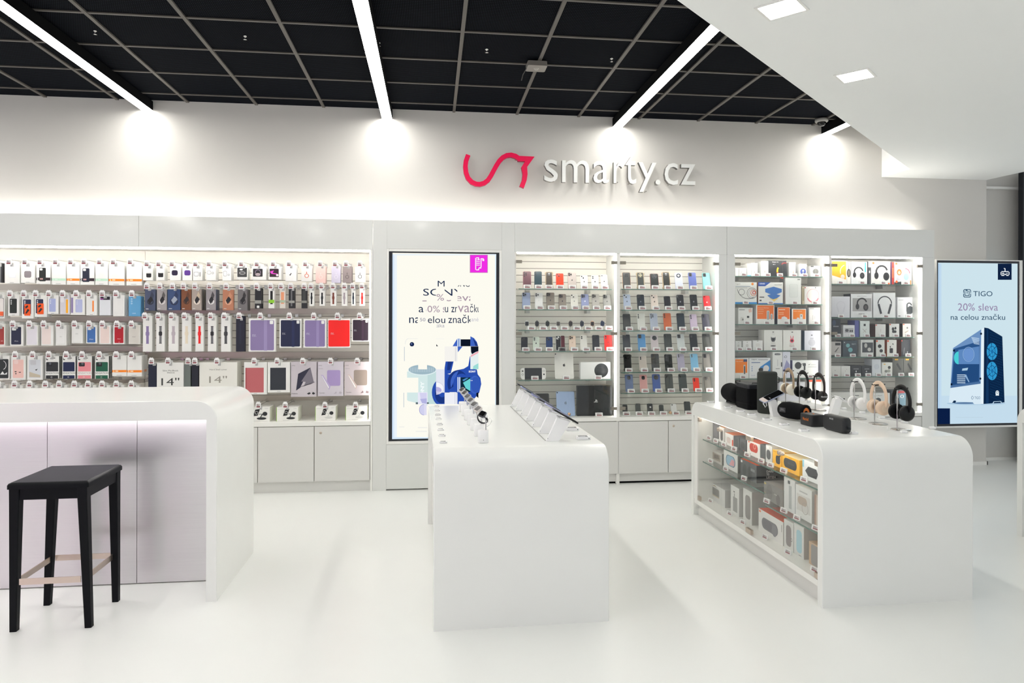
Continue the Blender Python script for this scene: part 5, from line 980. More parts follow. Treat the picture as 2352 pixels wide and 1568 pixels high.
box_row(Z4b, Z4L[4], sh, [(67, 327, 680, 'ECEBE8', [('r', 0.02, 0.26, 0.9, 0.95, 'FC8408'), ('t', 0.06, 0.82, 0.56, 0.88, 'Video doorbell', 'FBE6C8'), ('r', 0.62, 0.82, 0.88, 0.95, '34527E'), ('o', 0.62, 0.22, 0.76, 0.66, 'D8D8D8', 0.04), ('r', 0.66, 0.2, 0.74, 0.6, '26282E')], 'orange fronted box with black doorbell'),
    (337, 738, 675, 'E7E8EA', [('p', [(0.48, 0.52), (1.0, 0.9), (1.0, 0.3)], '2A86CE'), ('t', 0.1, 0.88, 0.36, 0.96, 'tapo', '4A4A50'), ('r', 0.42, 0.9, 0.88, 0.93, '9A9AA0'), ('r', 0.1, 0.75, 0.52, 0.79, '6A7EA8'), ('o', 0.44, 0.3, 0.66, 0.5, '2A2C30', 0.08), ('e', 0.8, 0.48, 0.14, 0.14, 'E4E0E0'), ('e', 0.13, 0.56, 0.025, 0.025, '7A9AC8'), ('e', 0.13, 0.46, 0.025, 0.025, '7A9AC8'), ('e', 0.13, 0.36, 0.025, 0.025, '7A9AC8'), ('t', 0.1, 0.1, 0.28, 0.15, 'tp-link', '6A7EA8')], 'white box with blue triangle'),
    (782, 968, 558, 'E9E9E8', [('o', 0.2, 0.87, 0.78, 0.94, '25283A', 0.2), ('t', 0.28, 0.885, 0.7, 0.925, 'Oral-B', 'F0F0F0'), ('r', 0.46, 0.45, 0.54, 0.7, 'D0D0D2'), ('r', 0.3, 0.34, 0.72, 0.36, '6A6A6A'), ('o', 0.84, 0.42, 0.96, 0.6, '3A3C4A', 0.06)], 'tall toothbrush box'), (974, 1115, 558, 'DCDDEA', [('t', 0.14, 0.76, 0.55, 0.85, 'iO', '3A3A48'), ('p', [(0.05, 0.3), (0.5, 0.68), (0.95, 0.5), (0.9, 0.3)], '9A9AC4'), ('r', 0.05, 0.24, 0.9, 0.32, '4A4E86')], 'tall lilac toothbrush box'),
    (1155, 1645, 720, 'EAEBEA', [('e', 0.22, 0.7, 0.13, 0.13, '33363A'), ('arc', 0.4, 0.62, 0.12, 0.02, '2A2A2E', 20, 160), ('o', 0.4, 0.66, 0.52, 0.84, '4A4C50', 0.03), ('r', 0.44, 0.42, 0.5, 0.66, '2E3034'), ('p', [(0.6, 0.76), (0.64, 0.72), (0.7, 0.8), (0.64, 0.76)], '4A4A4A'), ('t', 0.72, 0.72, 0.92, 0.78, 'evolveo', '8A8A8A'), ('r', 0.6, 0.6, 0.94, 0.625, 'A8A8A8')], dict(s='5A5A8C'), 'wide white box with round black device')], 'boxes on the fifth shelf, third bay', (222, 560, 1500))
box_row(Z4b, 0.619, 'ledge third bay', [(905, 1395, 1130, 'DDDCE4', [('r', 0.3, 0.86, 0.5, 0.92, '5A5A5A'), ('r', 0, 0, 1, 0.3, 'A8B4DC')], 'wide pale box behind headphones'), (1440, 1720, 1090, 'EDE8E4', [('r', 0.94, 0, 1, 1, 'F0542A'), ('r', 0, 0.94, 1, 1, 'F0542A')], 'white box with red-orange edge'), (120, 620, 1180, 'E6E4E0', [('r', 0.1, 0.8, 0.4, 0.86, '9A9A9A')], 'wide white box behind the black speaker')], 'boxes on the ledge, third bay', ())
sh = 'first shelf fourth bay'
box_row(Z5a, Z4R[0], sh, [(92, 372, 155, 'F0EEEA', [('p', [(0, 0.38), (0.95, 0.2), (0.95, 0.98), (0, 0.98)], 'FBB224'), ('arc', 0.98, 0.55, 0.45, 0.05, 'E8D8C4', 110, 200), ('e', 0.72, 0.32, 0.14, 0.14, 'E2D6C8')], 'yellow and white headphone box'), (376, 446, 172, 'EDEAE4', [('e', 0.48, 0.5, 0.5, 1.1, '2C2A28'), ('e', 0.48, 0.5, 0.3, 0.8, '8A8070'), ('r', 0.4, 0.6, 0.5, 0.98, '55504A')], 'narrow box end with dark headphone'),
    (456, 758, 175, 'E6E9EA', [('hp', 0.46, 0.55, 0.62, '1B1C20', '3A3B40'), ('r', 0.84, 0.55, 0.94, 0.98, '4FB4C8'), ('r', 0.1, 0.94, 0.4, 0.96, '9A9A9A')], 'white headphone box with cyan tab'), (776, 828, 168, '3E4044', [('r', 0, 0.75, 1, 1, 'D8D4D0'), ('r', 0.3, 0.5, 0.7, 0.6, 'C8C8C8')], 'narrow dark box end'),
    (832, 1196, 165, 'ECEAE7', [('r', 0.06, 0.88, 0.17, 0.97, 'F2641C'), ('hp', 0.55, 0.55, 0.66, '1E1F23', '17181B'), ('t', 0.26, 0.62, 0.66, 0.76, 'BASS', 'B8B4B0'), ('r', 0.88, 0.0, 0.97, 0.08, 'F2641C'), ('r', 0.04, 0.03, 0.2, 0.06, '6A6A6A')], 'white headphone box with orange square'), (1200, 1268, 180, 'C8382A', [('r', 0, 0, 0.35, 1, '2A2E5A'), ('r', 0.4, 0.3, 0.9, 0.75, 'F0704A')], 'narrow red and blue box end'),
    (1272, 1602, 178, 'E6E6E8', [('r', 0.05, 0.88, 0.17, 0.97, 'F2641C'), ('e', 0.28, 0.55, 0.14, 0.17, 'D8783A'), ('e', 0.28, 0.53, 0.08, 0.09, 'F0C8A8'), ('p', [(0.1, 0.2), (0.46, 0.2), (0.42, 0.38), (0.14, 0.38)], 'CFCBD4'), ('arc', 0.62, 0.5, 0.28, 0.05, 'B85A74', 0, 90), ('e', 0.68, 0.35, 0.15, 0.19, '9CC0D8'), ('p', [(0, 0.0), (0.4, 0), (0.4, 0.14), (0, 0.1)], '2A3034'), ('e', 0.12, 0.13, 0.07, 0.07, 'F2641C'), ('r', 0.9, 0.0, 0.96, 0.2, 'F2842C')], 'children headphone box with orange-haired figure')], 'boxes on the first shelf, fourth bay', (255, 665, 1065, 1495))
sh = 'second shelf fourth bay'
box_row(Z5a, Z4R[1], sh, [(86, 432, 830, 'DFDEE6', [('hps', 0.5, 0.55, 0.5, 'D6D5DE')], 'pale lilac headphone box'), (446, 852, 782, 'E6E7E9', [('r', 0.08, 0.27, 0.96, 0.82, 'A8A6A6'), ('hp', 0.52, 0.6, 0.5, '2A2A2C', '55504E'), ('t', 0.3, 0.88, 0.74, 0.92, 'BANG & OLUFSEN', 'A0A0A4'), ('t', 0.38, 0.13, 0.66, 0.18, 'PORTAL', '4A4A4E')], dict(s='2A2C34'), 'headphone box with grey photograph'),
    (872, 1292, 762, 'E8E9EB', [('hps', 0.52, 0.56, 0.66, '2C3038')], 'box showing headphones square on'), (1316, 1662, 845, 'E4E5E8', [('r', 0.0, 0.0, 0.03, 1, '2A2C34'), ('t', 0.1, 0.84, 0.38, 0.89, 'SONY', '6A6A70'), ('arc', 0.68, 0.6, 0.15, 0.06, '40464A', 0, 180), ('r', 0.53, 0.3, 0.6, 0.65, '40464A'), ('e', 0.74, 0.38, 0.18, 0.2, '40464A'), ('r', 0.55, 0.18, 0.8, 0.3, '40464A'), ('r', 0.08, 0.07, 0.2, 0.1, '2A2A2E')], 'box with dark headphones side view')], 'boxes on the second shelf, fourth bay', (265, 715, 1115, 1545))
sh = 'third shelf fourth bay'
bud = lambda c: [('e', 0.38, 0.6, 0.13, 0.16, c), ('e', 0.62, 0.66, 0.1, 0.13, c), ('o', 0.28, 0.3, 0.72, 0.5, c, 0.1)]
box_row(Z5b, Z4R[2], sh, [(62, 200, -80, '1C2430', [('r', 0.2, 0.5, 0.8, 0.55, '8A8A90'), ('e', 0.3, 0.7, 0.2, 0.3, '2E3E55')], 'dark navy earbud box'), (240, 412, 42, 'E3E3E6', [('r', 0.12, 0.35, 0.9, 0.75, 'B9B8BC'), ('e', 0.32, 0.55, 0.15, 0.12, '55555A'), ('e', 0.62, 0.5, 0.06, 0.09, '3A3A3E'), ('e', 0.78, 0.5, 0.06, 0.09, '3A3A3E')], 'low box with earbud photograph'),
    (415, 478, -30, '5A5FA0', [], 'blue-violet box end'), (482, 636, -20, 'E2E8E6', [('r', 0.42, 0.68, 0.62, 0.82, '26282C'), ('p', [(0.3, 0.5), (0.34, 0.52), (0.66, 0.3), (0.62, 0.28)], 'A8A4A0'), ('p', [(0.7, 0.52), (0.74, 0.5), (0.4, 0.26), (0.36, 0.28)], 'C4C0BC'), ('r', 0, 0, 0.06, 1, '4A6E7E')], dict(s='2C4248'), 'upright white earbud box with black square'),
    (722, 878, 28, 'E6E4E2', [('r', 0.02, 0.88, 0.14, 0.97, 'E05038'), ('r', 0.5, 0.4, 0.54, 0.62, 'C8C0BC')], dict(s='5A3028'), 'slim white earbud box with red corner'), (930, 1082, 22, 'E6E6E4', [('r', 0.02, 0.9, 0.16, 0.98, 'F0602A')] + bud('26282C'), dict(s='3A3432'), 'earbud box with black case'), (1132, 1258, 20, 'E6E2DE', [('r', 0.04, 0.9, 0.2, 0.98, 'F0602A'), ('p', [(0.25, 0.35), (0.7, 0.5), (0.66, 0.42), (0.28, 0.28)], 'B8A89C'), ('e', 0.55, 0.68, 0.1, 0.1, '7A7A7A')], dict(s='3A3432'), 'earbud box with beige case')], 'boxes on the third shelf, fourth bay', (165, 375, 600, 830, 1035, 1220))
sh = 'fourth shelf fourth bay'
box_row(Z5b, Z4R[3], sh, [(60, 208, 290, 'C9C3C0', [('r', 0.4, 0.75, 0.95, 0.92, '1E1E20'), ('p', [(0.3, 0.3), (0.5, 0.32), (0.8, 0.62), (0.7, 0.62)], '6A6464'), ('r', 0, 0, 1, 0.1, '4A5A54')], 'grey earphone box with black strip'), (236, 450, 276, '3D4A54', [('e', 0.35, 0.7, 0.14, 0.13, '7EB4B8'), ('e', 0.52, 0.42, 0.16, 0.15, '74B0B6'), ('t', 0.62, 0.74, 0.9, 0.84, 'B&O', 'A8B0B4'), ('r', 0.06, 0.86, 0.14, 0.93, 'B0B8BC')], 'slate box with teal earbuds'),
    (506, 696, 262, 'E4E4E2', [('r', 0.1, 0.24, 0.96, 0.84, '44474C'), ('e', 0.38, 0.66, 0.12, 0.17, 'C4C2BE'), ('e', 0.66, 0.42, 0.14, 0.14, 'CFCDC9'), ('t', 0.12, 0.9, 0.34, 0.94, 'SONY', '8A8A8A')], 'white box with dark panel and buds'), (732, 862, 264, 'E8E8E4', [('r', 0.02, 0.88, 0.2, 0.98, 'EE5A28'), ('e', 0.42, 0.62, 0.22, 0.2, '1E2024'), ('e', 0.6, 0.34, 0.2, 0.18, '26282C')], dict(s='3A2C24'), 'white box with two black buds'),
    (898, 1042, 264, 'E8E8E4', [('r', 0.02, 0.88, 0.18, 0.98, 'EE5A28'), ('o', 0.26, 0.2, 0.62, 0.5, '1E2024', 0.08), ('p', [(0.26, 0.6), (0.4, 0.64), (0.36, 0.5)], '1E2024'), ('p', [(0.52, 0.76), (0.64, 0.8), (0.68, 0.68)], '1E2024')], dict(s='C8642E'), 'white box with black bud case'), (1112, 1246, 262, '2F333C', [('r', 0.0, 0.9, 0.12, 0.98, 'EE5A48'), ('p', [(0.3, 0.5), (0.4, 0.54), (0.3, 0.1), (0.2, 0.1)], '6A6E78'), ('p', [(0.66, 0.3), (0.74, 0.3), (0.7, 0.1), (0.62, 0.1)], 'B8B8BC')], dict(s='6A4038'), 'dark charcoal earphone box')], 'boxes on the fourth shelf, fourth bay', (160, 388, 640, 838, 1030, 1220))
sh = 'fifth shelf fourth bay'
hs = lambda: [('ring', 0.42, 0.72, 0.2, 0.03, '6A6A64'), ('p', [(0.32, 0.66), (0.46, 0.74), (0.8, 0.36), (0.66, 0.3)], '26282A'), ('r', 0.18, 0.89, 0.5, 0.97, 'F0B828')]
box_row(Z5b, Z4R[4], sh, [(60, 206, 655, 'ECEAE7', [('e', 0.4, 0.56, 0.03, 0.04, '7A7A7A')], 'square white earbud box'), (210, 346, 655, 'ECEAE7', [('e', 0.45, 0.5, 0.03, 0.04, '9A9A9A'), ('e', 0.6, 0.66, 0.03, 0.03, '9A9A9A')], 'square white earbud box'),
    (354, 514, 650, '24282E', [('r', 0.25, 0.66, 0.75, 0.7, 'B8B8BC'), ('e', 0.5, 0.44, 0.06, 0.08, 'D8D8D8')], 'small black earbud box'), (524, 668, 652, '22262C', [('r', 0.25, 0.66, 0.75, 0.7, 'B8B8BC'), ('e', 0.45, 0.44, 0.08, 0.08, 'A8A8AC')], 'small black earbud box'), (672, 806, 556, 'E0E3EA', [('ring', 0.52, 0.56, 0.28, 0.03, 'B8BCC8'), ('o', 0.3, 0.4, 0.74, 0.72, 'D4D8E2', 0.1)], 'pale box with ring drawing'),
    (822, 978, 602, 'E8E7E2', [('r', 0.16, 0.84, 0.34, 0.9, 'F0B830'), ('e', 0.7, 0.62, 0.14, 0.14, '3A3C3A'), ('e', 0.4, 0.34, 0.16, 0.12, '8E8F88'), ('e', 0.65, 0.36, 0.16, 0.14, 'A8A8A0')], 'white box with grey earbuds'), (982, 1146, 540, '5C5D58', hs(), dict(t='F0C828'), 'grey headset box with yellow tab'), (1150, 1302, 540, '5C5D58', hs(), dict(t='F0C828'), 'grey headset box with yellow tab')], 'boxes on the fifth shelf, fourth bay', (130, 300, 465, 620, 775, 925, 1115, 1265))
box_row(Z5b, 0.619, 'ledge fourth bay', [(60, 580, 1048, 'E8E6E2', [('r', 0.03, 0.6, 0.2, 0.75, '6A6660'), ('r', 0.6, 0.8, 0.8, 0.84, '7A7A7A')], 'wide white box behind white headphones'), (590, 940, 1062, 'E4E4E2', [('t', 0.42, 0.84, 0.66, 0.88, 'dji', '5A5A5A'), ('e', 0.5, 0.6, 0.12, 0.1, '4A4C50'), ('r', 0.65, 0.5, 0.72, 0.53, '3A3A3A')], 'white box behind beige headphones'),
    (962, 1182, 1020, '2A323A', [('p', [(0.45, 0.98), (1, 1), (0.98, 0.1), (0.6, 0.3)], '6E93A8'), ('p', [(0.42, 0.85), (0.5, 0.98), (0.96, 0.98), (0.9, 0.86)], 'B83A40'), ('t', 0.42, 0.62, 0.86, 0.78, '10', 'F0F0F0')], 'dark box with white number 10')], 'boxes on the ledge, fourth bay', ())

# ================================================================ screens
class Screen:
    def __init__(s, Z, Y): s.m = MB(); s.Z = Z; s.Y = Y; s.k = 0
    def _y(s): s.k += 1; return s.Y - 0.00004 * s.k
    def pt(s, a, b): p = aY(*s.Z(a, b), s.Y); return (p.x, p.z)
    def rect(s, x0, y0, x1, y1, c): s.m.flat([s.pt(x0, y1), s.pt(x1, y1), s.pt(x1, y0), s.pt(x0, y0)], s._y(), '*' + c)
    def poly(s, pts, c): s.m.flat([s.pt(*p) for p in pts], s._y(), '*' + c)
    def ell(s, cx, cy, rx, ry, c, a0=0, a1=360): s.m.flat([s.pt(*p) for p in ell(cx, cy, rx, ry, 28, a0, a1)], s._y(), '*' + c)
    def ring(s, cx, cy, rx, ry, t, c, a0=0, a1=360):
        n = 24; o = [s.pt(*p) for p in ell(cx, cy, rx, ry, n, a0, a1 - 0.01)]; i = [s.pt(*p) for p in ell(cx, cy, rx - t, ry - t, n, a0, a1 - 0.01)]; y = s._y()
        s.m.add([(p[0], y, p[1]) for p in o + i], [(j, j + 1, n + 2 + j, n + 1 + j) for j in range(n)], '*' + c)
    def text(s, t, x0, y0, x1, y1, c, bold=0.0, clip=None):
        a = s.pt(x0, y1); b = s.pt(x1, y0); cl = None
        if clip: cl = [(*s.pt(q[0], q[3]), *s.pt(q[2], q[1])) for q in clip]
        s.m.text(t, a[0], a[1], b[0] - a[0], b[1] - a[1], s._y(), '*' + c, bold, cl)
    def vtext(s, t, x0, y0, x1, y1, c, bold=0.0):
        v, f, _ = glyphs(t, bold); y = s._y()
        pts = [s.pt(x0 + (x1 - x0) * (1 - p[1]), y1 + (y0 - y1) * p[0]) for p in v]; s.m.add([(p[0], y, p[1]) for p in pts], f, '*' + c)
Zt = zm(2.903, 860, 500); Zd = zm(6.27, 880, 770)
T1 = thing('digital_signage_display', 'tall lit screen with blue headphones and magenta tag, middle of wall', 'screen', ((tx0 + tx1) / 2, YF, tz0))
def frame_mb(x0, x1, z0, z1, xa, xb, za, zb, y0, y1, c):
    m = MB()
    for a in ((x0, xa, z0, z1), (xb, x1, z0, z1), (xa, xb, z0, za), (xa, xb, zb, z1)): m.box(a[0], a[1], y0, y1, a[2], a[3], c)
    return m
Y1 = YF + 0.012
a = aY(*Zt(118, 1475), Y1); b = aY(*Zt(812, 242), Y1)
obj('bezel', frame_mb(tx0 + 0.001, tx1 - 0.001, tz0, tz1, a.x, b.x, a.z, b.z, YF + 0.004, YF + 0.028, 'bezel'), T1)
s = Screen(Zt, Y1); s.m.box(a.x + 0.0005, b.x - 0.0005, Y1 + 0.0002, YF + 0.028, a.z + 0.0005, b.z - 0.0005, '*FBF9EE')
s.rect(118, 242, 126, 1475, 'CFE2F6'); s.rect(126, 242, 134, 1475, 'DCEAF8'); s.rect(134, 242, 150, 1475, 'EAF2F8'); s.rect(118, 1462, 812, 1475, 'D5E8F8'); s.rect(804, 242, 812, 1475, 'DCEEF8'); s.rect(126, 242, 812, 250, 'E4F0F8')
s.rect(636, 246, 756, 367, 'B08AA8'); s.rect(639, 249, 753, 364, 'EE2FE2')
for q in ((678, 264, 698, 270), (672, 268, 678, 346), (692, 268, 698, 282), (678, 344, 698, 350), (708, 270, 714, 330), (714, 270, 728, 276), (720, 276, 732, 288), (696, 330, 712, 338), (692, 338, 698, 346)): s.rect(*q, 'F6F2F6')
for i in range(3):
    for j in range(4): s.rect(681 + i * 8, 276 + j * 12, 686 + i * 8, 283 + j * 12, 'F6F2F6')
nv = '13264A'; mv = 'A894A4'
s.text('M', 422, 420, 468, 458, nv); s.text('SUNG', 520, 425, 634, 459, nv, 0, [(556, 450, 640, 460)])
s.text('SONY', 325, 474, 588, 519, nv, 0, [(320, 470, 410, 525), (468, 470, 553, 525)])
s.text('%', 414, 508, 464, 552, mv, 0.0); s.text('sleva', 482, 506, 668, 556, mv, 0, [(480, 548, 520, 556), (554, 520, 640, 553)]); s.rect(320, 551, 348, 557, mv)
s.text('a', 295, 594, 328, 630, nv); s.text('50%', 318, 586, 436, 630, mv, 0, [(344, 580, 440, 632)]); s.text('s', 456, 596, 474, 630, mv, 0, [(455, 590, 466, 632)])
s.text('u zn', 470, 594, 560, 630, nv, 0, [(468, 590, 552, 632)]); s.text('va', 556, 586, 634, 630, mv); s.text('čku', 636, 574, 706, 630, nv, 0, [(638, 570, 695, 632)])
s.text('na', 232, 664, 304, 702, nv, 0, [(228, 660, 290, 705)]); s.text('50', 304, 668, 340, 690, '8A8AA0'); s.text('elou', 356, 656, 472, 702, nv); s.text('značku', 492, 646, 680, 702, nv, 0, [(490, 640, 640, 706)])
s.text('ané', 646, 664, 694, 690, 'C2C2CE'); s.text('zákaz', 400, 706, 484, 730, 'A8A8B4', 0, [(412, 704, 467, 732)])
s.Z = Zd
BL, BD, BM = '2A4FAE', '1B3680', '3E63C0'
s.ring(365, 128, 50, 84, 4, 'CFD6DE', 180, 270); s.rect(365, 44, 498, 47, 'D5DAE0'); s.ell(415, 128, 32, 32, '16264E'); s.ell(410, 122, 8, 8, '8A9AC8'); s.rect(370, 158, 470, 166, 'FBF9EE')
s.rect(760, 48, 880, 51, 'E0E4E8'); s.poly([(765, 125), (792, 156), (765, 156)], '2A3040'); s.rect(303, 165, 311, 370, 'B9C4D0'); s.rect(293, 825, 301, 1034, 'B9C4D0')
s.poly([(345, 520), (765, 500), (765, 990), (640, 1010), (345, 940)], 'D3E7E6'); s.poly([(640, 520), (765, 500), (765, 990), (640, 1005)], 'C2DCDC')
s.ell(563, 500, 205, 76, 'DFEEF0'); s.ell(563, 492, 196, 70, '9DB6C2')
for i in range(14):
    s.rect(392 + i * 25, 462, 398 + i * 25, 528, 'C2D4DC')
s.rect(505, 405, 632, 488, 'FBF9EE'); s.rect(338, 608, 507, 822, 'FBF9EE'); s.poly([(338, 940), (345, 930), (420, 990), (500, 1022), (500, 1060), (338, 1060)], 'FBF9EE'); s.rect(500, 985, 530, 1060, 'FBF9EE')
s.vtext('SONY', 538, 660, 592, 930, 'F2FAFA', 0.04); s.rect(500, 818, 640, 990, 'E6E6F4'); s.poly([(525, 826), (628, 826), (628, 905), (540, 915)], 'D2D0EE'); s.poly([(532, 915), (628, 905), (628, 985), (560, 975)], 'B4B4E0')
s.rect(630, 962, 658, 985, '5A6A70'); s.rect(470, 962, 502, 990, '5A6A70')
s.ell(590, 1070, 70, 78, 'CFCFEC', 90, 270); s.ring(590, 1070, 72, 80, 6, '9A98C8', 90, 270); s.rect(590, 992, 626, 1146, 'DCDAF0')
s.ell(830, 820, 128, 190, BL); s.ell(845, 840, 100, 140, BD); s.ell(850, 800, 60, 90, BL)
s.rect(762, 488, 885, 818, 'E2E5F0'); s.ell(764, 760, 112, 92, 'F4F4FA', -90, 90); s.ring(764, 760, 112, 92, 8, 'CFCFE2', -90, 90); s.ell(764, 790, 78, 50, 'B8B2DE', -90, 90)
s.rect(762, 812, 885, 822, 'E2E5F0'); s.rect(640, 988, 1180, 1100, 'FBF9EE')
s.poly([(885, 545), (960, 560), (1060, 500), (1160, 480), (1225, 440), (1250, 300), (1268, 300), (1275, 480), (1350, 490), (1362, 560), (1400, 610), (1413, 700), (1385, 820), (1340, 880), (1240, 990), (1070, 988), (1070, 816), (885, 816)], BL)
s.ell(1075, 690, 150, 190, BD, 150, 330); s.ell(1110, 690, 140, 180, BM, 160, 260); s.ell(1130, 700, 120, 150, BL); s.ell(1320, 710, 80, 130, BM); s.ell(1330, 710, 66, 112, '3358B4')
s.poly([(900, 375), (1015, 375), (975, 545), (885, 560), (885, 470)], BL); s.poly([(930, 375), (1000, 375), (960, 500), (920, 500)], BD)
s.text('SONY', 1232, 505, 1335, 534, 'F4F4FA', 0.04)
s.poly([(1000, 156), (1066, 48), (1070, 156)], BM); s.rect(1066, 46, 1116, 156, 'C8D6EC'); s.rect(1082, 46, 1096, 156, '6A8AC8'); s.rect(1116, 56, 1256, 156, '0D1526')
s.poly([(1256, 12), (1310, 40), (1350, 95), (1368, 156), (1256, 156)], BM); s.poly([(1290, 40), (1345, 100), (1366, 156), (1330, 156)], BD); s.poly([(1072, 158), (1145, 158), (1076, 242)], BM)
s.rect(886, 160, 1066, 372, 'F3F1EC'); s.rect(1036, 165, 1048, 372, 'D6D6DA'); s.rect(1060, 165, 1066, 372, 'D6DAE4')
s.rect(1256, 158, 1372, 486, 'E3EEEE'); s.poly([(1262, 158), (1372, 158), (1372, 226), (1330, 240), (1280, 270), (1266, 240)], '0D1526'); s.poly([(1264, 285), (1372, 226), (1372, 250), (1262, 312)], 'F0A8B4'); s.poly([(1300, 440), (1372, 400), (1372, 486), (1290, 486)], '9ADAD4')
s.rect(1068, 600, 1112, 816, 'C4D0EA'); s.rect(1082, 600, 1092, 816, '6E8AC8'); s.rect(1114, 604, 1254, 816, '0F2A3A'); s.poly([(1150, 680), (1254, 620), (1254, 800), (1190, 760)], '6AD0D2'); s.poly([(1140, 640), (1200, 610), (1230, 612), (1160, 660)], '4A8AC0')
s.rect(1256, 646, 1290, 652, 'F0F4FA'); s.rect(885, 822, 1066, 988, 'ECEDF4'); s.rect(1030, 822, 1036, 988, 'C4C8D8'); s.rect(1054, 822, 1060, 988, 'C4C8D8'); s.poly([(1340, 830), (1372, 815), (1372, 900), (1345, 880)], '0D1526')
s.Z = Zt
for q in ((165, 1390, 200), (290, 1395, 352), (275, 1420, 350)): s.rect(q[0], q[1], q[2], q[1] + 6, 'ECECE8')
obj('screen', s.m, T1)

Zr = zm(2.176, 2040, 380); TG = zm(4.9, 2060, 640); Y2 = 6.40
f0 = aY(*Zr(238, 1312), Y2); f1 = aY(*Zr(670, 474), Y2); b0 = aY(*Zr(241, 1303), Y2); b1 = aY(*Zr(655, 479), Y2); s0 = aY(*Zr(247, 1292), Y2); s1 = aY(*Zr(647, 490), Y2)
T2 = thing('digital_signage_display', 'tall lit pale blue screen with computer tower, far right wall', 'screen', ((b0.x + b1.x) / 2, YW, b0.z))
obj('housing', frame_mb(f0.x, f1.x, f0.z, f1.z, b0.x, b1.x, b0.z, b1.z, Y2 - 0.004, YW - 0.001, 'white'), T2)
obj('bezel', frame_mb(b0.x + .0005, b1.x - .0005, b0.z + .0005, b1.z - .0005, s0.x, s1.x, s0.z, s1.z, Y2 - 0.002, Y2 + 0.03, 'bezel'), T2)
s = Screen(Zr, Y2); s.m.box(s0.x + 0.0005, s1.x - 0.0005, Y2 + 0.0002, Y2 + 0.03, s0.z + 0.0005, s1.z - 0.0005, '*CBE1EA')
s.rect(247, 490, 256, 1292, 'AFCDE8'); s.rect(256, 490, 266, 1292, 'BFD8EC'); s.rect(266, 1150, 647, 1292, 'C2DAEA')
s.rect(548, 490, 617, 571, '0F2140'); s.rect(247, 1213, 309, 1292, '0B1E44')
for q in ((566, 528, 602, 532), (562, 532, 566, 546), (602, 532, 606, 546), (566, 546, 580, 551), (590, 546, 602, 551), (580, 541, 590, 546), (582, 514, 586, 528), (578, 512, 582, 516), (572, 535, 576, 543), (569, 538, 579, 541), (592, 536, 596, 542)): s.rect(*q, 'F0F6FA')
s.Z = TG; tn = '16405E'
s.m.add([(p[0], s._y(), p[1]) for p in [s.pt(*q) for q in rrect(747, 118, 833, 210, 16)]], [tuple(range(20))], '*' + tn); s.poly(rrect(755, 126, 825, 202, 11), 'CBE1EA')
for q in ((762, 138, 770, 190), (762, 184, 816, 192), (808, 138, 816, 190), (785, 126, 793, 168), (771, 126, 793, 134), (801, 138, 816, 145)): s.rect(*q, tn)
s.rect(747, 158, 756, 166, 'CBE1EA'); s.rect(824, 158, 833, 166, 'CBE1EA')
s.text('TIGO', 858, 140, 1074, 196, tn); s.text('20% sleva', 685, 278, 1136, 358, '9484A6'); s.text('na celou značku', 604, 396, 1216, 462, tn)
s.ell(890, 1402, 330, 16, 'A4C2DA'); s.ell(760, 1398, 120, 10, '5A7AA0')
s.poly([(600, 1228), (940, 1180), (945, 1412), (872, 1412), (850, 1388), (800, 1388), (655, 1378), (625, 1395), (584, 1395)], 'D6E7F2'); s.poly([(620, 1395), (640, 1368), (666, 1372), (656, 1396)], '0F2A4A')
s.poly([(630, 780), (948, 568), (940, 1180), (600, 1228)], '6C90BE'); s.poly([(645, 786), (930, 700), (925, 1160), (610, 1200)], '2C5488'); s.poly([(690, 800), (925, 760), (925, 960), (690, 960)], '5C86BC'); s.poly([(640, 960), (925, 960), (920, 1150), (620, 1195)], '234A7C')
s.ell(692, 890, 52, 72, '4ACDD4', 90, 270); s.ring(805, 850, 66, 84, 6, '8AACD8'); s.ell(805, 850, 56, 72, '6A92CC')
for i in range(8): s.poly([(835 - i * 8 + i * 12, 655 + i * 10), (925, 668 + i * 10), (925, 673 + i * 10), (835 - i * 8 + i * 12, 661 + i * 10)], 'B8D0E8')
for i in range(5): s.rect(675, 1078 + i * 22, 768, 1086 + i * 22, 'D8E8F2')
s.poly([(735, 1010), (800, 1000), (790, 1030), (730, 1034)], 'A8C8E0'); s.poly([(760, 1090), (776, 1074), (815, 1160), (805, 1164)], '8AACD0')
s.poly([(600, 1228), (612, 1198), (940, 1155), (940, 1180)], '4A6E9C')
s.poly([(948, 568), (982, 548), (974, 1408), (940, 1408)], 'E2EFF6'); s.poly([(980, 548), (1025, 556), (1184, 650), (1209, 1390), (972, 1408)], '0B2546'); s.poly([(1010, 560), (1025, 560), (1030, 1400), (1000, 1404)], '13345C')
for i in range(9):
    for j in range(26):
        x, y = 1046 + i * 15 + (j % 2) * 7, 600 + i * 6 + j * 29
        if x < 1186 and y < 1380: s.rect(x, y, x + 5, y + 5, '1E5482')
for cy in (818, 1036):
    s.ell(1060, cy, 60, 96 if cy < 900 else 104, '2F97CE')
    for k_ in range(6):
        a_ = R(60 * k_ + 20); s.poly([(1060 + 8 * math.sin(a_), cy - 8 * math.cos(a_)), (1060 + 60 * math.cos(a_), cy + 96 * math.sin(a_)), (1060 + 56 * math.cos(a_ + 0.12), cy + 92 * math.sin(a_ + 0.12))], '0E3A66')
    s.ring(1060, cy, 38, 62, 5, '0E3A66'); s.ell(1062, cy, 14, 22, '1E6FA8')
for q in ((632, 806), (936, 618), (604, 1186), (928, 1122)): s.ell(q[0], q[1], 11, 13, '0B1C34')
s.ell(1118, 1282, 20, 28, 'E8F4F8'); s.ring(1118, 1276, 12, 16, 4, '0B2546'); s.rect(1100, 1300, 1137, 1312, 'E8F4F8'); s.text('TIGO', 862, 1322, 926, 1352, '44688C'); s.ring(838, 1336, 12, 20, 4, '44688C')
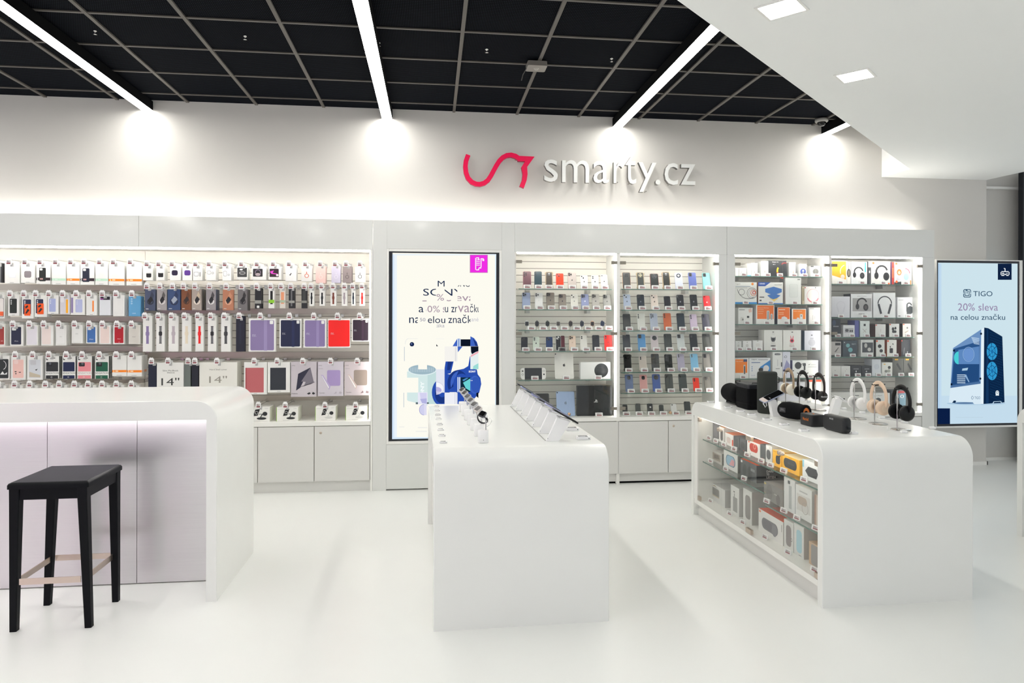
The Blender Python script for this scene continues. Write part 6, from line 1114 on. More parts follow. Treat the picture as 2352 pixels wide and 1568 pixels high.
s.poly([(1062, 1404), (1076, 1378), (1160, 1374), (1170, 1398)], 'B8D4E8'); s.poly([(1074, 1400), (1084, 1384), (1154, 1380), (1160, 1396)], '0B2546')
s.rect(650, 1554, 960, 1560, 'BCD2E0')
obj('screen', s.m, T2)
# ================================================================ boxes inside the table showcase
cs = []
def case_box(x0, x1, top, shelf, body, ops, desc, side=None, topc=None, d=0.13, X=2.165):
    a = aX(*R3(x0, top), X); b = aX(*R3(x1, top), X); w = a.y - b.y; h = a.z - shelf
    o = obj('product_box', carton(w - 0.002, h, d, body, ops, side, topc), local=True)
    o.location = (X, (a.y + b.y) / 2, shelf); o.rotation_euler = (0, 0, R(-90)); cs.append((o, desc, shelf)); return o
cap = lambda c, x0=0.3, x1=0.72: [('o', x0, 0.12, x1, 0.84, c, 0.2)]
spk = lambda c, u0=0.12, v0=0.2, u1=0.88, v1=0.74: [('o', u0, v0, u1, v1, c, 0.22), ('o', u0 + 0.06, v0 + 0.06, u1 - 0.06, v1 - 0.06, c, 0.18)]
case_box(176, 226, 66, ZA, '6E6C70', [('r', 0.2, 0.2, 0.8, 0.8, '7E7C82')], 'grey box at far end of upper shelf')
case_box(229, 272, 104, ZA, 'E8E6E4', cap('5A5A5C', 0.3, 0.8), 'slim white box with dark capsule, upper shelf', None, 'F2A050')
case_box(282, 352, 158, ZA, 'E8E6E4', [('r', 0.85, 0, 1, 0.6, 'E8502A'), ('o', 0.2, 0.2, 0.7, 0.7, 'D8C8C4', 0.2)], 'white box with orange corner, upper shelf', None, 'F0885A')
case_box(356, 403, 186, ZA, '5A5C60', [('o', 0.3, 0.2, 0.8, 0.8, '4A4C50', 0.2)], 'narrow charcoal box left, upper shelf'); case_box(406, 462, 204, ZA, '55585C', spk('404246', 0.15, 0.25, 0.8, 0.75) + [('r', 0.6, 0.1, 0.75, 0.14, 'E8502A')], 'charcoal box with speaker picture, upper shelf')
case_box(470, 580, 220, ZA, 'ECEAE8', [('o', 0.2, 0.3, 0.85, 0.88, 'D0402E', 0.3), ('ring', 0.6, 0.7, 0.1, 0.03, 'F0B0A0'), ('r', 0.1, 0.85, 0.2, 0.95, 'F06A30')], 'white box with red speaker, upper shelf', None, 'F0785A')
case_box(584, 628, 256, ZA, '55585C', [('r', 0.3, 0.1, 0.6, 0.14, 'E8502A')], 'slim dark box end beside red speaker box'); case_box(630, 684, 262, ZA, 'E0E0DE', [('o', 0.1, 0.2, 0.8, 0.75, '5A5C60', 0.3), ('r', 0.1, 0.8, 0.5, 0.95, 'F6F6F6')], 'white box with grey speaker and sticker, upper shelf')
case_box(690, 766, 304, ZA, 'FBBB2A', [('o', 0.35, 0.2, 0.85, 0.72, '35383A', 0.15), ('p', [(0.6, 0.7), (0.95, 0.84), (0.8, 0.6)], '35383A'), ('r', 0.06, 0.88, 0.4, 0.95, 'D89A10')], 'small yellow box with black clip speaker', 'F6B018', 'FCE0A0')
case_box(770, 918, 342, ZA, 'FBBB2A', [('o', 0.1, 0.22, 0.86, 0.84, '3A3D40', 0.14), ('t', 0.34, 0.48, 0.7, 0.6, 'JBL GO', '66696C'), ('r', 0.4, 0.9, 0.6, 0.94, 'D89A10')], 'large yellow box with dark speaker', 'F6C040', 'FCEAC0')
case_box(944, 1120, 386, ZA, 'E6E9EA', [('r', 0.0, 0.6, 0.08, 0.98, '8CC8DC'), ('p', [(0.14, 0.45), (0.3, 0.72), (0.7, 0.72), (0.78, 0.5), (0.7, 0.22), (0.3, 0.22)], '4A4D52'), ('p', [(0.2, 0.45), (0.34, 0.66), (0.66, 0.66), (0.72, 0.5), (0.64, 0.28), (0.34, 0.28)], '3A3D42')], 'white box with faceted black speaker, upper shelf')
case_box(160, 255, 300, ZB, 'CFCBC6', [('r', 0.12, 0.2, 0.88, 0.8, 'A89A8E'), ('p', [(0.3, 0.3), (0.3, 0.66), (0.7, 0.74), (0.8, 0.4)], '7A6E64')], 'box with brown photograph, middle shelf', '8E8A86')
case_box(270, 390, 306, ZB, 'E9E9E7', [('o', 0.16, 0.2, 0.84, 0.82, '4A6E8C', 0.28), ('o', 0.2, 0.23, 0.8, 0.79, '9CC4DC', 0.26), ('p', [(0.4, 0.25), (0.76, 0.3), (0.78, 0.6), (0.6, 0.66)], 'E8A8B0')], 'white box with blue and pink speaker', '7A7A78')
case_box(412, 552, 380, ZB, '54575B', [('r', 0.03, 0.8, 0.13, 0.93, 'F0F0F0'), ('e', 0.28, 0.45, 0.12, 0.16, '3E4144'), ('e', 0.6, 0.4, 0.14, 0.18, '3E4144'), ('r', 0.66, 0.55, 0.9, 0.7, '8E9094')], 'dark box with orange top edge, middle shelf', '3C3E42', 'E05A28', 0.2)
o = cs[-1][0]; m = MB(); hw = max(v.co.x for v in o.data.vertices); m.M = Matrix.Translation((hw, 0, 0)) @ Matrix.Rotation(R(90), 4, 'Z')
for w_, z_, q_ in (('DARE', 0.07, 0.05), ('TO', 0.05, 0.02), ('LISTEN', 0.03, 0.065)): m.text(w_, 0.07, z_, q_, 0.015, -0.0005, 'E8E8E8', 0.03)
c = obj('slogan_print', m, local=True); c.parent = o
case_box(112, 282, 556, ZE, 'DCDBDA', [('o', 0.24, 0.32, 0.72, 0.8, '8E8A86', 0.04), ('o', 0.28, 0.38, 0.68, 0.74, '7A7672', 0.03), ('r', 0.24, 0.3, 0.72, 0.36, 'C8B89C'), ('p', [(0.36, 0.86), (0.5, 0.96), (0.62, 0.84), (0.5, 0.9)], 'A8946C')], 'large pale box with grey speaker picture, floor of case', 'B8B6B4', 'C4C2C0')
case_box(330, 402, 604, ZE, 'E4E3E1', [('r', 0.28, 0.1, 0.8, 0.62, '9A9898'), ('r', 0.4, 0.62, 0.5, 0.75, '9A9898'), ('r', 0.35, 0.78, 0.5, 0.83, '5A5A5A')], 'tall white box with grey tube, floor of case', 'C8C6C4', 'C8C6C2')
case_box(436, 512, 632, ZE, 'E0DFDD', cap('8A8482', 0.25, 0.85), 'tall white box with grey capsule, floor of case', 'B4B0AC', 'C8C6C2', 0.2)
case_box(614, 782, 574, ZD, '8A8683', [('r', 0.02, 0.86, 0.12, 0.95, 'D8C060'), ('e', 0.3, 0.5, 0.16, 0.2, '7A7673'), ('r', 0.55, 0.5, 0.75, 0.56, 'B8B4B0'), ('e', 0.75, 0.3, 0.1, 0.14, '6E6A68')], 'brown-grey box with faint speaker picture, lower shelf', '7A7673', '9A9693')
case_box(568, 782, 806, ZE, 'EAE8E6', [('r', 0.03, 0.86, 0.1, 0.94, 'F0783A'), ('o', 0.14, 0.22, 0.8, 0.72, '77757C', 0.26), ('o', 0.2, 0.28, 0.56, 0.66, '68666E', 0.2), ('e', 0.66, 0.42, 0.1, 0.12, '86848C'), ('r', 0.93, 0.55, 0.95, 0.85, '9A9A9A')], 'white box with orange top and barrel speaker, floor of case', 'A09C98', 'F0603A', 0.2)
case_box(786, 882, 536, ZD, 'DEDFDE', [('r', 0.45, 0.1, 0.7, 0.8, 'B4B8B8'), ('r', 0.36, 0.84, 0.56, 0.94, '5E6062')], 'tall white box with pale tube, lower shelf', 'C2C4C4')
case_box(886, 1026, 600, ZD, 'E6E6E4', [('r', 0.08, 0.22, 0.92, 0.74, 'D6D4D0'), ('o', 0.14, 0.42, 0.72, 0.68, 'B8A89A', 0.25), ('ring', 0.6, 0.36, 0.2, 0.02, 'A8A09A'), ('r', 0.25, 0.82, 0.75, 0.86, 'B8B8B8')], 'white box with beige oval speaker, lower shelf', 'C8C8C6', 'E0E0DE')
case_box(1048, 1180, 690, ZD, 'CBBFB4', [('r', 0.0, 0.0, 0.1, 1, 'A88878')], 'beige box at near end of lower shelf')
case_box(786, 868, 896, ZE, 'DEDEDC', cap('8C8484', 0.22, 0.78) + [('ring', 0.8, 0.4, 0.1, 0.03, '6A6464')], 'white box with grey bottle speaker, floor of case')
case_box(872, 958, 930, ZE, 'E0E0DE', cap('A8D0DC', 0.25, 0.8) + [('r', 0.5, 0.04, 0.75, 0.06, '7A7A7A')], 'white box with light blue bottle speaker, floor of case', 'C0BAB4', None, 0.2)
case_box(1000, 1160, 1088, ZE, 'C7A98A', [('o', 0.12, 0.04, 1.0, 0.94, '9A9694', 0.08)], 'wood-framed grey speaker box at near end, floor of case')
us = uniq([c[1] for c in cs])
for (o, d_, z_), u in zip(cs, us): tag(o, lab(u), 'box', 'speaker boxes inside the table showcase')
def nearest(y, z):
    return min(range(len(cs)), key=lambda k: abs(cs[k][0].location.y - y) + 10 * abs(cs[k][2] - z))
for z_, pts in ((ZA, ((150, 205), (208, 228), (278, 262), (365, 295), (478, 345), (598, 400), (678, 432), (790, 485), (965, 555))), (ZB, ((163, 412), (293, 472), (450, 555))), (ZD, ((645, 748), (792, 825), (905, 888), (1066, 970))), (ZE, ((163, 787), (328, 885), (440, 962), (630, 1090), (828, 1215), (1055, 1360)))):
    for a, b in pts:
        q = aX(*R3(a, b), 2.125); u = us[nearest(q.y, z_)]
        o = stag(2.122, q.y, z_ + 0.0005, 'price tag near the ' + u, 'price tags inside the table showcase', R(-78), -10, 0.8)

# ================================================================ on the right table
T = TZ + 0.0005
ZJ = zm(4.704, 1600, 840)
def onT(a, b, z=T): return aZ(*ZJ(a, b), z)
m = MB(); m.loft([[(x, y, z) for x, y in rrect(-0.027 + i, -0.017 + i, 0.027 - i, 0.017 - i, 0.003, 2)] for z, i in ((0, 0.001), (0.001, 0), (0.011, 0), (0.012, 0.001))], 'tagwhite', False)
m.add([(-0.02, -0.012, 0.0124), (0.017, -0.012, 0.0124), (0.017, 0.012, 0.0124), (-0.02, 0.012, 0.0124)], [(0, 1, 2, 3)], '3A3C42'); m.add([(-0.018, -0.010, 0.0127), (0.008, -0.010, 0.0127), (0.008, 0.0, 0.0127), (-0.018, 0.0, 0.0127)], [(0, 1, 2, 3)], 'C8C8CC')
m.box(0.018, 0.022, -0.0174, -0.0168, 0.004, 0.007, '26262A')
PT = obj('price_tag', m, loc=(0, 0, 0)); pt_used = [0]
def puck(p, label, group, rz=0, tilt=0, sc=1.0):
    o = PT if not pt_used[0] else PT.copy()
    if pt_used[0]: COL.objects.link(o)
    pt_used[0] = 1; o.location = (p.x, p.y, p.z); o.rotation_euler = (R(tilt), 0, R(rz)); o.scale = (sc, sc, sc); tag(o, lab(label), 'price tag', group)
nm = ('beside the black drum speaker', 'beside the square black speaker', 'left of the tall grey speaker', 'in front of the tall grey speaker', 'in front of the phone on white stand', 'in front of the barrel speaker', 'nearest the camera, before the small black speakers')
for (a, b), n_ in zip(((155, 402), (340, 460), (475, 502), (597, 540), (762, 590), (947, 646), (1160, 712)), nm):
    puck(onT(a, b - 6), 'flat white price tag ' + n_, 'flat price tags along the left edge of the right table', -90 + 90, 0, 1.0)
m = MB(); m.loft([[(x, y, z) for x, y in rrect(-0.018 + i, -0.012 + i, 0.018 - i, 0.012 - i, 0.006, 3)] for z, i in ((0, 0.001), (0.002, 0), (0.011, 0), (0.013, 0.002))], 'tagwhite', True)
SP = obj('security_puck', m, loc=(0, 0, 0)); sp_used = [0]
for a, b, n_ in ((1705, 735, 'cabled to the flat black speaker'), (2238, 722, 'before the nearest black headphones'), (2000, 568, 'behind the beige headphones stand'), (2245, 618, 'behind the nearest black headphones'), (1790, 512, 'behind the white headphones'), (1590, 470, 'between phone stand and white headphones'),
                 (1385, 428, 'right of the brown-black headphones'), (1205, 392, 'behind the second black headphones'), (2545, 680, 'alone near the far right edge of the table')):
    p = onT(a, b); o = SP if not sp_used[0] else SP.copy()
    if sp_used[0]: COL.objects.link(o)
    sp_used[0] = 1; o.location = p; o.rotation_euler = (0, 0, R(-5)); tag(o, lab('small white security puck ' + n_), 'security puck', 'security pucks on the right table')
# headphone stands and headphones
SH = 0.238
t0 = thing('headphone_stand', 'x x x x', 'stand', (0, 0, 0), 0, 'chrome headphone stands')
m = MB(); m.lathe([(0.0002, 0), (0.054, 0), (0.055, 0.0015), (0.054, 0.004), (0.0002, 0.0045)], (0, 0, 0), 'steel', 32); obj('base', m, t0, local=True)
m = MB(); m.tube([(-0.022, 0, 0.004), (-0.022, 0, SH - 0.008), (-0.018, 0, SH - 0.002), (-0.01, 0, SH), (0.028, 0, SH)], 0.0036, 'steel', 8); obj('pole', m, t0, local=True)
m = MB(); m.loft([[(x, y, z) for y, z in ((-0.009, SH + 0.0035), (0.009, SH + 0.0035), (0.009, SH + 0.007), (-0.009, SH + 0.007))] for x in (-0.036, 0.04)], 'black', False)
m.tube([(-0.036, 0, SH + 0.005), (-0.041, 0, SH + 0.010)], 0.003, 'black', 6); m.tube([(0.04, 0, SH + 0.005), (0.045, 0, SH + 0.010)], 0.003, 'black', 6); obj('cradle', m, t0, local=True)
def headphones(p, label, bandc, cupc, cush, rc=0.043, text=None, rz=-93, cupmat2=None):
    t = thing('headphones', label, 'headphones', (p.x + 0.004, p.y, p.z), R(rz), 'headphones on stands')
    zt_ = SH + 0.0142; m = MB()
    path = [(0.078 * math.cos(a), 0, zt_ - 0.088 + 0.088 * math.sin(a)) for a in [R(-32 + 244 * j / 26) for j in range(27)]]
    m.tube(path, 0.0062, bandc, 10, flat=(2.7, 0.7)); obj('headband', m, t, local=True)
    for sg in (1, -1):
        cz = zt_ - 0.148; m = MB(); X = 0.054 * sg
        yoke = [(sg * 0.068, 0.0, zt_ - 0.128), (sg * 0.067, 0.0, zt_ - 0.136), (sg * 0.064, 0, zt_ - 0.148)]
        m.tube(yoke, 0.005, cupc if cupmat2 is None else cupmat2, 8, flat=(1.6, 0.8))
        pr = [(0.0003, 0.017), (rc * 0.55, 0.016), (rc * 0.86, 0.010), (rc, 0.002), (rc * 1.01, -0.006), (rc * 0.93, -0.011), (0.0003, -0.011)]
        m.lathe([(r, sg * h) for r, h in pr], (X, 0, cz), cupc, 28, 'x')
        if cupmat2: m.lathe([(0.0003, sg * 0.0185), (rc * 0.5, sg * 0.018), (rc * 0.56, sg * 0.0155)], (X, 0, cz), cupmat2, 28, 'x')
        if text and sg > 0:
            m.M = Matrix.Translation((X + 0.0185, 0, 0)) @ Matrix.Rotation(R(90), 4, 'Z'); m.text(text, -0.022, cz - 0.006, 0.044, 0.011, -0.0005, 'D8D8D8', 0.02); m.M = Matrix.Identity(4)
        c = obj('ear_cup', m, t, local=True)
        m = MB(); m.lathe([(r, sg * h) for r, h in [(rc * 0.93, -0.0112), (rc * 0.98, -0.018), (rc * 0.9, -0.027), (rc * 0.72, -0.030), (rc * 0.52, -0.026), (rc * 0.46, -0.0112)]], (X, 0, cz), cush, 28, 'x')
        k_ = obj('cushion', m, local=True); k_.parent = c
    return t
hp = [((990, 394), 'furthest stand, holding tan and cream headphones', 'tan and cream headphones on the furthest stand', 'tan', 'cream', 'tan', 0.043, None, None),
      ((1142, 434), 'stand holding slim black headphones, second from back', 'slim glossy black headphones on the second stand from back', 'black', 'black', 'blackfabric', 0.043, None, None),
      ((1315, 478), 'stand holding brown-black small headphones, left of the gap', 'brown-black on-ear headphones with script logo on cup', '2B2422', '1B1918', 'blackfabric', 0.036, 'Marshall', None),
      ((1737, 572), 'stand holding all-white headphones', 'all-white headphones on stand right of the white phone holder', 'F0F0EE', 'F2F2F0', 'D8D8D6', 0.04, None, None),
      ((1960, 628), 'stand holding beige headphones', 'beige headphones on the second nearest stand', 'beige', 'beige', 'E6CDB4', 0.044, None, 'E8D2B8'),
      ((2205, 692), 'nearest stand, holding matt black headphones', 'matt black over-ear headphones on the nearest stand', 'black', 'black', 'blackfabric', 0.046, None, None)]
for i, (q, sl, hl, b_, c_, k_, rc, tx_, m2_) in enumerate(hp):
    p = onT(*q)
    if i == 0: t0.location = p; t0['label'] = lab('chrome headphone stand, ' + sl)
    else: dup(t0, p, None, lab('chrome headphone stand, ' + sl))
    headphones(p, lab(hl), b_, c_, k_, rc, tx_, -93, m2_)
# speakers
a = onT(285, 395); dp = thing('drum_speaker', 'black cylindrical speaker lying at the far left corner of the right table', 'speaker', (2.30, 4.985, TZ), R(-4))
m = MB(); m.lathe([(0.0003, -0.13), (0.052, -0.13), (0.066, -0.118), (0.071, -0.09), (0.067, 0.0), (0.071, 0.09), (0.066, 0.118), (0.052, 0.13), (0.0003, 0.13)], (0, 0, 0.078), 'blackfabric', 36, 'y'); obj('speaker_body', m, dp, local=True)
m = MB(); m.box(-0.03, 0.03, -0.1, 0.1, 0.0006, 0.012, 'black'); obj('foot', m, dp, local=True)
m = MB(); m.lathe([(0.0003, -0.1345), (0.04, -0.1345), (0.046, -0.1302)], (0, 0, 0.078), 'grille', 30, 'y'); obj('end_cap', m, dp, local=True)
z1 = aY(*ZJ(555, 200), 4.62).z
sq = thing('box_speaker', 'square black box speaker between drum and tall grey speaker', 'speaker', (2.318, 4.72, TZ), R(0))
m = MB(); h = z1 - TZ
m.loft([[(x, y, z) for x, y in rrect(-0.088 + i, -0.10 + i, 0.088 - i, 0.10 - i, 0.018, 4)] for z, i in ((0.001, 0.006), (0.006, 0.0), (h * 0.25, 0))], 'grille')
m.loft([[(x, y, z) for x, y in rrect(-0.088, -0.10, 0.088, 0.10, 0.018, 4)] for z in (h * 0.255, h * 0.82)], 'blackfabric'); m.loft([[(x, y, z) for x, y in rrect(-0.088 + i, -0.10 + i, 0.088 - i, 0.10 - i, 0.018, 4)] for z, i in ((h * 0.825, 0), (h - 0.008, 0), (h - 0.002, 0.004), (h, 0.012))], '14161E'); obj('speaker_body', m, sq, local=True)
m = MB(); m.tube([(-0.05, -0.088, h - 0.004), (-0.05, -0.088, h + 0.008), (0.05, -0.088, h + 0.008), (0.05, -0.088, h - 0.004)], 0.003, 'black', 6); m.tube([(-0.088, 0.09, h - 0.01), (-0.092, 0.09, h + 0.01), (-0.09, 0.02, h + 0.012)], 0.004, 'black', 6); obj('handle', m, sq, local=True)
p = onT(762, 520); d = Vector((p.x, p.y, 0)).normalized(); pc = p + d * 0.064; zt_ = aY(*ZJ(775, 62), pc.y).z - TZ
tl = thing('cylinder_speaker', 'tall dark grey fabric cylinder speaker on the right table', 'speaker', (pc.x, pc.y, TZ))
m = MB(); m.lathe([(0.0003, 0.0006), (0.058, 0.0006), (0.063, 0.006), (0.066, 0.02), (0.066, zt_ - 0.014), (0.063, zt_ - 0.004), (0.056, zt_), (0.0003, zt_)], (0, 0, 0), 'tallfabric', 40); obj('speaker_body', m, tl, local=True)
m = MB(); m.tube([(0.06, -0.028, zt_ * 0.88), (0.07, -0.03, zt_ * 0.87), (0.0705, -0.03, zt_ * 0.75), (0.061, -0.028, zt_ * 0.74)], 0.003, 'black', 6); obj('strap', m, tl, local=True)
# barrel speaker
jb = thing('barrel_speaker', 'black barrel speaker with copper end cone, middle of right table', 'speaker', (2.315, 4.165, TZ), R(22))
m = MB(); m.lathe([(0.0003, -0.088), (0.029, -0.089), (0.031, -0.104), (0.042, -0.108), (0.049, -0.100), (0.049, -0.085), (0.046, -0.08), (0.053, -0.04), (0.054, 0.03), (0.048, 0.075), (0.036, 0.092), (0.0003, 0.095)], (0, 0, 0.058), 'blackfabric', 36, 'y'); obj('speaker_body', m, jb, local=True)
m = MB(); m.lathe([(0.0003, -0.104), (0.010, -0.105), (0.012, -0.098), (0.030, -0.096), (0.0302, -0.09)], (0, 0, 0.058), 'grille', 30, 'y'); m.lathe([(0.026, -0.100), (0.0295, -0.102), (0.0298, -0.098)], (0, 0, 0.058), 'copper', 30, 'y')
for k_ in range(3):
    a_ = R(90 + 120 * k_); m.flat([(0.012 * math.cos(a_ - 0.7), 0.058 + 0.012 * math.sin(a_ - 0.7)), (0.026 * math.cos(a_ - 0.35), 0.058 + 0.026 * math.sin(a_ - 0.35)), (0.026 * math.cos(a_ + 0.35), 0.058 + 0.026 * math.sin(a_ + 0.35)), (0.012 * math.cos(a_ + 0.7), 0.058 + 0.012 * math.sin(a_ + 0.7))], -0.0995, 'copper')
obj('end_cone', m, jb, local=True)
m = MB(); m.M = Matrix.Translation((-0.0535, 0.0, 0)) @ Matrix.Rotation(R(-90), 4, 'Z'); m.box(-0.06, -0.012, -0.0022, -0.0012, 0.048, 0.078, '2A2B2E'); m.text('JBL', -0.054, 0.053, 0.036, 0.02, -0.0026, '6E6E70', 0.03); obj('logo_plate', m, jb, local=True)
# small box speaker with script
mh = thing('compact_speaker', 'small black box speaker with copper script lettering', 'speaker', (2.312, 3.93, TZ), R(3))
m = MB(); zh = 0.072
m.loft([[(x, y, z) for x, y in rrect(-0.045 + i, -0.062 + i, 0.045 - i, 0.062 - i, 0.010, 4)] for z, i in ((0.0008, 0.003), (0.005, 0), (zh - 0.006, 0), (zh - 0.001, 0.002), (zh, 0.006))], '0D0E12'); obj('speaker_body', m, mh, local=True)
m = MB(); m.M = Matrix.Translation((-0.045, 0, 0)) @ Matrix.Rotation(R(-90), 4, 'Z'); m.text('Marshall', -0.030, 0.032, 0.058, 0.018, -0.0012, 'copper', 0.02, depth=0.0008); obj('script_logo', m, mh, local=True)
m = MB(); m.lathe([(0.006, 0), (0.006, 0.002), (0.0003, 0.0022)], (0.0, -0.01, zh), 'copper', 14); obj('button', m, mh, local=True)
# flat speaker with loop
bo = thing('flat_speaker', 'flat rounded black speaker with loop, nearest on the right table', 'speaker', (2.335, 3.715, TZ), R(2))
m = MB(); m.M = Matrix.Rotation(R(-90), 4, 'Z'); pr = rrect(-0.10, 0.0008, 0.10, 0.092, 0.022, 6)
def ins_(pts, k_): cx = 0; cz = 0.046; return [((x - cx) * (1 - k_ / 0.1) + cx, (z - cz) * (1 - k_ / 0.046) + cz) for x, z in pts]
m.loft([[(x, y, z) for x, z in ins_(pr, k_)] for y, k_ in ((-0.026, 0.012), (-0.024, 0.005), (-0.018, 0.001), (0, 0), (0.018, 0.001), (0.024, 0.005), (0.026, 0.012))], '17191C'); obj('speaker_body', m, bo, local=True)
m = MB(); m.M = Matrix.Rotation(R(-90), 4, 'Z'); m.text('BOSE', -0.028, 0.068, 0.036, 0.009, -0.0278, 'B8BABC', 0.02); obj('logo', m, bo, local=True)
m = MB(); m.M = Matrix.Rotation(R(-90), 4, 'Z'); m.box(0.085, 0.125, -0.003, 0.003, 0.028, 0.044, '1E2226'); obj('loop', m, bo, local=True)
m = MB(); P_ = [onT(1590, 706), onT(1620, 722), onT(1660, 735), onT(1695, 738)]; P_ = [(q.x, q.y, TZ + 0.0022) for q in P_]; m.tube(P_, 0.0015, 'tagwhite', 6); tag(obj('security_cable', m, loc=P_[0]), 'thin white cable between flat black speaker and puck', 'cable')
m = MB(); P_ = [onT(1510, 548), onT(1600, 575), onT(1760, 605), onT(1940, 650), onT(2060, 660), onT(2060, 690), onT(2200, 705)]; P_ = [(q.x, q.y, TZ + 0.0022) for q in P_]; m.tube(P_, 0.0013, 'tagwhite', 6); tag(obj('security_cable', m, loc=P_[0]), 'long thin white cable along the headphone stands', 'cable')
# phone holders: slanted white acrylic support with a phone lying on it
def holder(p, rz, label, plabel, grp, col='screenoff', L_=0.15, wide=0.07, tip=30, h=0.115, screen=True, run=0.06, name='smartphone'):
    t = thing('phone_holder', label, 'holder', (p.x, p.y, TZ + 0.0006), R(rz), grp[0])
    m = MB(); m.prism([(-0.034, 0), (0.034, 0), (0.034 + run, h - 0.012), (-0.034 + run, h + 0.010)], -0.012, 0.012, 'tagwhite'); obj('support', m, t, local=True)
    m = MB(); m.M = Matrix.Translation((run + 0.002, 0, h + 0.002)) @ Matrix.Rotation(R(tip - 13), 4, 'Y'); m.box(-0.03, 0.03, -0.02, 0.02, 0.0005, 0.006, 'tagwhite'); m.box(-0.036, -0.028, -0.04, 0.04, 0.001, 0.005, 'B8B8BA'); obj('clamp', m, t, local=True)
    m = MB(); m.box(-0.028, -0.025, -0.0135, -0.012, 0.014, 0.017, '26262A'); obj('port', m, t, local=True)
    q = MB(); w = wide / 2; q.loft([[(x, y, z) for x, y in rrect(-L_ / 2 + i, -w + i, L_ / 2 - i, w - i, 0.009, 4)] for z, i in ((0, 0.0015), (0.0015, 0), (0.0065, 0), (0.008, 0.0015))], col if screen else col)
    q.add([(x, y, 0.0083) for x, y in rrect(-L_ / 2 + 0.003, -w + 0.003, L_ / 2 - 0.003, w - 0.003, 0.007, 4)], [tuple(range(20))], 'screenoff')
    o = obj(name, q, local=True); wl = Vector((run + 0.008, 0, h + 0.013)); wl.rotate(t.rotation_euler); o.location = Vector(t.location) + wl
    e = Matrix.Rotation(R(rz), 4, 'Z') @ Matrix.Rotation(R(tip), 4, 'Y'); o.rotation_euler = e.to_euler(); tag(o, plabel, 'phone', grp[1]); return t
p = onT(852, 542)
t = thing('phone_holder', 'white slanted acrylic phone holder beside the tall grey speaker', 'holder', (p.x, p.y, TZ + 0.0006), 0, 'phone holders on the right table')
m = MB(); m.prism([(-0.026, 0), (0.030, 0), (-0.004, 0.11), (-0.05, 0.125)], -0.02, 0.02, 'tagwhite'); obj('support', m, t, local=True)
m = MB(); m.M = Matrix.Translation((-0.026, 0, 0.122)) @ Matrix.Rotation(R(-24), 4, 'Y'); m.box(-0.045, 0.03, -0.012, 0.012, -0.002, 0.004, 'steel'); m.tube([(-0.06, -0.01, 0.0), (-0.075, -0.01, -0.006), (-0.07, -0.01, -0.035), (-0.058, -0.01, -0.03), (-0.052, -0.01, -0.008)], 0.003, 'tagwhite', 8); obj('clamp', m, t, local=True)
q = MB(); q.loft([[(x, y, z) for x, y in rrect(-0.078 + i, -0.036 + i, 0.078 - i, 0.036 - i, 0.009, 4)] for z, i in ((0, 0.0015), (0.0015, 0), (0.0065, 0), (0.008, 0.0015))], '9AA0B8'); q.add([(x, y, 0.0083) for x, y in rrect(-0.045, -0.033, 0.075, 0.033, 0.007, 4)], [tuple(range(20))], 'screenoff'); q.add([(x, y, 0.0083) for x, y in rrect(-0.075, -0.033, -0.0455, 0.033, 0.004, 4)], [tuple(range(20))], 'C9BDB8')
o = obj('smartphone', q, local=True); o.location = (p.x - 0.026, p.y, TZ + 0.1275); o.rotation_euler = (R(14), R(-24), 0); tag(o, 'phone with black screen lying tilted on white holder, right table', 'phone')
p = onT(1475, 525)
t = thing('phone_holder', 'white acrylic phone holder with wire arm left of white headphones', 'holder', (p.x, p.y, TZ + 0.0006), 0, 'phone holders on the right table')
m = MB(); m.prism([(-0.03, 0), (0.026, 0), (0.055, 0.098), (0.03, 0.118), (0.005, 0.106)], -0.02, 0.02, 'tagwhite'); obj('support', m, t, local=True)
m = MB(); m.tube([(0.0, -0.022, 0.11), (-0.03, -0.022, 0.142), (0.02, -0.022, 0.13), (0.062, -0.022, 0.108)], 0.0016, 'steel', 6); m.ball((0.064, -0.022, 0.107), 0.006, 0.006, 0.006, 'black', 10, 6); obj('wire_arm', m, t, local=True)
m = MB(); m.M = Matrix.Translation((0.05, 0, 0.105)) @ Matrix.Rotation(R(32), 4, 'Y'); m.box(-0.03, 0.045, -0.03, 0.03, 0.0, 0.006, 'tagwhite'); obj('clamp', m, t, local=True)

# ================================================================ on the middle table
ZM = zm(5.6, 960, 860)
def onM(a, b): return aZ(*ZM(a, b), T)
for i, (a, b) in enumerate(((238, 417), (247, 472), (255, 526), (265, 580), (280, 650), (292, 720), (308, 796), (325, 884))):
    puck(onM(a, b - 5), 'small white price block, ' + ORD[i] + ' from the back, left edge of middle table', 'price blocks along the left edge of the middle table', 1, 0, 0.72)
pw0, pw1 = onM(838, 872), onM(575, 470)
wd = [('050608', 'D2D2D4', 'D8D8DA', 'white band, furthest on the middle table'), ('050608', 'C8C8CC', 'D8D8DA', 'silver case, second from the back'), ('2E3238', 'B9BCC4', 'DCDCDE', 'grey dial, third from the back'), ('050608', 'D6D6D8', 'D8D8DA', 'silver case, in the middle of the row'),
      ('050608', 'C2C2C6', 'DADADC', 'pale strap, third nearest'), ('3A3436', 'E0D8D4', 'D2CDC8', 'dark dial and cream strap, second nearest'), ('050608', '3A3C42', '17181C', 'black strap, nearest to the camera')]
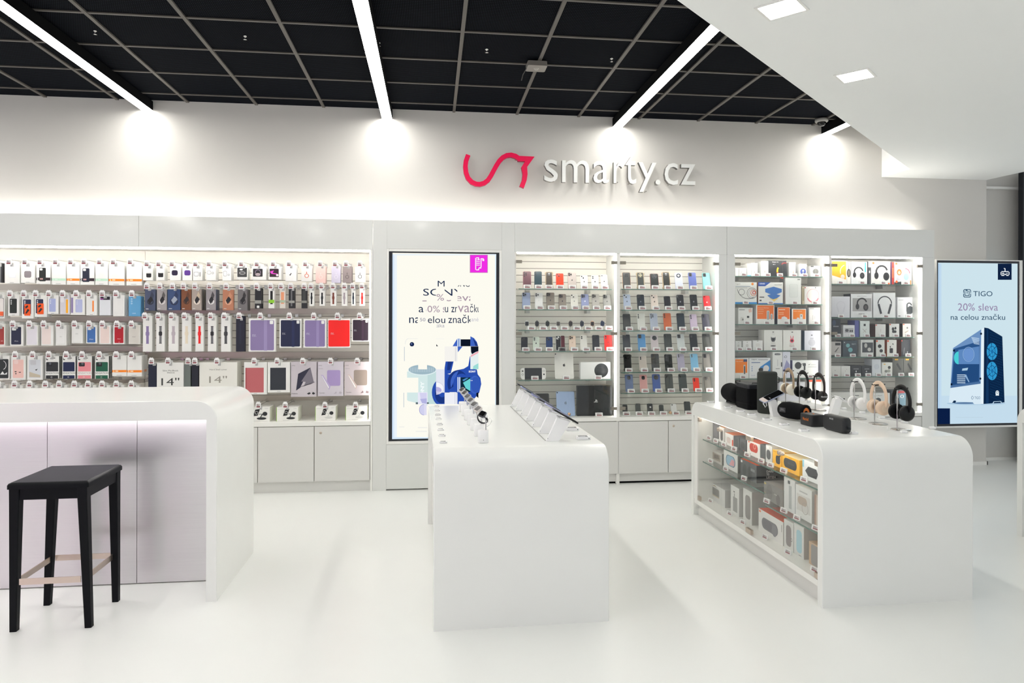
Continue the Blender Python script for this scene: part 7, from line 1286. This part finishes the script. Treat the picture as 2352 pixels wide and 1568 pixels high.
for i, (dial, case, st_, ds) in enumerate(wd):
    f = i / 6.0; p = pw1.lerp(pw0, f)
    t = thing('watch_stand', lab('white block and rod watch stand, ' + ORD[i] + ' from the back, middle table'), 'stand', (p.x, p.y, TZ + 0.0006), 0, 'watch stands on the middle table')
    m = MB(); m.loft([[(x, y, z) for x, y in rrect(-0.027 + k_, -0.022 + k_, 0.027 - k_, 0.022 - k_, 0.012, 4)] for z, k_ in ((0, 0.001), (0.002, 0), (0.064, 0), (0.066, 0.002))], 'tagwhite'); m.lathe([(0.002, 0), (0.0018, -0.0005), (0.0001, -0.0006)], (0, -0.0222, 0.016), '26262A', 8, 'y'); obj('base_block', m, t, local=True)
    m = MB(); m.tube([(0.014, 0, 0.066), (0.014, 0, 0.128)], 0.0038, 'B8B8BA', 8); m.M = Matrix.Translation((0.008, 0, 0.134)) @ Matrix.Rotation(R(-28), 4, 'Y'); m.box(-0.020, 0.016, -0.012, 0.012, -0.006, 0.004, 'tagwhite'); obj('rod', m, t, local=True)
    m = MB(); m.tube([(0.014, 0.004, 0.08), (0.034, 0.004, 0.09), (0.046, 0.004, 0.112), (0.036, 0.004, 0.128), (0.026, 0.004, 0.118), (0.03, 0.004, 0.1)], 0.0016, 'tagwhite', 6); obj('security_cable', m, t, local=True)
    w = thing('smartwatch', lab('smartwatch with ' + ds), 'watch', (p.x - 0.004, p.y, TZ + 0.146), 0, 'watches on the middle table'); w.rotation_euler = (R(18), R(-32), R(30) if i < 6 else R(50))
    m = MB(); m.loft([[(x, y, z) for x, y in rrect(-0.021 + k_, -0.018 + k_, 0.021 - k_, 0.018 - k_, 0.008, 4)] for z, k_ in ((-0.002, 0.003), (0.001, 0), (0.007, 0), (0.0095, 0.003))], case); m.add([(x, y, 0.0098) for x, y in rrect(-0.017, -0.014, 0.017, 0.014, 0.006, 4)], [tuple(range(20))], '~' + dial); obj('watch_case', m, w, local=True)
    m = MB(); m.tube([(0.0, 0.023 * math.cos(a_), -0.021 + 0.024 * math.sin(a_)) for a_ in [R(58 - 296 * j / 20) for j in range(21)]], 0.009, st_, 8, flat=(1.0, 0.2)) if i < 6 else m.tube([(0.004 * math.sin(a_ * 2), 0.030 * math.cos(a_), -0.028 + 0.033 * math.sin(a_)) for a_ in [R(62 - 304 * j / 20) for j in range(21)]], 0.008, st_, 8, flat=(0.8, 0.2))
    obj('strap', m, w, local=True)
ph0, ph1 = onM(1728, 852), onM(1255, 405)
nm7 = ('furthest', 'second', 'third', 'middle', 'third nearest', 'second nearest', 'nearest')
for i in range(7):
    p = ph1.lerp(ph0, i / 6.0)
    holder(p, 0, lab('slanted white phone holder, ' + nm7[i] + ' of seven on the middle table'), lab(('dark phone' if i in (0, 6) else 'phone') + ' lying on the ' + nm7[i] + ' holder of the middle table'), ('phone holders on the middle table', 'phones on the middle table holders'),
           ('15171C', '9EA4CC', '2A3A44', '8E92C0', '25262E', 'A8A8D0', '0C0D10')[i], 0.15 if i else 0.13, 0.072)
m = MB(); q0, q1 = onM(1640, 852), onM(1188, 408); m.tube([(q0.x, q0.y, TZ + 0.003), (q1.x, q1.y, TZ + 0.003)], 0.0028, 'B9B8B6', 6); tag(obj('cable_channel', m, loc=(q0.x, q0.y, TZ)), 'thin grey cable channel along the phone holders, middle table', 'cable channel')
puck(onM(2125, 830), 'larger flat white price tag at the near right corner of the middle table', 'flat price tags, right side of the middle table', 0, 0, 1.35)
puck(onM(1985, 715), 'larger flat white price tag behind the corner one, middle table', 'flat price tags, right side of the middle table', 0, 0, 1.35)
bpy.context.view_layer.update()
if BAD: print('LONG LABELS', len(BAD), BAD[:12])
